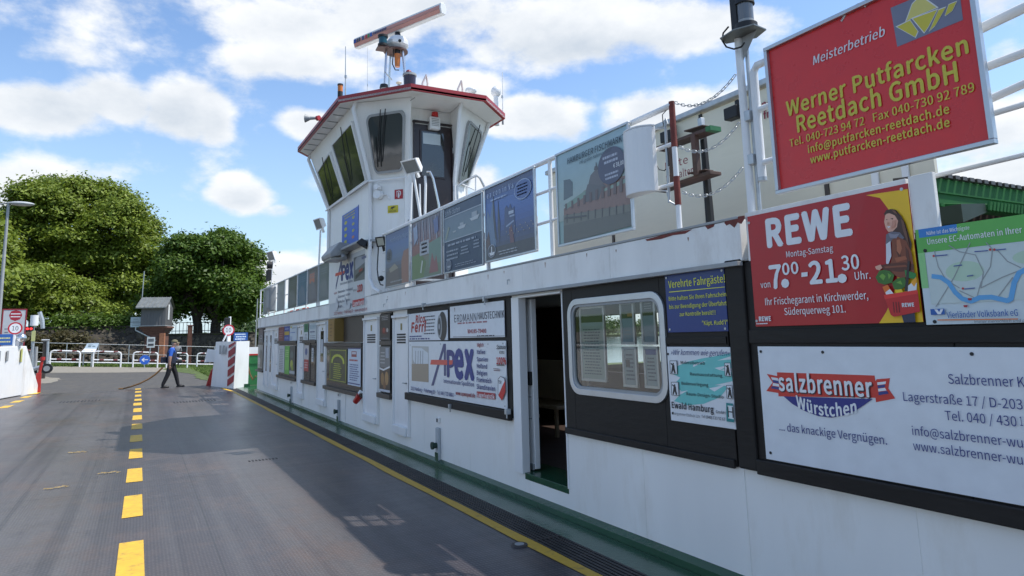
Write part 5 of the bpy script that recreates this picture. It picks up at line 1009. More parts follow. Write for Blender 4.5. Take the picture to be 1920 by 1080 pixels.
# roof
roof = [(2.77, 14.59), (2.77, 11.13), (3.68, 10.04), (5.06, 10.04), (5.81, 10.76), (5.81, 14.9), (5.06, 15.7), (3.68, 15.7)]
b = MB(); b.prism([(x, y) for x, y in roof], 5.665, 5.70); rf_ = b.build('roof', WHITE, wh)
cx_, cy_ = 4.3, 12.9; ri = [(x + (.04 if x < cx_ else -.04), y + (.04 if y < cy_ else -.04)) for x, y in roof]
b = MB(); k = len(roof); b.add([(x, y, 5.655) for x, y in roof] + [(x, y, 5.76) for x, y in roof] + [(x, y, 5.76) for x, y in ri] + [(x, y, 5.655) for x, y in ri], [(i + r * k, (i + 1) % k + r * k, (i + 1) % k + (r + 1) % 4 * k, i + (r + 1) % 4 * k) for r in range(4) for i in range(k)]); b.build('red_edge', REDR, rf_)
b = MB()
for y in np.arange(11.4, 14.6, .42): b.box(2.85, 3.2, y, y + .012, 5.652, 5.664)
b.build('soffit_joint', GREYP, rf_)
b = MB(); b.tube([(3.35, 10.95, 5.64), (3.45, 10.8, 5.60), (3.6, 10.75, 5.61), (3.72, 10.6, 5.58), (3.8, 10.45, 5.6), (3.85, 10.3, 5.63)], .004, 5); b.build('soffit_cable', RUB, wh)
# grey skirt under the body
sk = [(3.43, 14.5), (3.30, 14.3), (3.22, 11.5), (3.42, 11.25), (3.47, 11.4)]
b = MB(); b.prism([(3.455, 14.5), (3.24, 14.2), (3.24, 11.55), (3.62, 11.12), (3.80, 11.0), (3.9, 11.0), (3.5, 11.5)], 3.30, 3.345); b.build('skirt', GREYP, wh, bev=.01)
b = MB(); b.prism([(3.455, 14.42), (3.455, 11.5), (3.49, 11.47), (3.52, 14.42)], 2.375, 3.30); b.build('lower_plinth', WHITED, wh)
MB().tube([(3.40, 11.33, 3.3), (3.40, 11.33, 2.65), (3.41, 11.12, 2.48), (3.45, 10.9, 2.4)], .035, 10).build('drain_pipe', WHITE2, wh)
MB().tube([(3.5, 11.15, 3.3), (3.46, 11.1, 2.8), (3.45, 11.0, 2.62), (3.44, 10.85, 2.52), (3.44, 10.72, 2.5)], .010, 6).build('black_cable', RUB, wh)
MB().ball((3.44, 10.82, 2.62), .06, 10, sc=(.8, 1.2, .8)).build('junction_knob', RUB, wh)
s = Sign('blue_poster', 'blue timetable poster with yellow patches on the wheelhouse side below the windows', 'poster', (3.435, 12.78, 3.74), (0, -1, 0), (0, 0, 1), 1.16, .74)
s.panel(ink(S(48, 96, 190)), t=.008); s.frect(.0, 0, 1, .03, LW)
for i, y in enumerate((.28, .45, .62, .79)): s.fell(.25, y, .09, .05, S(185, 180, 60), 10); s.fell(.72, y - .03, .08, .04, S(190, 120, 90) if i == 3 else S(170, 170, 90), 10)
s.lines(.1, .05, .9, .2, 2, S(180, 175, 90), 3, .4); s.done()
rdir = Vector((Cb[0] - Sb[0], Cb[1] - Sb[1], 0)).normalized(); nd_ = rdir.cross(Vector((0, 0, 1)))
def onD(u, v, h=.01):
    o = Vector((Sb[0], Sb[1], 3)) + nd_ * h; d = pray(u, v); t = (o - EYE).dot(nd_) / d.dot(nd_); return EYE + d * t
c = onD(747.5, 364); s = Sign('fire_extinguisher_sign', 'small red fire extinguisher pictogram on the wheelhouse wall below the window', 'sign', c, rdir, (0, 0, 1), .16, .165)
s.panel(ink(S(165, 25, 40)), t=.004); W_ = (.7, .7, .7); s.frect(.25, .12, .3, .75, W_); s.fpoly([(.3, .2), (.5, .1), (.75, .2), (.8, .5), (.65, .72), (.6, .65), (.7, .48), (.66, .28), (.5, .2), (.3, .3)], W_); s.fell(.5, .5, .1, .22, W_, 12); s.frect(.4, .6, .6, .88, W_); s.done()
c = onD(736.5, 392); s = Sign('camera_sign', 'small yellow video warning sign with a black camera on the wheelhouse wall', 'sign', c, rdir, (0, 0, 1), .20, .13)
s.panel(ink(S(205, 190, 40)), t=.004); K_ = (.03, .03, .02); s.fpoly([(.3, .25), (.62, .12), (.68, .32), (.38, .46)], K_); s.fpoly([(.62, .2), (.76, .1), (.74, .3)], K_); s.frect(.45, .42, .5, .58, K_); s.fpoly([(.2, .44), (.4, .4), (.42, .5), (.22, .5)], K_); s.frect(.05, .62, .95, .64, K_); s.lines(.07, .68, .95, .92, 2, K_, 3, .5); s.done()
c = onD(711, 366, .02); t = thing('wall_bell', 'round white bell lamp on the wheelhouse corner beside the red pictogram', 'lamp', c)
MB().cyl(c, c + nd_ * .09, .085, .075, 16).build('dome', WHITE2, t, bev=.006); MB().cyl(c + Vector((0, 0, .13)), c + nd_ * .12 + Vector((0, 0, .13)), .05, n=12).build('cover', WHITE2, t, bev=.004); MB().tube([c + rdir * .05, c + rdir * .16, c + rdir * .2 - Vector((0, 0, .08))], .012, 6).build('arm', WHITE2, t)
p = onY(813, 228, 10.86); t = thing('alarm_siren', 'white louvred alarm box with a red flashing light above the wheelhouse door', 'siren', p)
MB().box(p.x - .10, p.x + .10, 10.78, 10.899, p.z - .16, p.z + .07).build('housing', WHITE2, t, bev=.015); b = MB()
for j in range(5): b.box(p.x - .07, p.x + .07, 10.774, 10.78, p.z - .10 + j * .03, p.z - .09 + j * .03)
b.build('louvre', GREYP, t); MB().cyl((p.x, 10.80, p.z + .07), (p.x, 10.80, p.z + .15), .062, .055, 14).build('red_lamp', ink(S(190, 30, 30)), t, bev=.008)
# horn
c = onX(592, 221, 2.72); t = thing('ship_horn', 'grey horn trumpet sticking out from the left roof edge of the wheelhouse', 'horn', c)
MB().cyl((2.75, c.y, c.z), (2.63, c.y + .06, c.z), .025, .035, 14).cyl((2.63, c.y + .06, c.z), (2.54, c.y + .10, c.z), .035, .085, 16, caps=False).build('trumpet', GREYP, t)
MB().cyl((2.78, c.y - .03, c.z), (2.75, c.y + .02, c.z), .05, n=12).build('base', REDR, t)
# door stairs and rails
t = thing('door_stair', 'steel stair with handrails leading up to the wheelhouse door', 'stair', (4.2, 10.4, 2.37))
sy = 10.45; T = lambda u, v, y=sy: onY(u, v, y)
MB().tube([T(800, 322), T(806, 322), T(812, 335), T(823, 385), T(824, 430)], .022, 10).build('handrail', STEEL, t)
MB().tube([T(797, 330), T(798, 345), T(796, 450)], .022, 10).build('handrail', WHITE2, t)
MB().tube([T(772, 342), T(769, 425)], .02, 8).build('handrail', WHITE2, t); MB().tube([T(787, 345), T(789, 450)], .015, 8).build('handrail', WHITE2, t)
for i in range(6):
    z = 2.55 + i * .21; MB().box(3.9, 4.35, 10.3 + i * .08, 10.42 + i * .08, z, z + .03).build('tread', GALV, t)
t = thing('hoop_railing', 'bent grey tube railing at the starboard side of the wheelhouse door', 'railing', T(880, 350, 10.2))
MB().tube([T(858, 378, 10.2), T(857, 350, 10.2), T(870, 340, 10.2), T(893, 329, 10.2), T(900, 334, 10.2), T(911, 356, 10.2), T(916, 372, 10.2)], .02, 8).build('rail', GALV, t); MB().tube([T(892, 330, 10.2), T(892, 365, 10.2)], .014, 8).build('post', WHITE2, t); MB().tube([T(866, 345, 10.2), T(890, 356, 10.2)], .012, 8).build('brace', WHITE2, t)
# floodlights
def flood(label, c, dirv, w=.3, h=.2, d=.1, m=GALV, post=None, tilt=None, glassm=None):
    """box floodlight whose front faces dirv"""
    t = thing('floodlight', label, 'floodlight', c); n_ = Vector(dirv).normalized(); r_ = n_.cross(Vector((0, 0, 1))).normalized(); u_ = r_.cross(n_)
    m4 = Matrix.Identity(4)
    for i in range(3): m4[i][0], m4[i][1], m4[i][2], m4[i][3] = r_[i], u_[i], n_[i], c[i]
    def pb(b, nm, mm, bev=0): o = b.build(nm, mm); o.data.transform(m4); o.parent = t; o.matrix_parent_inverse = t.matrix_world.inverted(); return o
    pb(MB().add([(-w/2, -h/2, 0), (w/2, -h/2, 0), (w/2, h/2, 0), (-w/2, h/2, 0), (-w/3, -h/3, -d), (w/3, -h/3, -d), (w/3, h/3, -d), (-w/3, h/3, -d)], [(0, 4, 5, 1), (1, 5, 6, 2), (2, 6, 7, 3), (3, 7, 4, 0), (4, 7, 6, 5)]), 'housing', m)
    b = MB(); e = .02
    b.box(-w/2, w/2, h/2 - e, h/2, 0, .015); b.box(-w/2, w/2, -h/2, -h/2 + e, 0, .015); b.box(-w/2, -w/2 + e, -h/2 + e, h/2 - e, 0, .015); b.box(w/2 - e, w/2, -h/2 + e, h/2 - e, 0, .015); pb(b, 'bezel', m)
    pb(MB().box(-w/2 + e, w/2 - e, -h/2 + e, h/2 - e, 0, .006), 'lens', glassm or mat('floodlight_glass', (.22, .23, .22), .12, spec=.8))
    pb(MB().box(-.02, .02, -h/2 - .1, -h/2, -d * .7, -d * .3), 'bracket', m)
    if post: MB().cyl(Vector(c) - n_ * d * .5 - Vector((0, 0, h * .6)), post, .022, n=10).build('post', WHITE2, t)
    return t
c = T(771, 312, 10.0); flood('silver rectangular floodlight on a post in front of the wheelhouse window, tilted down', c, (-.75, -.35, -.55), .34, .24, .12, WHITE2, post=T(797, 460, 10.0))
c = onX(597, 420, 3.5); flood('silver floodlight on a pole left of the wheelhouse, just beyond its corner', c, (-.9, -.2, -.35), .34, .26, .12, WHITE2, post=(3.5, c.y, 2.4))
c = onX(508, 480, 3.55); flood('silver floodlight on the farthest pole of the far upper deck', c, (-.9, -.2, -.35), .5, .3, .15, WHITE2, post=(3.55, c.y, 2.4))
c = onX(510, 512, 3.55); t = thing('loudspeaker', 'black twin speakers clamped to the farthest floodlight pole', 'loudspeaker', c)
MB().box(3.4, 3.5, c.y - .22, c.y - .05, c.z - .25, c.z + .1).build('speaker', RUB, t, bev=.01); MB().box(3.4, 3.5, c.y + .05, c.y + .22, c.z - .25, c.z + .1).build('speaker', RUB, t, bev=.01); MB().cyl((3.4, c.y, c.z + .25), (3.55, c.y, c.z + .25), .12, n=12).build('round_lamp', RUB, t)
c = onX(509, 562, 3.4); t = thing('equipment_box', 'grey upright equipment box on the far railing below the black speakers', 'box', c); MB().box(3.3, 3.48, c.y - .35, c.y + .35, c.z - .35, c.z + .38).build('casing', mat('grey_box', (.24, .25, .25), .4), t, bev=.04); MB().box(3.285, 3.3, c.y - .25, c.y + .25, c.z - .25, c.z + .28).build('lid', GREYP, t, bev=.01)
c = onX(714, 453, 3.47); flood('small black work light with yellow emitter under the wheelhouse skirt', c, (-.85, -.45, -.3), .2, .17, .07, RUB, glassm=mat('led_window', (.35, .36, .3), .15))
c = onX(679, 460, 3.3); flood('black work light seen edge-on under the wheelhouse skirt, above the lorry photo', c, (-.45, .2, -.85), .3, .16, .1, RUB)
c = onX(624, 474, 3.2); t = thing('searchlight_box', 'pale grey boxy deck lamp on the wheelhouse skirt above the tall poster', 'lamp', c)
MB().prism([(c.x - .14, c.z - .14), (c.x + .2, c.z - .06), (c.x + .22, c.z + .14), (c.x + .02, c.z + .16), (c.x - .16, c.z - .06)], c.y - .42, c.y + .3, axis=1).build('housing', GREYP, t, bev=.02); MB().box(c.x - .12, c.x + .16, c.y - .38, c.y + .26, c.z - .165, c.z - .13).build('lens', ink((.4, .4, .36)), t)
MB().cyl((c.x + .1, c.y - .5, c.z - .16), (c.x + .1, c.y - .42, c.z - .1), .05, n=10).build('knob', GREYP, t)

# ------------------------------------------------------------------ on the wheelhouse roof
ZR = 5.70; YM = 12.2; my = lambda u, v: onY(u, v, YM)
ms = thing('radar_mast', 'four-legged steel mast with a brown platform on the wheelhouse roof', 'mast', (4.1, YM, ZR))
zp = my(730, 96).z; xm = my(742, 96).x
for (ut, ub, dyt, dyb) in ((723, 711, -.05, -.25), (737, 735, .15, .35), (750, 757, -.15, -.35), (761, 769, .1, .25)): MB().cyl((my(ut, 98).x, YM + dyt, zp), (my(ub, 160).x, YM + dyb, ZR), .024, n=10).build('leg', STEEL, ms)
b = MB(); b.cyl((xm, YM, zp), (xm, YM, zp + .025), .24, n=24); b.prism([(xm - .40, YM - .12), (xm - .2, YM - .2), (xm - .1, YM + .08), (xm - .38, YM + .1)], zp + .001, zp + .024); b.build('platform', mat('brown_plate', (.10, .05, .04), .5), ms)
for (u0, v0, u1, v1) in ((717, 140, 735, 150), (752, 138, 768, 146)): MB().cyl((my(u0, v0).x, YM - .15, my(u0, v0).z), (my(u1, v1).x, YM, my(u1, v1).z), .012, n=8).build('strut', GALV, ms)
MB().tube([(xm - .08, YM - .1, zp), (xm - .10, YM - .1, zp - .3), (xm - .05, YM - .12, zp - .42), (xm + .03, YM - .1, zp - .4)], .012, 6).build('cable', RUB, ms)
t = thing('beacon_lamp', 'amber beacon hanging below the mast platform', 'beacon', (xm, YM, zp - .1)); MB().cyl((xm + .0, YM - .1, zp - .001), (xm + .0, YM - .1, zp - .08), .06, n=14).build('base', RUB, t); MB().cyl((xm, YM - .1, zp - .08), (xm, YM - .1, zp - .34), .065, .05, 16).build('lens', mat('amber_lens', (.55, .16, .02), .15), t)
t = thing('radar_gearbox', 'white faceted radar turning unit on the mast platform', 'radar unit', (xm + .1, YM, zp)); gx = xm + .04
b = MB(); prof = [(.12, zp + .03), (.14, zp + .06), (.225, zp + .14), (.225, zp + .2), (.15, zp + .31), (.09, zp + .33)]
for (r0, z_), (r1, z2) in zip(prof[:-1], prof[1:]): b.cyl((gx, YM, z_), (gx, YM, z2), r0, r1, 8, caps=False)
b.cyl((gx, YM, zp + .325), (gx, YM, zp + .33), .09, n=8); o = b.build('housing', WHITE2, t); o.data.polygons.foreach_set('use_smooth', [False] * len(o.data.polygons)); MB().cyl((gx - .03, YM - .20, zp + .16), (gx - .03, YM - .225, zp + .16), .03, n=12).build('port', RUB, t)
MB().cyl((gx, YM, zp + .33), (gx, YM, zp + .42), .07, .05, 12).build('neck', RUB, t)
zb = zp + .53; eL, eR = onZ(664, 86, zb), onZ(826, 20, zb); mid = (eL + eR) / 2; dv = (eR - eL); 
tgt = Vector((gx, YM, zb)); Lb = min(dv.length, 2.9); dv.normalize()
# turn the bar about the mast so both ends stand where the photograph shows them
eL2, eR2 = tgt - dv * Lb / 2, tgt + dv * Lb / 2
ra = thing('radar_antenna', 'long white radar scanner bar with a pink face turned across the wheelhouse roof', 'radar', tgt)
upv = Vector((0, 0, 1)); sv = dv.cross(upv).normalized(); pr = [(-.06, -.10), (.05, -.105), (.085, .0), (.07, .10), (0, .125), (-.07, .10), (-.085, 0)]
vs = [e + sv * a * 1.0 + upv * c_ for e in (eL2, eR2) for a, c_ in pr]; k = len(pr)
b = MB(); b.add(vs, [(i, (i + 1) % k, (i + 1) % k + k, i + k) for i in range(k)] + [tuple(range(k))[::-1], tuple(range(k, 2 * k))]); b.build('scanner', WHITE2, ra, bev=.01)
PK = ink((.62, .28, .22)); fs_ = sv if (EYE - tgt).dot(sv) > 0 else -sv
q0, q1 = eL2 + fs_ * .093 + upv * .0, eR2 + fs_ * .093
b = MB(); ln = dv * .03
for za, zc_ in ((-.095, -.02), (-.012, .055)): 
    b.add([eL2 + ln + fs_ * (.07 if za < -.05 else .092) + upv * za, eR2 - ln + fs_ * (.07 if za < -.05 else .092) + upv * za, eR2 - ln + fs_ * (.092 if za < -.05 else .087) + upv * zc_, eL2 + ln + fs_ * (.092 if za < -.05 else .087) + upv * zc_], [(0, 1, 2, 3)])
b.build('pink_face', PK, ra)
rr0 = dv if dv.cross(upv).dot(fs_) > 0 else -dv
s = Sign(None, '', '', tgt + fs_ * .098 + upv * .015 - dv * Lb * .28, rr0, (0, 0, 1), 1.1, .11); s.e = ra
def shift(b_): return b_
tmp = MB(); mats_ = []
for x0_, x1_, c_ in ((-.52, -.44, S(30, 70, 150)), (-.42, -.3, S(60, 70, 90)), (-.26, -.2, S(60, 80, 120)), (-.16, -.10, S(190, 50, 60)), (-.09, -.03, S(60, 140, 80)), (-.02, .05, S(50, 90, 170)), (.08, .48, S(60, 75, 110))):
    y0_, y1_ = (-.04, .045) if c_ != S(60, 75, 110) else (-.02, .03)
    n_ = 1 if x1_ - x0_ < .1 else int((x1_ - x0_) / .045)
    for j in range(n_):
        a_ = x0_ + (x1_ - x0_) * j / n_; e_ = a_ + (x1_ - x0_) / n_ * (.75 if n_ > 1 else 1); base_ = s.o
        m_ = ink(c_); 
        if m_ not in mats_: mats_.append(m_)
        tmp.add([base_ + s.r * a_ + upv * y0_, base_ + s.r * e_ + upv * y0_, base_ + s.r * e_ + upv * y1_, base_ + s.r * a_ + upv * y1_], [(0, 1, 2, 3)], mats_.index(m_))
tmp.build('print', mats_, ra)
p = my(715, 78); t = thing('nav_light', 'dark teal navigation light on the platform edge left of the radar unit', 'lamp', (p.x, YM - .1, zp)); MB().cyl((p.x, YM - .1, zp + .03), (p.x, YM - .1, zp + .07), .1, n=14).cyl((p.x, YM - .1, zp + .21), (p.x, YM - .1, zp + .25), .1, n=14).build('frame', RUB, t); MB().cyl((p.x, YM - .1, zp + .07), (p.x, YM - .1, zp + .21), .08, n=14).build('lens', mat('teal_lens', (.01, .08, .11), .1), t)
p = my(755, 148); t = thing('search_lamp', 'dark round search lamp with a red top at the foot of the mast', 'lamp', (p.x, YM - .4, ZR)); pz = onY(755, 141, YM - .4).z
MB().cyl((p.x, YM - .4, ZR), (p.x, YM - .4, pz), .09, .12, 16).build('body', mat('dark_lamp_glass', (.03, .02, .035), .12), t); MB().cyl((p.x, YM - .4, pz), (p.x, YM - .4, pz + .04), .135, n=16).build('rim', GREYP, t); MB().ball((p.x - .02, YM - .4, pz + .07), .06, 10).build('red_top', ink(S(130, 40, 50)), t)
p = my(708, 160); t = thing('vent_cowl', 'low black vent cap on the roof left of the mast foot', 'vent', (p.x, YM, ZR)); zz = onY(708, 157, 11.8).z; MB().cyl((p.x, 11.8, ZR), (p.x, 11.8, zz - .07), .06, n=14).build('pipe', GREYP, t); MB().cyl((p.x, 11.8, zz - .07), (p.x, 11.8, zz), .085, .07, 14).build('cap', RUB, t)
p = my(732, 155); t = thing('gps_dome', 'small cream mushroom aerial between the mast legs', 'aerial', (p.x, YM, ZR)); zz = onY(732, 153, 11.7).z; MB().cyl((p.x, 11.7, ZR), (p.x, 11.7, zz), .025, n=10).build('stem', GREYP, t); MB().ball((p.x, 11.7, zz), .055, 12, sc=(1, 1, .5)).build('dome', ink((.55, .48, .38)), t)
def whip(label, u, v0, v1, y, r=.014, m=GALV):
    a_, c_ = onY(u, v1, y), onY(u, v0, y); t = thing('whip_aerial', label, 'aerial', (a_.x, y, ZR)); MB().cyl((a_.x, y, ZR), (c_.x, y, c_.z), r, r * .5, 8).build('rod', m, t); MB().cyl((a_.x, y, ZR), (a_.x, y, ZR + .25), r * 1.8, n=8).build('foot', GREYP, t); MB().cyl((a_.x, y, (c_.z + ZR) / 2), (a_.x, y, (c_.z + ZR) / 2 + .05), r * 1.7, n=8).build('clamp', GALV, t)
whip('tall grey whip aerial at the left front roof corner, beside the amber lantern', 648, 87, 172, 11.6); whip('thin white whip aerial at the right roof edge beside the white dome', 942, 135, 195, 11.2, .012, WHITE2); whip('very thin wire aerial in the middle left of the roof', 689, 88, 165, 12.4, .004)
c = onY(638, 165, 11.5); t = thing('amber_lantern', 'small amber lantern in a black cage on the left roof corner', 'lamp', (c.x, 11.5, ZR)); zl = onY(638, 172, 11.5).z; MB().cyl((c.x, 11.5, ZR), (c.x, 11.5, zl), .045, n=12).cyl((c.x, 11.5, zl + .11), (c.x, 11.5, zl + .14), .05, n=12).build('cage', RUB, t); MB().cyl((c.x, 11.5, zl), (c.x, 11.5, zl + .11), .045, n=12).build('lens', mat('amber_lens', (.5, .15, .02), .15), t)
for lab, u, v, y, r in (('white egg-shaped satellite dome at the right roof edge', 930, 172, 11.3, .10), ('flat white radome behind the roof edge, left of the egg-shaped one', 883, 170, 11.9, .12)):
    c = onY(u, v, y); t = thing('radome', lab, 'radome', (c.x, y, ZR)); MB().ball((c.x, y, c.z), r, 16, sc=(1, 1, 1.15 if r < .11 else .6)).build('dome', WHITE2, t); MB().cyl((c.x, y, ZR), (c.x, y, c.z), .055, .05, 12).build('foot', WHITE2, t)
for lab, u, y in (('pink and white tube hoop on the roof, nearer the mast', 799, 11.4), ('pink and white tube hoop on the roof, farther right', 865, 11.4)):
    c = onY(u, 160, y); t = thing('roof_hoop', lab, 'handle', (c.x, y, ZR)); h_ = onY(u, 141 if u < 820 else 152, y).z - ZR
    MB().tube([(c.x - .13, y, ZR), (c.x - .07, y, ZR + h_ * .8), (c.x, y, ZR + h_), (c.x + .07, y + .1, ZR + h_ * .85), (c.x + .11, y + .2, ZR)], .02, 8).build('tube', ink((.62, .52, .5)), t)
# ------------------------------------------------------------------ bow bulkheads and ramp
RF = ink(S(150, 38, 50))
lb = thing('bow_bulwark', 'white sunlit bow bulwark at the left edge of the deck with two vent slots', 'bulwark', (-4.2, 26, 0))
a0, a1 = onZ(61, 737, 0), onZ(0, 748, 0)
H1 = 1.68
b = MB(); xin = lambda y: -3.95 + (y - 27.0) * .24
pl_ = [(xin(22) , 22.0), (xin(28.9), 28.9), (xin(28.9) - .9, 28.9), (xin(22) - .9, 22.0)]
b.prism(pl_, .02, H1); b.build('side', WHITE2, lb, bev=.02)
b = MB(); y0, y1 = 28.9, 30.6; xa = xin(28.9); b.add([(xa, y0, 0), (xa + .35, y1, 0), (xa, y0, 1.5), (xa + .02, y0 + .1, 1.68), (xa - .3, y0, 0), (xa + .05, y1, 0), (xa - .3, y0, 1.5), (xa - .28, y0 + .1, 1.68)], [(0, 1, 3, 2), (4, 6, 7, 5), (1, 5, 7, 3), (3, 7, 6, 2), (0, 2, 6, 4)]); b.build('sloping_end', WHITED, lb)
b = MB()
for yv in (27.6, 27.05): b.box(xin(yv) + .0, xin(yv) + .03, yv - .13, yv + .13, 1.22, 1.55)
b.build('vent_slot', GREYP, lb, bev=.01); MB().box(-6, -3.3, 28.9, 29.2, -.5, -.01).build('footing', GREYP, lb)
b = MB(); b.box(xin(28.6) + .02, xin(28.6) + .035, 28.5, 28.8, 1.15, 1.6); b.build('yellow_label', ink(S(200, 200, 110)), lb)
b = MB(); b.box(-4.95, -4.6, -12, 22.2, -.5, 1.25); b.box(-5.0, -4.55, -12, 22.2, 1.25, 1.3); o = b.build('side_bulwark', WHITE, None, bev=.01); tag(o, 'long white side bulwark of the ferry continuing out of the frame at left', 'bulwark')
def redpost(label, u, v, vt, lean):
    p = onZ(u, v, 0); hgt = (v - vt) / 42.5 ; t = thing('ramp_post', label, 'post', p)
    b = MB(); b.prism([(p.x - .11, 0), (p.x + .11, 0), (p.x + .04 + lean, hgt * .55), (p.x - .08 + lean * .6, hgt * .55)], p.y - .08, p.y + .08, axis=1); b.build('foot', REDP, t, bev=.01)
    MB().cyl((p.x + lean * .5, p.y, hgt * .5), (p.x + lean * 1.6 + .02, p.y, hgt), .05, n=10).build('pole', REDP, t); MB().cyl((p.x + lean * 1.6 + .02, p.y, hgt - .12), (p.x + lean * 1.6 + .02, p.y, hgt), .075, n=10).build('cap', REDP, t)
redpost('red steel ramp post at the bow on the left side of the deck', 69, 736, 682, .05)
redpost('leaning red steel ramp post at the bow beside the striped white bulkhead', 392, 723, 676, .22)
# right bulkhead with red stripes
rb = thing('bow_bulkhead', 'white bow bulkhead with dark red warning stripes on its edge, right of the ramp', 'bulkhead', (3.0, 27, 0))
N0, F0, W0 = onZ(438, 729, 0), onZ(398, 724, 0), onZ(465, 724, 0)
nT = onX(437, 640, N0.x); hN = 1.66
fx, fy = F0.x + .15, F0.y
b = MB(); ht = hN
ft = onY(404, 640, fy)
b.add([(N0.x, N0.y, 0), (F0.x - .05, fy, 0), (ft.x + .02, fy, ht), (N0.x + .04, N0.y, ht)], [(0, 3, 2, 1)])
b.add([(N0.x, N0.y, 0), (W0.x, W0.y, 0), (W0.x, W0.y, ht), (N0.x + .04, N0.y, ht)], [(0, 1, 2, 3)])
b.add([(N0.x + .04, N0.y, ht), (W0.x, W0.y, ht), (W0.x, fy + .4, ht), (ft.x + .02, fy, ht)], [(0, 1, 2, 3)])
b.add([(W0.x, W0.y, 0), (W0.x, fy + .4, 0), (W0.x, fy + .4, ht), (W0.x, W0.y, ht)], [(0, 1, 2, 3)])
b.add([(F0.x - .05, fy, 0), (W0.x, fy + .4, 0), (W0.x, fy + .4, ht), (ft.x + .02, fy, ht)], [(0, 1, 2, 3)]); b.build('casing', WHITE2, rb)
dirn = (Vector((N0.x, N0.y, 0)) - Vector((F0.x - .05, fy, 0))).normalized(); nn = Vector((0, 0, 1)).cross(dirn); nn = -nn if nn.x > 0 else nn
for i in range(5):
    z0 = .18 + i * .335; w = .62; b = MB(); P0 = Vector((N0.x, N0.y, 0)) + nn * .012
    z1 = min(z0 + .24, 1.64); sk = .02
    b.add([P0 - dirn * w + Vector((0, 0, z0 - .12)), P0 - dirn * .03 + Vector((sk, 0, z0 + .07)), P0 - dirn * .03 + Vector((sk, 0, min(z1 + .07, 1.65))), P0 - dirn * w + Vector((0, 0, min(z1 - .12, 1.65)))], [(0, 1, 2, 3)]); b.build('warning_stripe', RF, rb)
b = MB()
for s_ in (.98, 1.35): q = P0 - dirn * s_; b.add([q + Vector((0, 0, 1.2)), q - dirn * .22 + Vector((0, 0, 1.2)), q - dirn * .22 + Vector((0, 0, 1.52)), q + Vector((0, 0, 1.52))], [(0, 1, 2, 3)])
b.build('vent_slot', GREYP, rb); MB().box(2.98, 3.62, 27.0, 27.2, .0, .1).build('green_foot', GREEN, rb)
b = MB(); q0, q1 = onY(384, 700, 28.8), onY(395, 653, 28.8); b.prism([(fx - .45, .9), (fx - .12, .9), (fx - .08, 1.35), (fx - .35, 1.4)], fy, fy + .3, axis=1); b.build('bracket', WHITE2, rb)
# green bow hull section
bh = thing('bow_rail_section', 'green bow bulwark section with white cap and red stripe behind the striped bulkhead', 'bulwark', (4.1, 28.5, 0))
b = MB(); b.box(3.65, 6.5, 28.4, 28.5, -.3, 1.1); b.build('green_side', GREENW, bh); MB().box(3.64, 6.5, 28.38, 28.52, 1.1, 1.16).build('red_stripe', REDP, bh); MB().box(3.65, 6.5, 28.39, 28.51, 1.161, 1.42).build('white_cap', WHITE2, bh)
MB().box(3.64, 6.5, 28.37, 28.40, .78, .82).build('rub_rail', GREENW, bh)
b = MB(); b.tube([onY(464, 682, 27.4), onY(468, 700, 27.4), onY(474, 712, 27.4), onY(480, 705, 27.3)], .03, 6); tag(b.build('mooring_rope', ROPE), 'slack brown mooring rope from the bulkhead to the deckhouse end', 'rope')

# signs standing on the bow
def disc(label, u, v, r_px, y, legs):
    c = onY(u, v, y); r_ = r_px / (FPX / ((c - EYE).dot(_f))); s = Sign('speed_sign', label, 'sign', c, (1, 0, 0), (0, 0, 1), 2.02 * r_, 2.02 * r_)
    b = MB(); b.cyl((0, 0, -.02), (0, 0, 0), r_, n=32); b.build('panel', ALU, s.e, local=1); s.fell(.5, .5, .49, .49, ink(S(190, 30, 50)), 36); s.fell(.5, .5, .38, .38, (.8, .8, .8), 36); s.text('10', (.29, .68), (.71, .32), BK, .02, px=False)
    MB().cyl((0, -r_ * .9, -.05), (0, -legs, -.05), .05, n=10).build('post', WHITE2, s.e, local=1); s.done(); return s
disc('round red-ringed speed limit sign reading 10 on the left bow bulwark', 28.5, 615.5, 11.5, 28.3, .9)
disc('round red-ringed speed limit sign reading 10 above the striped bulkhead', 428.5, 619, 10.6, 27.5, .55)
bd = Sign('stop_board', 'tall white board with red frame and red stop symbol behind the left speed sign', 'sign', onY(25, 617, 30.5), (1, 0, .0), (0.06, 0, 1), .66, 1.38)
bd.panel(ink(S(195, 195, 195)), t=.03); bd.frame(RF, .04, .01); bd.fell(.55, .14, .3, .15, S(170, 40, 55), 8); bd.frect(.33, .09, .77, .115, WH); bd.frect(.33, .165, .77, .19, WH); bd.lines(.1, .45, .3, .9, 5, S(110, 110, 120), 3, .3); bd.done()
MB().cyl((0, -.75, -.03), (0, -1.5, -.03), .04, n=8).build('post', GALV, bd.e, local=1)
q = onY(4, 637, 29.5); s = Sign('blue_notice', 'blue notice with pale lettering at the left photo edge behind the bulwark', 'sign', q, (1, 0, 0), (0, 0, 1), .62, .38); s.panel(ink(S(50, 100, 170)), t=.02); s.lines(.3, .2, .95, .85, 2, S(220, 215, 150), 3, .4); MB().cyl((0, -.19, -.03), (0, -.6, -.03), .03, n=8).build('post', GALV, s.e, local=1); s.done()
c = onY(40, 634, 28.4); t = thing('round_lamp', 'silver spherical lamp on the left bow bulwark beside the speed sign', 'lamp', c); MB().ball(c, .16, 14).build('globe', STEEL, t); MB().cyl((c.x, c.y, 1.68), (c.x, c.y, c.z - .1), .05, n=10).build('stem', GREYP, t)
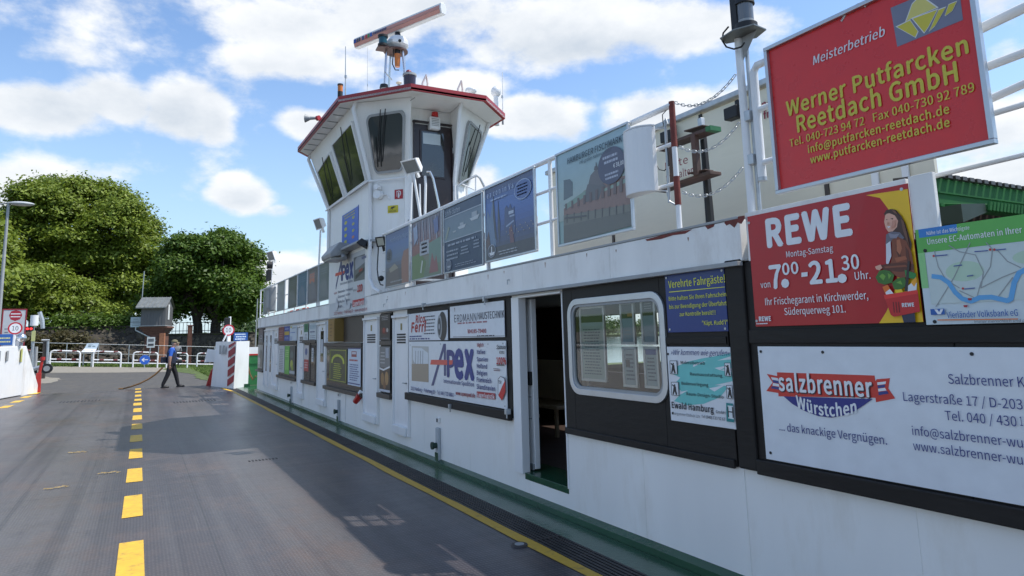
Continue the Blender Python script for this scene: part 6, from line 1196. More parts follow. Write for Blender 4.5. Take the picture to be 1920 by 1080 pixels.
q = onY(451.5, 631, 27.6); s = Sign('blue_notice', 'blue notice with white lettering above the striped bulkhead at right', 'sign', q, (1, 0, 0), (0, 0, 1), .50, .30); s.panel(ink(S(40, 85, 150)), t=.02); s.lines(.06, .08, .96, .95, 3, S(200, 215, 225), 3, .5); MB().cyl((0, -.15, -.03), (0, -.45, -.03), .03, n=8).build('post', GALV, s.e, local=1); s.done()
p, q = onY(435, 640, 27.4), onY(436.5, 592, 27.4); p.y = q.y = 28.3; t = thing('signal_pole', 'white signal pole with a black lamp above the striped bulkhead', 'pole', p); MB().cyl(p, q, .045, n=8).build('pole', WHITE2, t); c = onY(431, 602, 27.4); MB().box(c.x - .1, c.x + .1, 28.2, 28.4, c.z - .2, c.z + .15).build('lamp', RUB, t, bev=.02); MB().cyl(onY(418, 640, 27.5), onY(425, 626, 27.5), .03, n=8).build('brace', WHITE2, t)

# ------------------------------------------------------------------ the bank
def gz(x, y):
    k_ = max(0.0, min(1.0, (y - 29.3) / 26.7)); return -.03 + k_ * (.12 - .062 * x)
ASPH = mat('grey_asphalt', (.082, .078, .072), .9, var=.25, scale=5, dirt=.75, dirtcol=(.16, .135, .095), bump=.8, bscale=40, dscale=1.1)
PAVE = mat('pale_cobble_strip', (.25, .225, .185), .9, var=.2, scale=8, dirt=.6, dirtcol=(.16, .17, .09), bump=.5, bscale=30)
GRASS = mat('short_grass', (.075, .11, .025), .9, var=.4, scale=4, dirt=.5, dirtcol=(.17, .15, .08), bump=.7, bscale=30)
def sheet(name, x0, x1, y0, y1, m, dz=0, nx=14, ny=14, edge=None, par=None):
    xs = np.linspace(x0, x1, nx); ys_ = np.linspace(y0, y1, ny); b = MB(); vs = []
    for j, y in enumerate(ys_):
        for i, x in enumerate(xs):
            yy_ = y + (edge(x) if edge and j == 0 else 0); vs.append((x, yy_, gz(x, yy_) + dz))
    b.add(vs, [(j * nx + i, j * nx + i + 1, (j + 1) * nx + i + 1, (j + 1) * nx + i) for j in range(ny - 1) for i in range(nx - 1)]); return b.build(name, m, par)
structure(sheet('ground', -90, 60, 29.26, 1500, GRASS, -.012, 30, 40))
asp = structure(sheet('landing_road', -40, 3.4, 29.255, 45.5, ASPH, 0))
structure(sheet('cobble_verge', -40, 6, 45.3, 53.5, PAVE, .006, edge=lambda x: .5 * math.sin(x * .8)))
def blob(name, pts, m, dz):
    P = []
    for i, (x, y) in enumerate(pts):
        x2, y2 = pts[(i + 1) % len(pts)]
        for k_ in range(7): f = k_ / 7; P.append((x + (x2 - x) * f + RNG.normal(0, .07), y + (y2 - y) * f + RNG.normal(0, .25)))
    c_ = (sum(q[0] for q in P) / len(P), sum(q[1] for q in P) / len(P)); vs = [(*c_, gz(*c_) + dz)] + [(x, y, gz(x, y) + dz) for x, y in P]; n_ = len(P)
    b = MB(); b.add(vs, [(0, 1 + i, 1 + (i + 1) % n_) for i in range(n_)]); structure(b.build(name, m))
blob('gravel_patch', [(-7, 33), (-4.4, 34), (-3.2, 37), (-3.4, 40), (-4.6, 43), (-7, 44)], PAVE, .005)
blob('grass_edge', [(2.9, 31.5), (2.4, 36), (2.7, 41), (1.9, 46), (1.2, 50), (2.2, 53.4), (9, 53.4), (9, 31.5)], GRASS, .011)
# tufts of grass along the fence
def tufts(name, n, f, h=.12, m=GRASS, label='', cat='grass'):
    b = MB(); vs = []; fs = []
    for i in range(n):
        x, y = f(); z = gz(x, y); a = RNG.uniform(0, 6.28); hh = h * RNG.uniform(.5, 1.6); w = .03
        for _ in range(3):
            a += 2.1; dx, dy = math.cos(a), math.sin(a); k_ = len(vs); lx, ly = RNG.normal(0, .06, 2)
            vs += [(x - dx * w, y - dy * w, z), (x + dx * w, y + dy * w, z), (x + lx, y + ly, z + hh)]; fs.append((k_, k_ + 1, k_ + 2))
    b.add(vs, fs); o = b.build(name, m); o['kind'] = 'stuff'; tag(o, label, cat); return o
GT = mat('bright_grass_blades', (.11, .17, .03), .8, var=.35, scale=2)
tufts('grass', 5000, lambda: (RNG.uniform(-12, 6.5), 54.6 + RNG.normal(0, .5)), .16, GT, 'rough green grass growing under and behind the pipe fence')
tufts('grass', 3500, lambda: (3.1 + abs(RNG.normal(0, 1.2)), RNG.uniform(33, 53)), .10, GT, 'patchy grass beside the landing road at its right edge')

# pipe barriers
YF = 53.0
BAND = mat('dark_red_band', (.16, .04, .04), .6)
def barrier(u0, u1, label):
    a, c = onY(u0, 685, YF), onY(u1, 685, YF); x0, x1 = a.x, c.x; z0 = gz(x0, YF); z1 = gz(x1, YF); h_ = 1.02
    t = thing('pipe_barrier', label, 'barrier', ((x0 + x1) / 2, YF, z0), group='white pipe barriers along the landing')
    r_ = .17; b = MB(); pts = [(x0, YF, z0 - .05), (x0, YF, z0 + h_ - r_), (x0 + r_ * .3, YF, z0 + h_ - r_ * .3), (x0 + r_, YF, z0 + h_), (x1 - r_, YF, z1 + h_), (x1 - r_ * .3, YF, z1 + h_ - r_ * .3), (x1, YF, z1 + h_ - r_), (x1, YF, z1 - .05)]
    b.tube(pts, .05, 8).build('frame', WHITE2, t); b = MB(); b.cyl((x0, YF, z0 + .48), (x1, YF, z1 + .48), .04, n=8); b.build('rail', WHITE2, t)
    b = MB(); n_ = max(2, int((x1 - x0) / .9))
    for i in range(n_):
        for hh in (h_, .48):
            x = x0 + (x1 - x0) * (i + .6) / n_; z = z0 + (z1 - z0) * (i + .6) / n_ + hh; b.cyl((x - .13, YF, z), (x + .13, YF, z - .0), .054, n=8)
    b.build('red_band', BAND, t)
barrier(93, 149, 'white pipe barrier with red bands left of the slanted info board'); barrier(174, 226, 'white pipe barrier with red bands right of the slanted info board'); barrier(249, 295, 'white pipe barrier behind the blue arrow sign'); barrier(312, 351, 'white pipe barrier just right of the walking man'); barrier(369, 403, 'white pipe barrier beside the striped bulkhead'); barrier(30, 60, 'white pipe barrier behind the traffic light at left')
t = thing('guard_rail', 'low continuous white rail behind the pipe barriers', 'rail', (0, 55.4, 0)); zr = lambda x: gz(x, 55.4)
b = MB(); b.cyl((-14, 55.4, zr(-14) + .18), (6.4, 55.4, zr(6.4) + .22), .05, n=8); b.build('rail', WHITE2, t)
t = thing('thin_railing', 'thin grey railing with slim posts behind the white barriers', 'railing', (0, 57, 0))
b = MB(); b.cyl((-6.5, 57, zr(-6.5) + 1.45), (6.5, 57, zr(6.5) + 1.5), .025, n=6); b.cyl((-6.5, 57, zr(-6.5) + .8), (6.5, 57, zr(6.5) + .8), .02, n=6); b.build('rail', GALV, t)
for x in np.arange(-6.4, 6.5, 1.9): MB().cyl((x, 57, gz(x, 57)), (x, 57, gz(x, 57) + 1.5), .03, n=6).build('post', GALV, t)

# embankment wall and upper terrace
STONE = mat('dark_revetment_stone', (.05, .042, .034), .9, var=.45, scale=1.6, dirt=.6, dirtcol=(.14, .13, .09), bump=1, bscale=5, dscale=.9)
YW = 62.0; ZT_ = 3.05; ZLOW = 2.38
def zw(x): k_ = max(0, min(1, (x - .2) / .8)); return ZT_ + (ZLOW - ZT_) * k_
emb = thing('embankment_wall', 'dark stone embankment wall behind the landing, under the trees', 'wall', (0, YW, 0))
b = MB(); nx, nz_ = 90, 9; xs = np.linspace(-34, 9.0, nx); vs = []
for j in range(nz_):
    for i, x in enumerate(xs):
        f = j / (nz_ - 1); vs.append((x, YW + f * 2.2 + RNG.normal(0, .09), gz(x, YW) - .1 + f * (zw(x) - gz(x, YW) + .1)))
b.add(vs, [(j * nx + i, j * nx + i + 1, (j + 1) * nx + i + 1, (j + 1) * nx + i) for j in range(nz_ - 1) for i in range(nx - 1)]); b.build('stone_face', STONE, emb)
# single stones that show on the sloping face
b = MB(); stones = []
for v_ in range(4):
    q = MB(); q.ball((0, 0, 0), 1, 8, sc=(1, .6, .7)); q.v = [tuple(np.array(v) * (1 + .25 * random.random())) for v in q.v]; stones.append(q)
for i in range(700):
    q = random.choice(stones); x = random.uniform(-20, 8.8); f = random.random(); s_ = random.uniform(.1, .3); y = YW + f * 2.2 - .02; z = gz(x, YW) + f * (zw(x) - .2 - gz(x, YW)); a = random.random() * 3
    ca, sa = math.cos(a), math.sin(a); b.add([(x + (vx * ca - vz * sa) * s_, y + vy * s_, z + (vx * sa + vz * ca) * s_) for vx, vy, vz in q.v], [q.f[k_] for k_ in range(len(q.f))])
o = b.build('rubble_stones', mat('rubble_stone', (.08, .068, .052), .9, var=.5, scale=1.2, dirt=.5, dirtcol=(.06, .07, .04)), emb); o['kind'] = 'stuff'
b = MB(); b.box(-34, .2, YW + 2.15, 130, ZT_ - 2.6, ZT_ - .02); b.box(.2, 9.0, YW + 2.15, 130, ZLOW - 2.6, ZLOW - .02); structure(b.build('upper_terrace', GRASS))
b = MB(); b.box(-34, .25, YW + 2.0, YW + 2.3, ZT_ - .02, ZT_ + .1); b.box(1.0, 9, YW + 2.0, YW + 2.3, ZLOW - .02, ZLOW + .06); b.build('coping', STONE, emb)
# dark railing with benches on the wall, steel pile
t = thing('terrace_railing', 'dark ornamental railing on the embankment between gauge house and chestnuts', 'railing', (3, YW + 2.4, ZT_)); b = MB()
x0, x1 = onY(322, 620, YW + 2.4).x, onY(420, 620, YW + 2.4).x
for z in (.25, .95): b.box(x0, x1, YW + 2.38, YW + 2.42, ZLOW + z, ZLOW + z + .05)
x = x0
while x < x1: b.box(x, x + .04, YW + 2.38, YW + 2.42, ZLOW, ZLOW + 1.0); x += .28
b.build('bars', RUB, t)
p, q = onY(353, 690, 60.0), onY(354, 611, 60.0); t = thing('steel_pile', 'rusty brown steel pile standing before the embankment right of the gauge house', 'pile', (p.x, 60, 0)); MB().box(p.x - .17, p.x + .17, 59.8, 60.15, gz(p.x, 60) - .1, q.z).build('shaft', mat('rusty_pile', (.11, .045, .03), .8, var=.3), t); MB().box(p.x - .2, p.x + .2, 59.77, 60.18, q.z, q.z + .06).build('cap', RUST, t)

# gauge house
BRK = mat('dark_red_brick_wall', (.13, .055, .04), .85, var=.3, scale=5); YG = 58.5
def node_brick(m, c1, c2, mort, sc):
    t = m.node_tree; br = t.nodes.new('ShaderNodeTexBrick'); br.inputs['Color1'].default_value = (*c1, 1); br.inputs['Color2'].default_value = (*c2, 1); br.inputs['Mortar'].default_value = (*mort, 1); br.inputs['Scale'].default_value = sc; br.inputs['Mortar Size'].default_value = .02
    tcn = t.nodes.new('ShaderNodeTexCoord'); mp_ = t.nodes.new('ShaderNodeMapping'); mp_.inputs['Rotation'].default_value = (math.radians(90), 0, 0); t.links.new(tcn.outputs['Object'], mp_.inputs[0]); t.links.new(mp_.outputs[0], br.inputs['Vector']); t.links.new(br.outputs[0], t.nodes['Principled BSDF'].inputs['Base Color'])
node_brick(BRK, (.12, .05, .038), (.17, .07, .048), (.1, .08, .07), 4)
gh_ = thing('gauge_house', 'grey timber gauge house with a metal roof on a red brick pillar at the landing', 'gauge house', (1, YG, 0))
q = lambda u, v, y=YG: onY(u, v, y)
x0, x1 = q(270, 600).x, q(303, 600).x; zb0 = q(290, 625).z; zb1 = q(290, 612).z
b = MB(); b.box(x0, x1 + .05, YG, YG + 1.9, gz(x0, YG) - .1, zb0); b.build('brick_pillar', BRK, gh_)
b = MB(); xp0, xp1 = q(297.5, 640).x, q(307, 640).x; b.box(xp0, xp1, YG - .3, YG + .05, gz(x0, YG) - .1, zb0); b.build('buttress', mat('lit_brick_buttress', (.36, .15, .08), .8, var=.2), gh_)  # sunlit side of the pillar painted in as a brighter brick colour
for i in range(4): e = .08 + .09 * i; zz = zb0 + (zb1 - zb0) * i / 4; MB().box(x0 - e, x1 + e + .05, YG - e, YG + 1.95, zz, zb0 + (zb1 - zb0) * (i + 1) / 4 - .004).build('corbel', BRK, gh_)
WB = mat('grey_weathered_boards', (.13, .13, .135), .8, var=.12, scale=6, stretch=(8, 8, .3))
bx0, bx1 = q(263.5, 600).x, q(307, 600).x; bz0, bz1 = zb1 + .01, q(290, 574).z; sx = q(320, 600, YG + 1.0).x
b = MB(); yg0 = YG - .42; bx1 += .1; b.box(bx0, bx1, yg0, YG + 2.0, bz0 + .06, bz1); 
b.prism([(yg0, bz1), (YG + 2.0, bz1), (YG + .8, bz1 + .64)], bx0 + .02, bx1 - .02, axis=0); b.build('timber_box', WB, gh_)
b = MB(); x = bx0
while x < bx1 - .05: b.box(x, x + .025, yg0 - .02, yg0, bz0 + .06, bz1); x += .21
y = yg0
while y < YG + 2: b.box(bx1, bx1 + .02, y, y + .025, bz0 + .06, bz1); y += .21
o = b.build('cover_strip', WB, gh_); o['kind'] = 'stuff'
MB().box(bx0 - .03, bx1 + .03, yg0 - .04, YG + 2.05, bz0, bz0 + .06).build('base_board', ink((.33, .34, .34)), gh_)
MB().box(bx1 + .021, bx1 + .04, YG + .3, YG + .75, bz0 + .5, bz0 + 1.65).build('side_window', ink((.75, .76, .77)), gh_)
ROOFM = mat('grey_metal_roof', (.21, .22, .21), .45, .3, var=.15, scale=3)
b = MB(); e = .32; b.add([(bx0 - e, yg0 - .38, bz1 - .12), (bx1 + .12, yg0 - .38, bz1 - .12), (bx1 + .12, YG + .8, bz1 + .72), (bx0 - e, YG + .8, bz1 + .72), (bx1 + .12, YG + 2.35, bz1 - .12), (bx0 - e, YG + 2.35, bz1 - .12)], [(0, 1, 2, 3), (3, 2, 4, 5)])
b.add([(bx0 - e, yg0 - .38, bz1 - .19), (bx1 + .12, yg0 - .38, bz1 - .19), (bx1 + .12, yg0 - .38, bz1 - .12), (bx0 - e, yg0 - .38, bz1 - .12)], [(0, 1, 2, 3)]); r_ = b.build('roof', ROOFM, gh_)
for i in range(8):
    x = bx0 - e + .02 + i * (bx1 - bx0 + e + .08) / 7.2; b = MB(); b.tube([(x, yg0 - .38, bz1 - .10), (x, YG + .8, bz1 + .74)], .022, 5); b.build('standing_seam', ROOFM, r_)
MB().cyl(q(263, 556, YG), q(267, 508, YG), .035, n=6).build('aerial_rod', GALV, gh_)
pv = Vector(((bx0 + bx1) / 2, yg0, 0)); ang = math.radians(-14); gh_.matrix_world = Matrix.Translation(pv) @ Matrix.Rotation(ang, 4, 'Z') @ Matrix.Translation(-pv) @ gh_.matrix_world
s = Sign('station_sign', 'small pale sign fixed left of the grey timber gauge house', 'sign', q(255, 604, YG - .1), (1, 0, 0), (0, 0, 1), .72, .75); s.panel(ink(S(160, 175, 180)), t=.04); s.frect(0, .48, 1, .53, S(90, 95, 100)); s.lines(.15, .1, .85, .9, 4, S(110, 120, 125), 2, .4); MB().tube([(0, -.38, -.05), (0, -.6, -.05), (1.4, -1.4, -.05)], .05, 6).build('bracket', GALV, s.e, local=1); s.done()
# slanted information board, small signs
c = q(171, 655, 54.6); t = thing('info_board', 'slanted information board with a grey map panel on two legs at the fence', 'info board', c)
tl, tr_, bl_, br_ = q(163, 645, 55.2), q(185, 644, 55.2), q(154, 659.5, 54.4), q(179, 660, 54.4)
ml, mr_ = q(157, 656, 54.6), q(181, 656, 54.6)
def slab(a, b_, c_, d, m, nm, par, th=.05):
    n_ = (b_ - a).cross(d - a).normalized() * th; MB().add([a, b_, c_, d, a + n_, b_ + n_, c_ + n_, d + n_], [(0, 1, 2, 3), (7, 6, 5, 4), (0, 4, 5, 1), (1, 5, 6, 2), (2, 6, 7, 3), (3, 7, 4, 0)]).build(nm, m, par)
B0, B1, T0, T1 = q(158, 655, 54.3), q(181, 655.5, 54.3), q(163.5, 645, 55.0), q(185.5, 644.5, 55.0)
slab(B0, B1, T1, T0, ink(S(150, 165, 175)), 'map_panel', t); L0, L1 = q(152, 661, 53.4), q(177, 661, 53.4); slab(L0, L1, B1, B0, ink((.75, .76, .77)), 'lower_panel', t)
mid_ = (B0 + T1) / 2; u_ = (B1 - B0); w_ = (T0 - B0); nn_ = u_.cross(w_).normalized() * .06; nn_ = nn_ if nn_.y < 0 else -nn_
b = MB(); 
for (a_, c_, d_, e_) in ((.2, .3, .45, .6), (.55, .35, .8, .55), (.15, .7, .8, .78)): b.add([B0 + u_ * a_ + w_ * c_ + nn_, B0 + u_ * d_ + w_ * c_ + nn_, B0 + u_ * d_ + w_ * e_ + nn_, B0 + u_ * a_ + w_ * e_ + nn_], [(0, 1, 2, 3)])
b.build('print', ink(S(90, 105, 110)), t)
for u in (157, 172): a_ = q(u, 662, 53.6); MB().cyl((a_.x, 53.7, gz(a_.x, 53.7)), (a_.x, 53.7, a_.z + .2), .04, n=6).build('leg', GALV, t)
c = q(283, 642, 52.0); t = thing('post_sign', 'small white rectangular sign on a slim post before the brick pillar', 'sign', c)
MB().cyl(q(277.5, 684, 52), q(282, 652, 52), .035, n=6).build('post', GALV, t); MB().box(c.x - .24, c.x + .24, 51.93, 51.97, c.z - .35, c.z + .35).build('panel', ink(S(190, 195, 195)), t); MB().box(c.x - .17, c.x + .17, 51.915, 51.93, c.z + .05, c.z + .25).build('print', ink(S(90, 95, 100)), t); MB().box(c.x - .17, c.x + .17, 51.915, 51.93, c.z - .22, c.z - .08).build('print', ink(S(60, 60, 65)), t)
c = q(271.5, 674.5, 51.5); s = Sign('arrow_sign', 'round blue sign with a white arrow pointing left, low in front of the barrier', 'sign', c, (1, 0, 0), (0, 0, 1), .62, .62); b = MB(); b.cyl((0, 0, -.03), (0, 0, 0), .31, n=28); b.build('panel', GALV, s.e, local=1); s.fell(.5, .5, .49, .49, S(40, 95, 190), 28); s.frect(.28, .46, .8, .54, WH); s.fpoly([(.18, .5), (.42, .28), (.48, .34), (.33, .5), (.48, .66), (.42, .72)], WH); MB().cyl((0, -.3, -.05), (0, -.55, -.05), .03, n=6).build('post', GALV, s.e, local=1); s.done()
# traffic light and technical gear at left
YL_ = 40.0; q = lambda u, v, y=YL_: onY(u, v, y)
t = thing('traffic_light', 'traffic light showing red beside a white camera housing at the left landing', 'traffic light', q(60, 690)); MB().cyl(q(61, 690), q(62, 600), .07, n=8).build('mast', GALV, t)
c = q(54, 617); MB().box(c.x - .22, c.x + .2, YL_ - .1, YL_ + .1, c.z - .12, c.z + .12).build('signal_head', RUB, t, bev=.02)
RL = bpy.data.materials.new('lit_red_lamp'); RL.use_nodes = True; RL.node_tree.nodes['Principled BSDF'].inputs['Emission Color'].default_value = (1, .05, .05, 1); RL.node_tree.nodes['Principled BSDF'].inputs['Emission Strength'].default_value = 1.2; RL.node_tree.nodes['Principled BSDF'].inputs['Base Color'].default_value = (.5, .02, .02, 1)
for u in (52, 59): c2 = q(u, 616.5); MB().cyl((c2.x, YL_ - .13, c2.z), (c2.x, YL_ - .1, c2.z), .06, n=12).build('red_light', RL, t)
c = q(65, 601); MB().cyl((c.x, YL_ - .1, c.z - .25), (c.x, YL_ - .1, c.z + .25), .17, n=14).build('camera_housing', WHITE2, t, bev=.03); c = q(76, 602); MB().tube([q(74, 585), q(79, 600), q(80, 616)], .1, 6).build('lamp_arm', GALV, t); c = q(62, 630); MB().box(c.x - .05, c.x + .1, YL_ - .15, YL_ - .05, c.z - .25, c.z + .25).build('yellow_marker', ink(S(190, 190, 130)), t)
t = thing('winch_frame', 'grey steel landing winch frame with dark box behind the left bulwark', 'winch', q(75, 690)); MB().box(q(77, 690).x, q(85, 690).x, YL_, YL_ + .3, gz(-5, 40), q(80, 640).z).build('dark_box', DARKW, t); MB().tube([q(88, 690), q(90, 640)], .06, 6).build('upright', GALV, t); MB().tube([q(78, 638), q(93, 638)], .05, 6).build('cross_bar', GALV, t); MB().tube([q(52, 688), q(60, 660)], .09, 6).build('strut', GREYP, t); MB().tube([q(66, 688), q(68, 650)], .08, 6).build('strut', GREYP, t); MB().box(q(61, 1).x, q(64, 1).x, YL_ - .2, YL_, q(61, 688).z, q(61, 660).z).build('blue_cover', ink(S(50, 70, 120)), t)
t = thing('boat_trailer', 'low grey trailer with a black wheel behind the red ramp post', 'trailer', q(75, 695, 37)); q37 = lambda u, v: onY(u, v, 36.0); MB().tube([q37(48, 697), q37(82, 687)], .1, 6).build('drawbar', GALV, t); c = q37(88, 691); wheel = MB().cyl((c.x, 35.9, c.z), (c.x, 36.15, c.z), .21, n=20).build('tyre', RUB, t, bev=.03); MB().cyl((c.x, 35.88, c.z), (c.x, 35.9, c.z), .12, n=14).build('rim', GREYP, wheel); MB().tube([q37(52, 701), q37(70, 697)], .06, 6).build('axle', RUB, t)
# street lamp
YS = 36.0; p, c = onY(-6, 650, YS), onY(16, 380, YS); t = thing('street_lamp', 'tall grey street lamp with a flat curved head at the left photo edge', 'street lamp', (p.x, YS, 0)); MB().cyl((p.x, YS, gz(p.x, YS)), (c.x, YS, c.z), .09, .05, 10).build('pole', GREYP, t)
a_ = onY(56, 382, YS); b = MB(); b.tube([onY(0, 383, YS), c, onY(28, 380, YS)], .035, 6); b.build('arm', GREYP, t); m_ = onY(41, 382, YS); b = MB(); b.ball(m_, .48, 16, sc=(1, .5, .2)); b.build('head', ink((.45, .47, .48)), t); b = MB(); b.ball(m_ - Vector((0, 0, .03)), .4, 14, sc=(1, .45, .2)); b.build('lens', mat('lamp_lens', (.5, .5, .45), .2), t)
# slim flag pole near the deckhouse end
p, q_ = onY(478, 660, 50), onY(483, 560, 50); t = thing('slim_pole', 'slim pale pole beside the far end of the deckhouse', 'pole', p); MB().cyl((p.x, 50, gz(p.x, 50)), q_, .05, .035, 8).build('pole', GREYP, t); MB().cyl((p.x, 50, gz(p.x, 50)), (p.x, 50, gz(p.x, 50) + .4), .09, n=8).build('foot', GREYP, t)

# veranda with arches, orange roof
YV = 68.0; q = lambda u, v, y=YV: onY(u, v, y)
vd = thing('veranda', 'cream timber veranda with round arches under the big tree', 'veranda', q(150, 610)); CREAM = mat('cream_veranda_timber', (.34, .29, .21), .7, var=.15)
vz1, vz0 = q(150, 590).z, ZT_; ux = [q(u, 600).x for u in (100, 131, 158, 190)]
b = MB(); b.box(ux[0] - .1, ux[-1] + .1, YV, YV + .15, vz1 - .3, vz1); b.build('beam', CREAM, vd)
for x in ux: MB().box(x - .08, x + .08, YV, YV + .15, vz0, vz1 - .3).build('post', CREAM, vd)
for i in range(3):
    xa_, xc_ = ux[i] + .08, ux[i + 1] - .08; r_ = (xc_ - xa_) / 2; cx_ = (xa_ + xc_) / 2; zc_ = vz1 - .32 - r_ * .75
    b = MB(); b.tube([(cx_ - r_ * math.cos(a), YV + .07, zc_ + r_ * .75 * math.sin(a)) for a in np.linspace(0, math.pi, 14)], .07, 6); b.build('arch', CREAM, vd)
b = MB(); b.box(ux[0] - .5, ux[-1] + .3, YV + .0, YV + 4, vz1 + .003, vz1 + .25); b.build('roof', mat('dark_roof', (.06, .045, .04), .8), vd); b = MB(); b.box(ux[0] - .1, ux[-1] + 3, YV + 3, YV + 3.3, vz0, vz1); b.build('back_wall', DARKW, vd)
hs = thing('inn_house', 'house with an orange tiled roof behind the trees at the left edge', 'house', onY(10, 480, 88)); q = lambda u, v: onY(u, v, 88.0); zE = q(40, 484).z; zR_ = q(10, 455).z; xE = q(42, 484).x
TILE = mat('orange_roof_tiles', (.42, .11, .04), .8, var=.2, scale=5)
b = MB(); b.box(-32, xE - .6, 89, 99, ZT_ - .1, zE); b.build('wall', mat('brick_house_wall', (.2, .1, .07), .8), hs)
b = MB(); b.add([(-33, 88, zE - .2), (xE, 88, zE - .2), (xE - 2.2, 94, zR_ + 1.2), (-33, 94, zR_ + 1.2), (xE, 100, zE - .2), (-33, 100, zE - .2)], [(0, 1, 2, 3), (1, 4, 2), (3, 2, 4, 5)]); r_ = b.build('roof', TILE, hs)
for x in (-18, -22): b = MB(); b.box(x, x + 1.1, 88.9, 89.0, 6, 7.5); b.build('window', GLASSD, hs)

# ------------------------------------------------------------------ trees
def leafmat(name, col, col2):
    m = bpy.data.materials.new(name); m.use_nodes = True; t = m.node_tree; b = t.nodes['Principled BSDF']; b.inputs['Roughness'].default_value = .5; b.inputs['Specular IOR Level'].default_value = .35
    at = t.nodes.new('ShaderNodeAttribute'); at.attribute_name = 'tone'; mx = t.nodes.new('ShaderNodeMix'); mx.data_type = 'RGBA'; mx.inputs[6].default_value = (*col, 1); mx.inputs[7].default_value = (*col2, 1)
    t.links.new(at.outputs['Fac'], mx.inputs[0]); t.links.new(mx.outputs[2], b.inputs['Base Color'])
    tr = t.nodes.new('ShaderNodeBsdfTranslucent'); t.links.new(mx.outputs[2], tr.inputs[0]); ms_ = t.nodes.new('ShaderNodeMixShader'); ms_.inputs[0].default_value = .32
    o = t.nodes['Material Output']; t.links.new(b.outputs[0], ms_.inputs[1]); t.links.new(tr.outputs[0], ms_.inputs[2]); t.links.new(ms_.outputs[0], o.inputs[0]); return m
BARK = mat('tree_bark', (.05, .038, .028), .9, var=.3, scale=6, bump=.6, bscale=10)
def leaves(name, lobes, n, size, m, parent, flat=.6, gaps=.0, kind=None, seed=0):
    rg = np.random.default_rng(seed); L = np.array(lobes, float); w = L[:, 3] * L[:, 5] + .3; w /= w.sum(); idx = rg.choice(len(L), n, p=w)
    # every lobe is broken into clumps, each clump a small tilted pad of leaves
    ncl = max(6, n // 48); ci = rg.choice(len(L), ncl, p=w); d = rg.normal(size=(ncl, 3)); d /= np.linalg.norm(d, axis=1)[:, None]; d[:, 2] = np.where(d[:, 2] < -.25, -d[:, 2] * .7, d[:, 2])
    rad = rg.uniform(.72, 1.2, ncl)[:, None]; cc = L[ci, :3] + d * L[ci, 3:6] * rad; csz = rg.uniform(.5, 1.3, ncl) * size * 5.6; cn = d * .8 + np.array([0, 0, .7]); cn /= np.linalg.norm(cn, axis=1)[:, None]
    k = rg.integers(0, ncl, n); off = rg.normal(size=(n, 3)) * csz[k][:, None] * np.array([1, 1, .62]) * .56
    inner_ = rg.random(n) < .07; pos = cc[k] + off; pin = L[idx, :3] + rg.normal(size=(n, 3)) * L[idx, 3:6] * .42; pos[inner_] = pin[inner_]
    nrm = cn[k] + rg.normal(size=(n, 3)) * .48; nrm /= np.linalg.norm(nrm, axis=1)[:, None]
    a = np.cross(nrm, rg.normal(size=(n, 3))); a /= np.linalg.norm(a, axis=1)[:, None]; b_ = np.cross(nrm, a); s_ = (size * rg.uniform(.6, 1.35, n))[:, None]
    V = np.stack([pos - a * s_, pos + b_ * s_ * .5 - nrm * s_ * .15, pos + a * s_, pos - b_ * s_ * .5 - nrm * s_ * .1], 1).reshape(-1, 3)
    me = bpy.data.meshes.new(name); me.vertices.add(4 * n); me.vertices.foreach_set('co', V.ravel()); me.loops.add(4 * n); me.loops.foreach_set('vertex_index', np.arange(4 * n)); me.polygons.add(n); me.polygons.foreach_set('loop_start', np.arange(0, 4 * n, 4)); me.polygons.foreach_set('loop_total', np.full(n, 4))
    tone = np.clip(rg.normal(.5, .22, ncl)[k] + rg.normal(0, .15, n), 0, 1); at = me.attributes.new('tone', 'FLOAT', 'FACE'); at.data.foreach_set('value', tone.astype(np.float32)); me.materials.append(m); me.update(); me.validate()
    o = bpy.data.objects.new(name, me); COL.objects.link(o)
    if parent: o.parent = parent; o.matrix_parent_inverse = parent.matrix_world.inverted()
    if kind: o['kind'] = kind
    return o
def tree(name, label, Y, base, trunks, lobes_px, n, size, m, depth=.8, group=None, seed=0):
    bp_ = onY(*base, Y); sc = lambda p: (p - EYE).dot(_f) / FPX
    t = thing(name, label, 'tree', (bp_.x, Y, ZT_), group); lobes = []
    rg = random.Random(seed)
    for (u, v, ru, rv) in lobes_px:
        y = Y + rg.uniform(-1, 1) * min(ru, 45) * .10; p = onY(u, v, y); s_ = sc(p); f_ = rg.uniform(.62, .95); lobes.append((p.x, p.y, p.z, ru * s_ * f_, ru * s_ * depth * f_, rv * s_ * f_))
    b = MB()
    for tr_ in trunks:
        pts = [onY(u, v, Y) for u, v, r in tr_]; rs = [r * sc(pts[0]) for u, v, r in tr_]; b.tube(pts, rs, 10)
    root = onY(*base, Y)
    for i, lb_ in enumerate(lobes):
        if i % 2 == 0 and trunks:
            st = onY(trunks[0][-1][0], trunks[0][-1][1], Y); e = Vector(lb_[:3]); mid = (st + e) / 2 + Vector((0, 0, -.5)); b.tube([st, mid, e], [.16, .1, .04], 6)
    b.build('trunk', BARK, t); leaves('crown', lobes, n, size, m, t, seed=seed); return t
LM1 = leafmat('linden_leaf', (.115, .165, .018), (.26, .33, .04)); LM2 = leafmat('chestnut_leaf', (.05, .10, .013), (.13, .21, .026)); LM3 = leafmat('far_leaf', (.045, .085, .025), (.09, .14, .04))
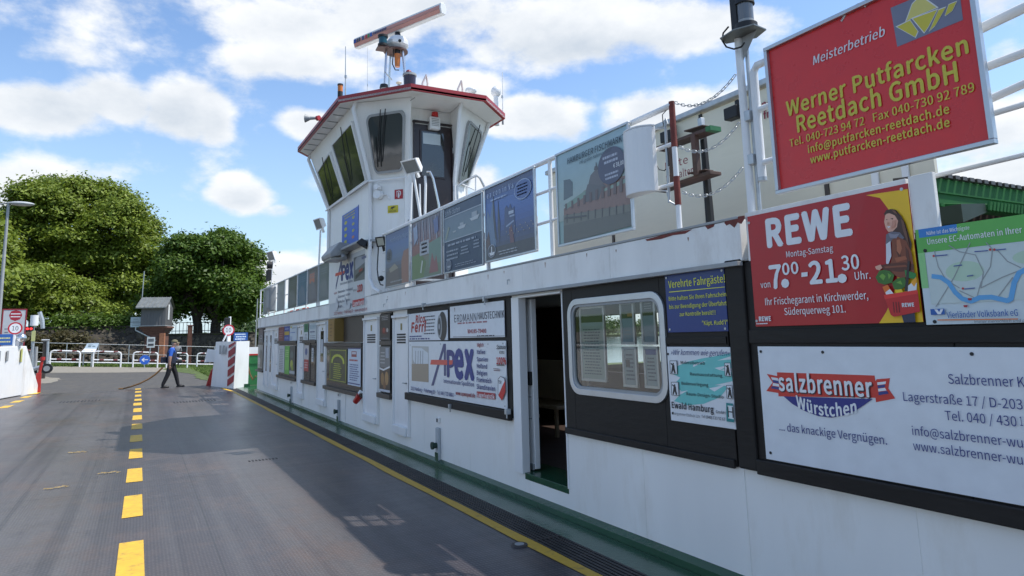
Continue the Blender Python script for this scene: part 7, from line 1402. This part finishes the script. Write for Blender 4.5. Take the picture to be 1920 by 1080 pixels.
big = [(60, 372, 42, 26), (110, 358, 52, 30), (150, 362, 55, 30), (195, 378, 55, 32), (235, 400, 52, 34), (262, 430, 40, 30), (275, 455, 34, 24), (60, 405, 42, 32), (100, 400, 50, 36), (160, 410, 60, 36), (210, 430, 55, 34), (45, 430, 34, 24), (90, 445, 50, 30), (140, 450, 50, 28), (190, 465, 48, 28), (240, 470, 45, 26), (280, 485, 32, 22), (215, 500, 42, 26), (255, 510, 38, 24), (165, 505, 40, 26), (180, 530, 44, 26), (225, 535, 42, 24), (262, 545, 36, 22), (30, 415, 22, 18), (75, 470, 30, 18), (285, 512, 26, 20), (105, 478, 44, 26), (60, 490, 34, 22), (150, 488, 40, 26), (115, 512, 46, 28), (200, 488, 44, 24), (40, 470, 26, 22), (175, 560, 44, 24), (220, 570, 44, 24), (255, 575, 34, 20), (135, 545, 36, 26), (195, 588, 40, 14)]
tree('linden_tree', 'huge broad light green tree above the veranda, tallest on the bank', 78, (180, 605), [[(182, 612, 11), (180, 560, 9), (170, 500, 7)], [(178, 560, 6), (215, 500, 4)], [(176, 550, 6), (120, 470, 4)]], big, 140000, .175, LM1, seed=1)
low = [(20, 520, 34, 26), (55, 530, 32, 26), (95, 540, 34, 24), (130, 545, 34, 26), (60, 560, 36, 22), (25, 560, 34, 24), (105, 570, 34, 18), (150, 570, 26, 16), (160, 550, 24, 18), (90, 515, 22, 14), (2, 540, 24, 30), (70, 585, 40, 14), (30, 590, 36, 14), (120, 588, 24, 10)]
tree('small_linden', 'low drooping light green tree left of the veranda arches', 68, (70, 605), [[(60, 612, 6), (62, 560, 5), (60, 530, 4)]], low, 52000, .15, LM1, seed=2)
tree('small_linden', 'small light green tree at the left edge beside the lamp', 74, (-20, 605), [[(-18, 612, 6), (-14, 520, 5), (-10, 470, 4)]], [(-10, 430, 32, 28), (0, 455, 24, 14), (-30, 470, 40, 40), (8, 420, 14, 12)], 14000, .19, LM1, seed=9)
ch1 = [(350, 462, 30, 20), (335, 478, 26, 22), (370, 480, 36, 26), (340, 510, 30, 26), (365, 525, 40, 30), (335, 545, 32, 26), (370, 565, 38, 24), (345, 575, 30, 18), (325, 500, 18, 16), (318, 540, 20, 20), (300, 560, 26, 22), (290, 580, 30, 14), (310, 590, 24, 10), (325, 575, 26, 18), (382, 545, 26, 26)]
tree('chestnut_tree', 'dark green chestnut tree behind the gauge house roof, left of two', 66, (371, 632), [[(371, 640, 9), (371, 610, 8), (366, 585, 7), (355, 550, 5)], [(370, 600, 6), (385, 570, 4)]], ch1, 52000, .17, LM2, seed=3)
ch2 = [(420, 458, 34, 20), (445, 470, 34, 24), (400, 470, 30, 22), (465, 490, 22, 26), (420, 500, 46, 34), (455, 520, 32, 34), (405, 530, 40, 32), (440, 555, 42, 30), (468, 560, 20, 28), (410, 575, 38, 22), (455, 585, 28, 16), (430, 590, 40, 14), (398, 458, 20, 14), (470, 530, 18, 22), (418, 446, 18, 10), (445, 590, 34, 12), (472, 575, 18, 22)]
tree('chestnut_tree', 'dark green chestnut tree nearest the ferry deckhouse, right of two', 65, (404, 632), [[(404, 642, 10), (404, 612, 9), (408, 585, 8), (415, 550, 5)], [(406, 600, 6), (390, 575, 4)]], ch2, 60000, .17, LM2, seed=4)
tree('small_linden', 'leafy light green tree outside the left edge of the photo', 60, (-190, 605), [[(-190, 612, 8), (-190, 480, 6)]], [(-190, 400, 90, 60), (-110, 450, 70, 60), (-290, 420, 90, 70), (-180, 500, 130, 60), (-330, 520, 110, 60), (-90, 540, 80, 60), (-240, 560, 120, 50)], 30000, .26, LM1, seed=12)
hd = thing('hedge', 'clipped dark green hedge on the embankment wall below the veranda', 'hedge', (0, YW + 3, ZT_)); lb_ = []
for u in range(96, 240, 12): p = onY(u, 611 if u > 130 else 616, YW + 3); lb_.append((p.x, YW + 3, p.z, .8, .8, .75))
leaves('foliage', lb_, 9000, .13, LM2, hd, seed=5); b = MB(); b.box(lb_[0][0], lb_[-1][0], YW + 2.8, YW + 3.2, ZT_ - .1, ZT_ + .35); b.build('stems', BARK, hd)
sh = thing('shrub', 'small bright green shrub hanging at the wall top left of the gauge house', 'shrub', onY(208, 592, 66)); c = onY(208, 590, 66); leaves('foliage', [(c.x, 66, c.z, .8, .6, .6)], 900, .15, LM1, sh, seed=6)
for i, (u, v) in enumerate([(105, 650), (75, 655), (130, 640), (45, 650)]):
    c = onY(u, v, 60.8); t = thing('bush', ['brownish bush growing against the embankment left of the info board', 'brownish bush against the embankment behind the winch', 'brownish bush high on the embankment left of the info board', 'brownish bush on the embankment behind the traffic light'][i], 'bush', c); leaves('foliage', [(c.x, 60.8, c.z, 1.2, .7, .6)], 1500, .12, leafmat('dry_bush_leaf', (.06, .055, .02), (.13, .11, .05)), t, seed=20 + i)
# far trees at the right of the landing, behind the slim pole
ft_ = thing('distant_trees', 'distant green trees across the water beside the deckhouse end', 'trees', onY(470, 640, 160)); c = onY(468, 632, 160); lb_ = []
for i in range(14): p = onY(452 + i * 7, 640 - (20 if i in (0, 1, 2) else 10) * random.random() - 4, 160); lb_.append((p.x, 160 + random.uniform(-4, 4), p.z - 1, 2.6, 3, 3.2))
o = leaves('foliage', lb_, 9000, .5, LM3, ft_, seed=7)
b = MB()
xs_ = np.linspace(-500, 1300, 240); b = MB(); vs = []
rgx = np.random.default_rng(5); hh = 9 + 4 * np.sin(xs_ * .02) + rgx.normal(0, 1.5, 240)
b.add([(x, 900, -1) for x in xs_] + [(x, 900 + 12 * math.sin(i), h_) for i, (x, h_) in enumerate(zip(xs_, hh))] + [(x, 930, h_ - 2) for x, h_ in zip(xs_, hh)], [(i + r * 240, i + 1 + r * 240, i + 1 + (r + 1) * 240, i + (r + 1) * 240) for r in range(2) for i in range(239)]); structure(b.build('far_wooded_bank', mat('far_woods', (.04, .065, .035), .9, var=.4, scale=.08)))
b = MB(); b.prism([(-40, -400), (700, -400), (700, 1300), (-40, 1300)] if False else [(330, -800), (900, -800), (900, 1200), (330, 1200)], -2.2, -.5); structure(b.build('far_bank', GRASS))
lb_ = [(335 + random.uniform(0, 20), y + random.uniform(-3, 3), 3.5, 7, 9, random.uniform(5, 9)) for y in range(-250, 900, 12)]
o = leaves('far_woodland', lb_, 26000, 1.3, LM3, None, seed=8, kind='stuff'); tag(o, 'wooded far bank of the river beyond the ferry', 'woodland')
# ------------------------------------------------------------------ people
SKN = mat('skin', (.42, .24, .17), .5, var=.05); TRS = mat('black_trousers', (.012, .012, .015), .8, var=.2, scale=20); SHB = mat('bright_blue_shirt', (.02, .11, .48), .7, var=.1, scale=18); VST = mat('dark_navy_vest', (.018, .025, .05), .75, var=.25, scale=14); CAPM = mat('olive_cap', (.16, .14, .075), .8, var=.12, scale=20)
def skin_body(name, verts, edges, rad, mats, pick, parent, origin, rz=0, sub=2, scale=1.0):
    me = bpy.data.meshes.new(name); c_, s_ = math.cos(rz), math.sin(rz)
    me.from_pydata([Vector((x * c_ - y * s_, x * s_ + y * c_, z)) * scale + Vector(origin) for x, y, z in verts], edges, []); o = bpy.data.objects.new(name, me); COL.objects.link(o)
    md = o.modifiers.new('s', 'SKIN'); sv_ = me.skin_vertices[0].data
    for i, r in enumerate(rad): sv_[i].radius = (r[0] * scale, r[1] * scale) if isinstance(r, tuple) else (r * scale, r * scale)
    sv_[0].use_root = True; sb_ = o.modifiers.new('d', 'SUBSURF'); sb_.levels = sub; sb_.render_levels = sub
    dg = bpy.context.evaluated_depsgraph_get(); dg.update(); me2 = bpy.data.meshes.new_from_object(o.evaluated_get(dg)); bpy.data.objects.remove(o)
    me2.name = name; me2.materials.clear()
    for m_ in mats: me2.materials.append(m_)
    inv = lambda p: ((p.x - origin[0]) / scale, (p.y - origin[1]) / scale, (p.z - origin[2]) / scale)
    for p in me2.polygons:
        x, y, z = inv(p.center); X_, Y__ = x * c_ + y * s_, -x * s_ + y * c_; p.material_index = pick(X_, Y__, z); p.use_smooth = True
    o = bpy.data.objects.new(name, me2); COL.objects.link(o); o.parent = parent; o.matrix_parent_inverse = parent.matrix_world.inverted(); return o
# walking man: faces +x, near side is -y
OR = (1.06, 29.0, 0.0)
man = thing('person', 'man in olive cap, blue shirt, dark vest and black trousers walking, dragging a brown hose', 'person', OR)
V = [(.0, 0, .93), (.0, 0, 1.06), (.0, 0, 1.22), (.01, 0, 1.38), (.03, 0, 1.47), (.06, 0, 1.54), (.085, 0, 1.62), (.085, 0, 1.70),          # pelvis..head 0-7
     (-.02, -.09, .88), (-.09, -.09, .50), (-.25, -.09, .12), (-.24, -.09, .05), (-.10, -.10, .035),                                         # near leg trailing 8-12
     (.03, .09, .88), (.18, .09, .50), (.27, .09, .12), (.29, .09, .06), (.43, .09, .045),                                                  # far leg forward 13-17
     (.0, -.19, 1.40), (-.05, -.25, 1.13), (-.06, -.25, .90), (-.05, -.25, .80),                                                            # near arm 18-21
     (.03, .19, 1.40), (.03, .25, 1.14), (.22, .20, 1.06), (.30, .18, 1.05)]                                                               # far arm 22-25
E_ = [(0, 1), (1, 2), (2, 3), (3, 4), (4, 5), (5, 6), (6, 7), (0, 8), (8, 9), (9, 10), (10, 11), (11, 12), (0, 13), (13, 14), (14, 15), (15, 16), (16, 17), (3, 18), (18, 19), (19, 20), (20, 21), (3, 22), (22, 23), (23, 24), (24, 25)]
Rr = [(.15, .15), (.16, .145), (.165, .14), (.16, .13), (.075, .07), (.058, .058), (.088, .10), (.075, .09), .112, .088, .066, .055, .04, .112, .088, .066, .055, .04, .08, .062, .045, .034, .08, .062, .045, .034]
def pick(x, y, z):
    if z < .98: return 0 if abs(y) < .205 or z < .7 else 2
    if z > 1.49: return 2
    if abs(y) > .175: return 1 if z > 1.17 else 2
    return 1
skin_body('body', V, E_, Rr, [TRS, SHB, SKN], pick, man, OR)
o3 = Vector(OR)
def torso_ring(z, rx, ry, cx): return [(cx + rx * math.cos(a), ry * math.sin(a), z) for a in np.linspace(0, 2 * math.pi, 17)[:-1]]
b = MB(); prof = [(.90, .165, .175, .0), (1.0, .175, .18, 0), (1.15, .18, .175, .01), (1.3, .175, .18, .01), (1.40, .15, .165, .01), (1.47, .09, .10, .02)]; vs = []
for pr_ in prof: vs += torso_ring(*pr_)
b.add([tuple(Vector(v) + o3) for v in vs], [(r * 16 + i, r * 16 + (i + 1) % 16, (r + 1) * 16 + (i + 1) % 16, (r + 1) * 16 + i) for r in range(5) for i in range(16)], 0, True); b.build('vest', VST, man)
b = MB(); b.ball(o3 + Vector((.085, 0, 1.70)), .105, 14, sc=(1.1, .88, .85), z0=-.1); b.add([tuple(o3 + Vector(v)) for v in [(.14, -.08, 1.71), (.25, -.055, 1.68), (.27, 0, 1.675), (.25, .055, 1.68), (.14, .08, 1.71), (.14, -.08, 1.695), (.25, -.055, 1.665), (.27, 0, 1.66), (.25, .055, 1.665), (.14, .08, 1.695)]], [(0, 1, 2, 3, 4), (9, 8, 7, 6, 5), (0, 5, 6, 1), (1, 6, 7, 2), (2, 7, 8, 3), (3, 8, 9, 4)]); b.build('cap', CAPM, man)
for (x, y) in ((-.17, -.095), (.36, .09)):
    b = MB(); b.ball(o3 + Vector((x, y, .03)), .15, 12, sc=(1, .36, .42), z0=-.4); b.build('shoe', RUB, man)
b = MB(); b.ball(o3 + Vector((.175, 0, 1.60)), .022, 6, sc=(1, .8, 1)); b.build('nose', SKN, man)
for y in (-.082, .082): b = MB(); b.ball(o3 + Vector((.07, y, 1.62)), .026, 6, sc=(.7, .4, 1)); b.build('ear', SKN, man)
b = MB(); b.ball(o3 + Vector((.045, 0, 1.645)), .09, 10, sc=(.9, .95, .7), z0=-.9, z1=.6); b.build('hair', mat('grey_hair', (.15, .14, .13), .8), man)
def hand(c, par, down=True):
    b = MB(); c = Vector(c); b.ball(c, .038, 8, sc=(.9, .5, 1.1))
    for i in range(4): s_ = c + Vector((-.024 + .016 * i, 0, -.03)); b.tube([s_, s_ + Vector((.006, .004, -.03)), s_ + Vector((.016, .01, -.045 + .004 * abs(i - 1.5)))], [.009, .008, .006], 5)
    b.tube([c + Vector((.03, 0, .01)), c + Vector((.048, 0, -.012)), c + Vector((.044, 0, -.035))], [.010, .009, .007], 5); b.build('hand', SKN, par)
hand(o3 + Vector((-.05, -.25, .77)), man); hand(o3 + Vector((.32, .18, 1.05)), man)
# what he carries
t = thing('hand_blower', 'black hand-held device with a pale grip carried at the hip by the walking man', 'tool', o3 + Vector((.3, .1, .95)))
b = MB(); b.box(o3.x + .16, o3.x + .38, o3.y - .02, o3.y + .14, .90, 1.0); b.build('body', RUB, t, bev=.02); b = MB(); b.ball(o3 + Vector((.28, .05, 1.04)), .08, 10, sc=(1.1, .8, .6)); b.build('grip', ink((.5, .5, .45)), t)
t = thing('hip_bag', 'dark navy bag on the back of the walking man', 'bag', o3 + Vector((-.25, 0, 1.0))); MB().box(o3.x - .36, o3.x - .17, o3.y - .12, o3.y + .08, .92, 1.15).build('pouch', VST, t, bev=.03); MB().box(o3.x - .3, o3.x - .2, o3.y - .125, o3.y - .12, 1.06, 1.13).build('flap', RUB, t)
b = MB(); y = o3.y - .2; P = [onY(305, 689, y), onY(299, 695, y), onY(290, 703, y), onY(278, 711, y), onY(262, 719, y), onY(245, 725, y), onZ(232, 728.5, .02), onZ(222, 729, .02)]
b.tube(P, [.032] * 3 + [.03] * 5, 8); tag(b.build('hose', ROPE), 'thick brown hose trailing from the man to the end of the deck', 'hose')
# person beyond the barrier
c = onY(331, 690, 54.2); OR2 = (c.x, 54.2, gz(c.x, 54.2)); p2 = thing('person', 'distant person in grey and black standing behind the barrier, right of the walking man', 'person', OR2)
V2 = [(.0, 0, .93), (.0, 0, 1.06), (.0, 0, 1.22), (0, 0, 1.38), (0, 0, 1.47), (0, 0, 1.54), (.0, 0, 1.62), (.0, 0, 1.70), (-.09, 0, .88), (-.1, 0, .5), (-.1, 0, .08), (-.1, -.12, .04), (.09, 0, .88), (.1, 0, .5), (.1, 0, .08), (.1, -.12, .04), (-.19, 0, 1.4), (-.25, -.02, 1.13), (-.1, -.2, 1.05), (.19, 0, 1.4), (.25, -.02, 1.13), (.1, -.2, 1.05)]
E2 = [(0, 1), (1, 2), (2, 3), (3, 4), (4, 5), (5, 6), (6, 7), (0, 8), (8, 9), (9, 10), (10, 11), (0, 12), (12, 13), (13, 14), (14, 15), (3, 16), (16, 17), (17, 18), (3, 19), (19, 20), (20, 21)]
R2 = [.15, .15, .16, .15, .07, .06, .095, .085, .09, .07, .05, .04, .09, .07, .05, .04, .07, .05, .035, .07, .05, .035]
skin_body('body', V2, E2, R2, [TRS, mat('grey_jacket', (.2, .2, .21), .8), SKN], lambda x, y, z: 0 if z < 1.15 else (2 if z > 1.49 else 1), p2, OR2, sub=1)
b = MB(); b.ball(Vector(OR2) + Vector((0, .01, 1.68)), .11, 10, z0=0); b.build('hair', mat('fair_hair', (.25, .2, .13), .8), p2)

for o in bpy.data.objects:
    if o.type == 'MESH' and any(p.use_smooth for p in o.data.polygons) and len(o.data.polygons) < 20000:
        try: o.data.set_sharp_from_angle(angle=math.radians(42))
        except Exception: pass
scene.render.engine = 'CYCLES'
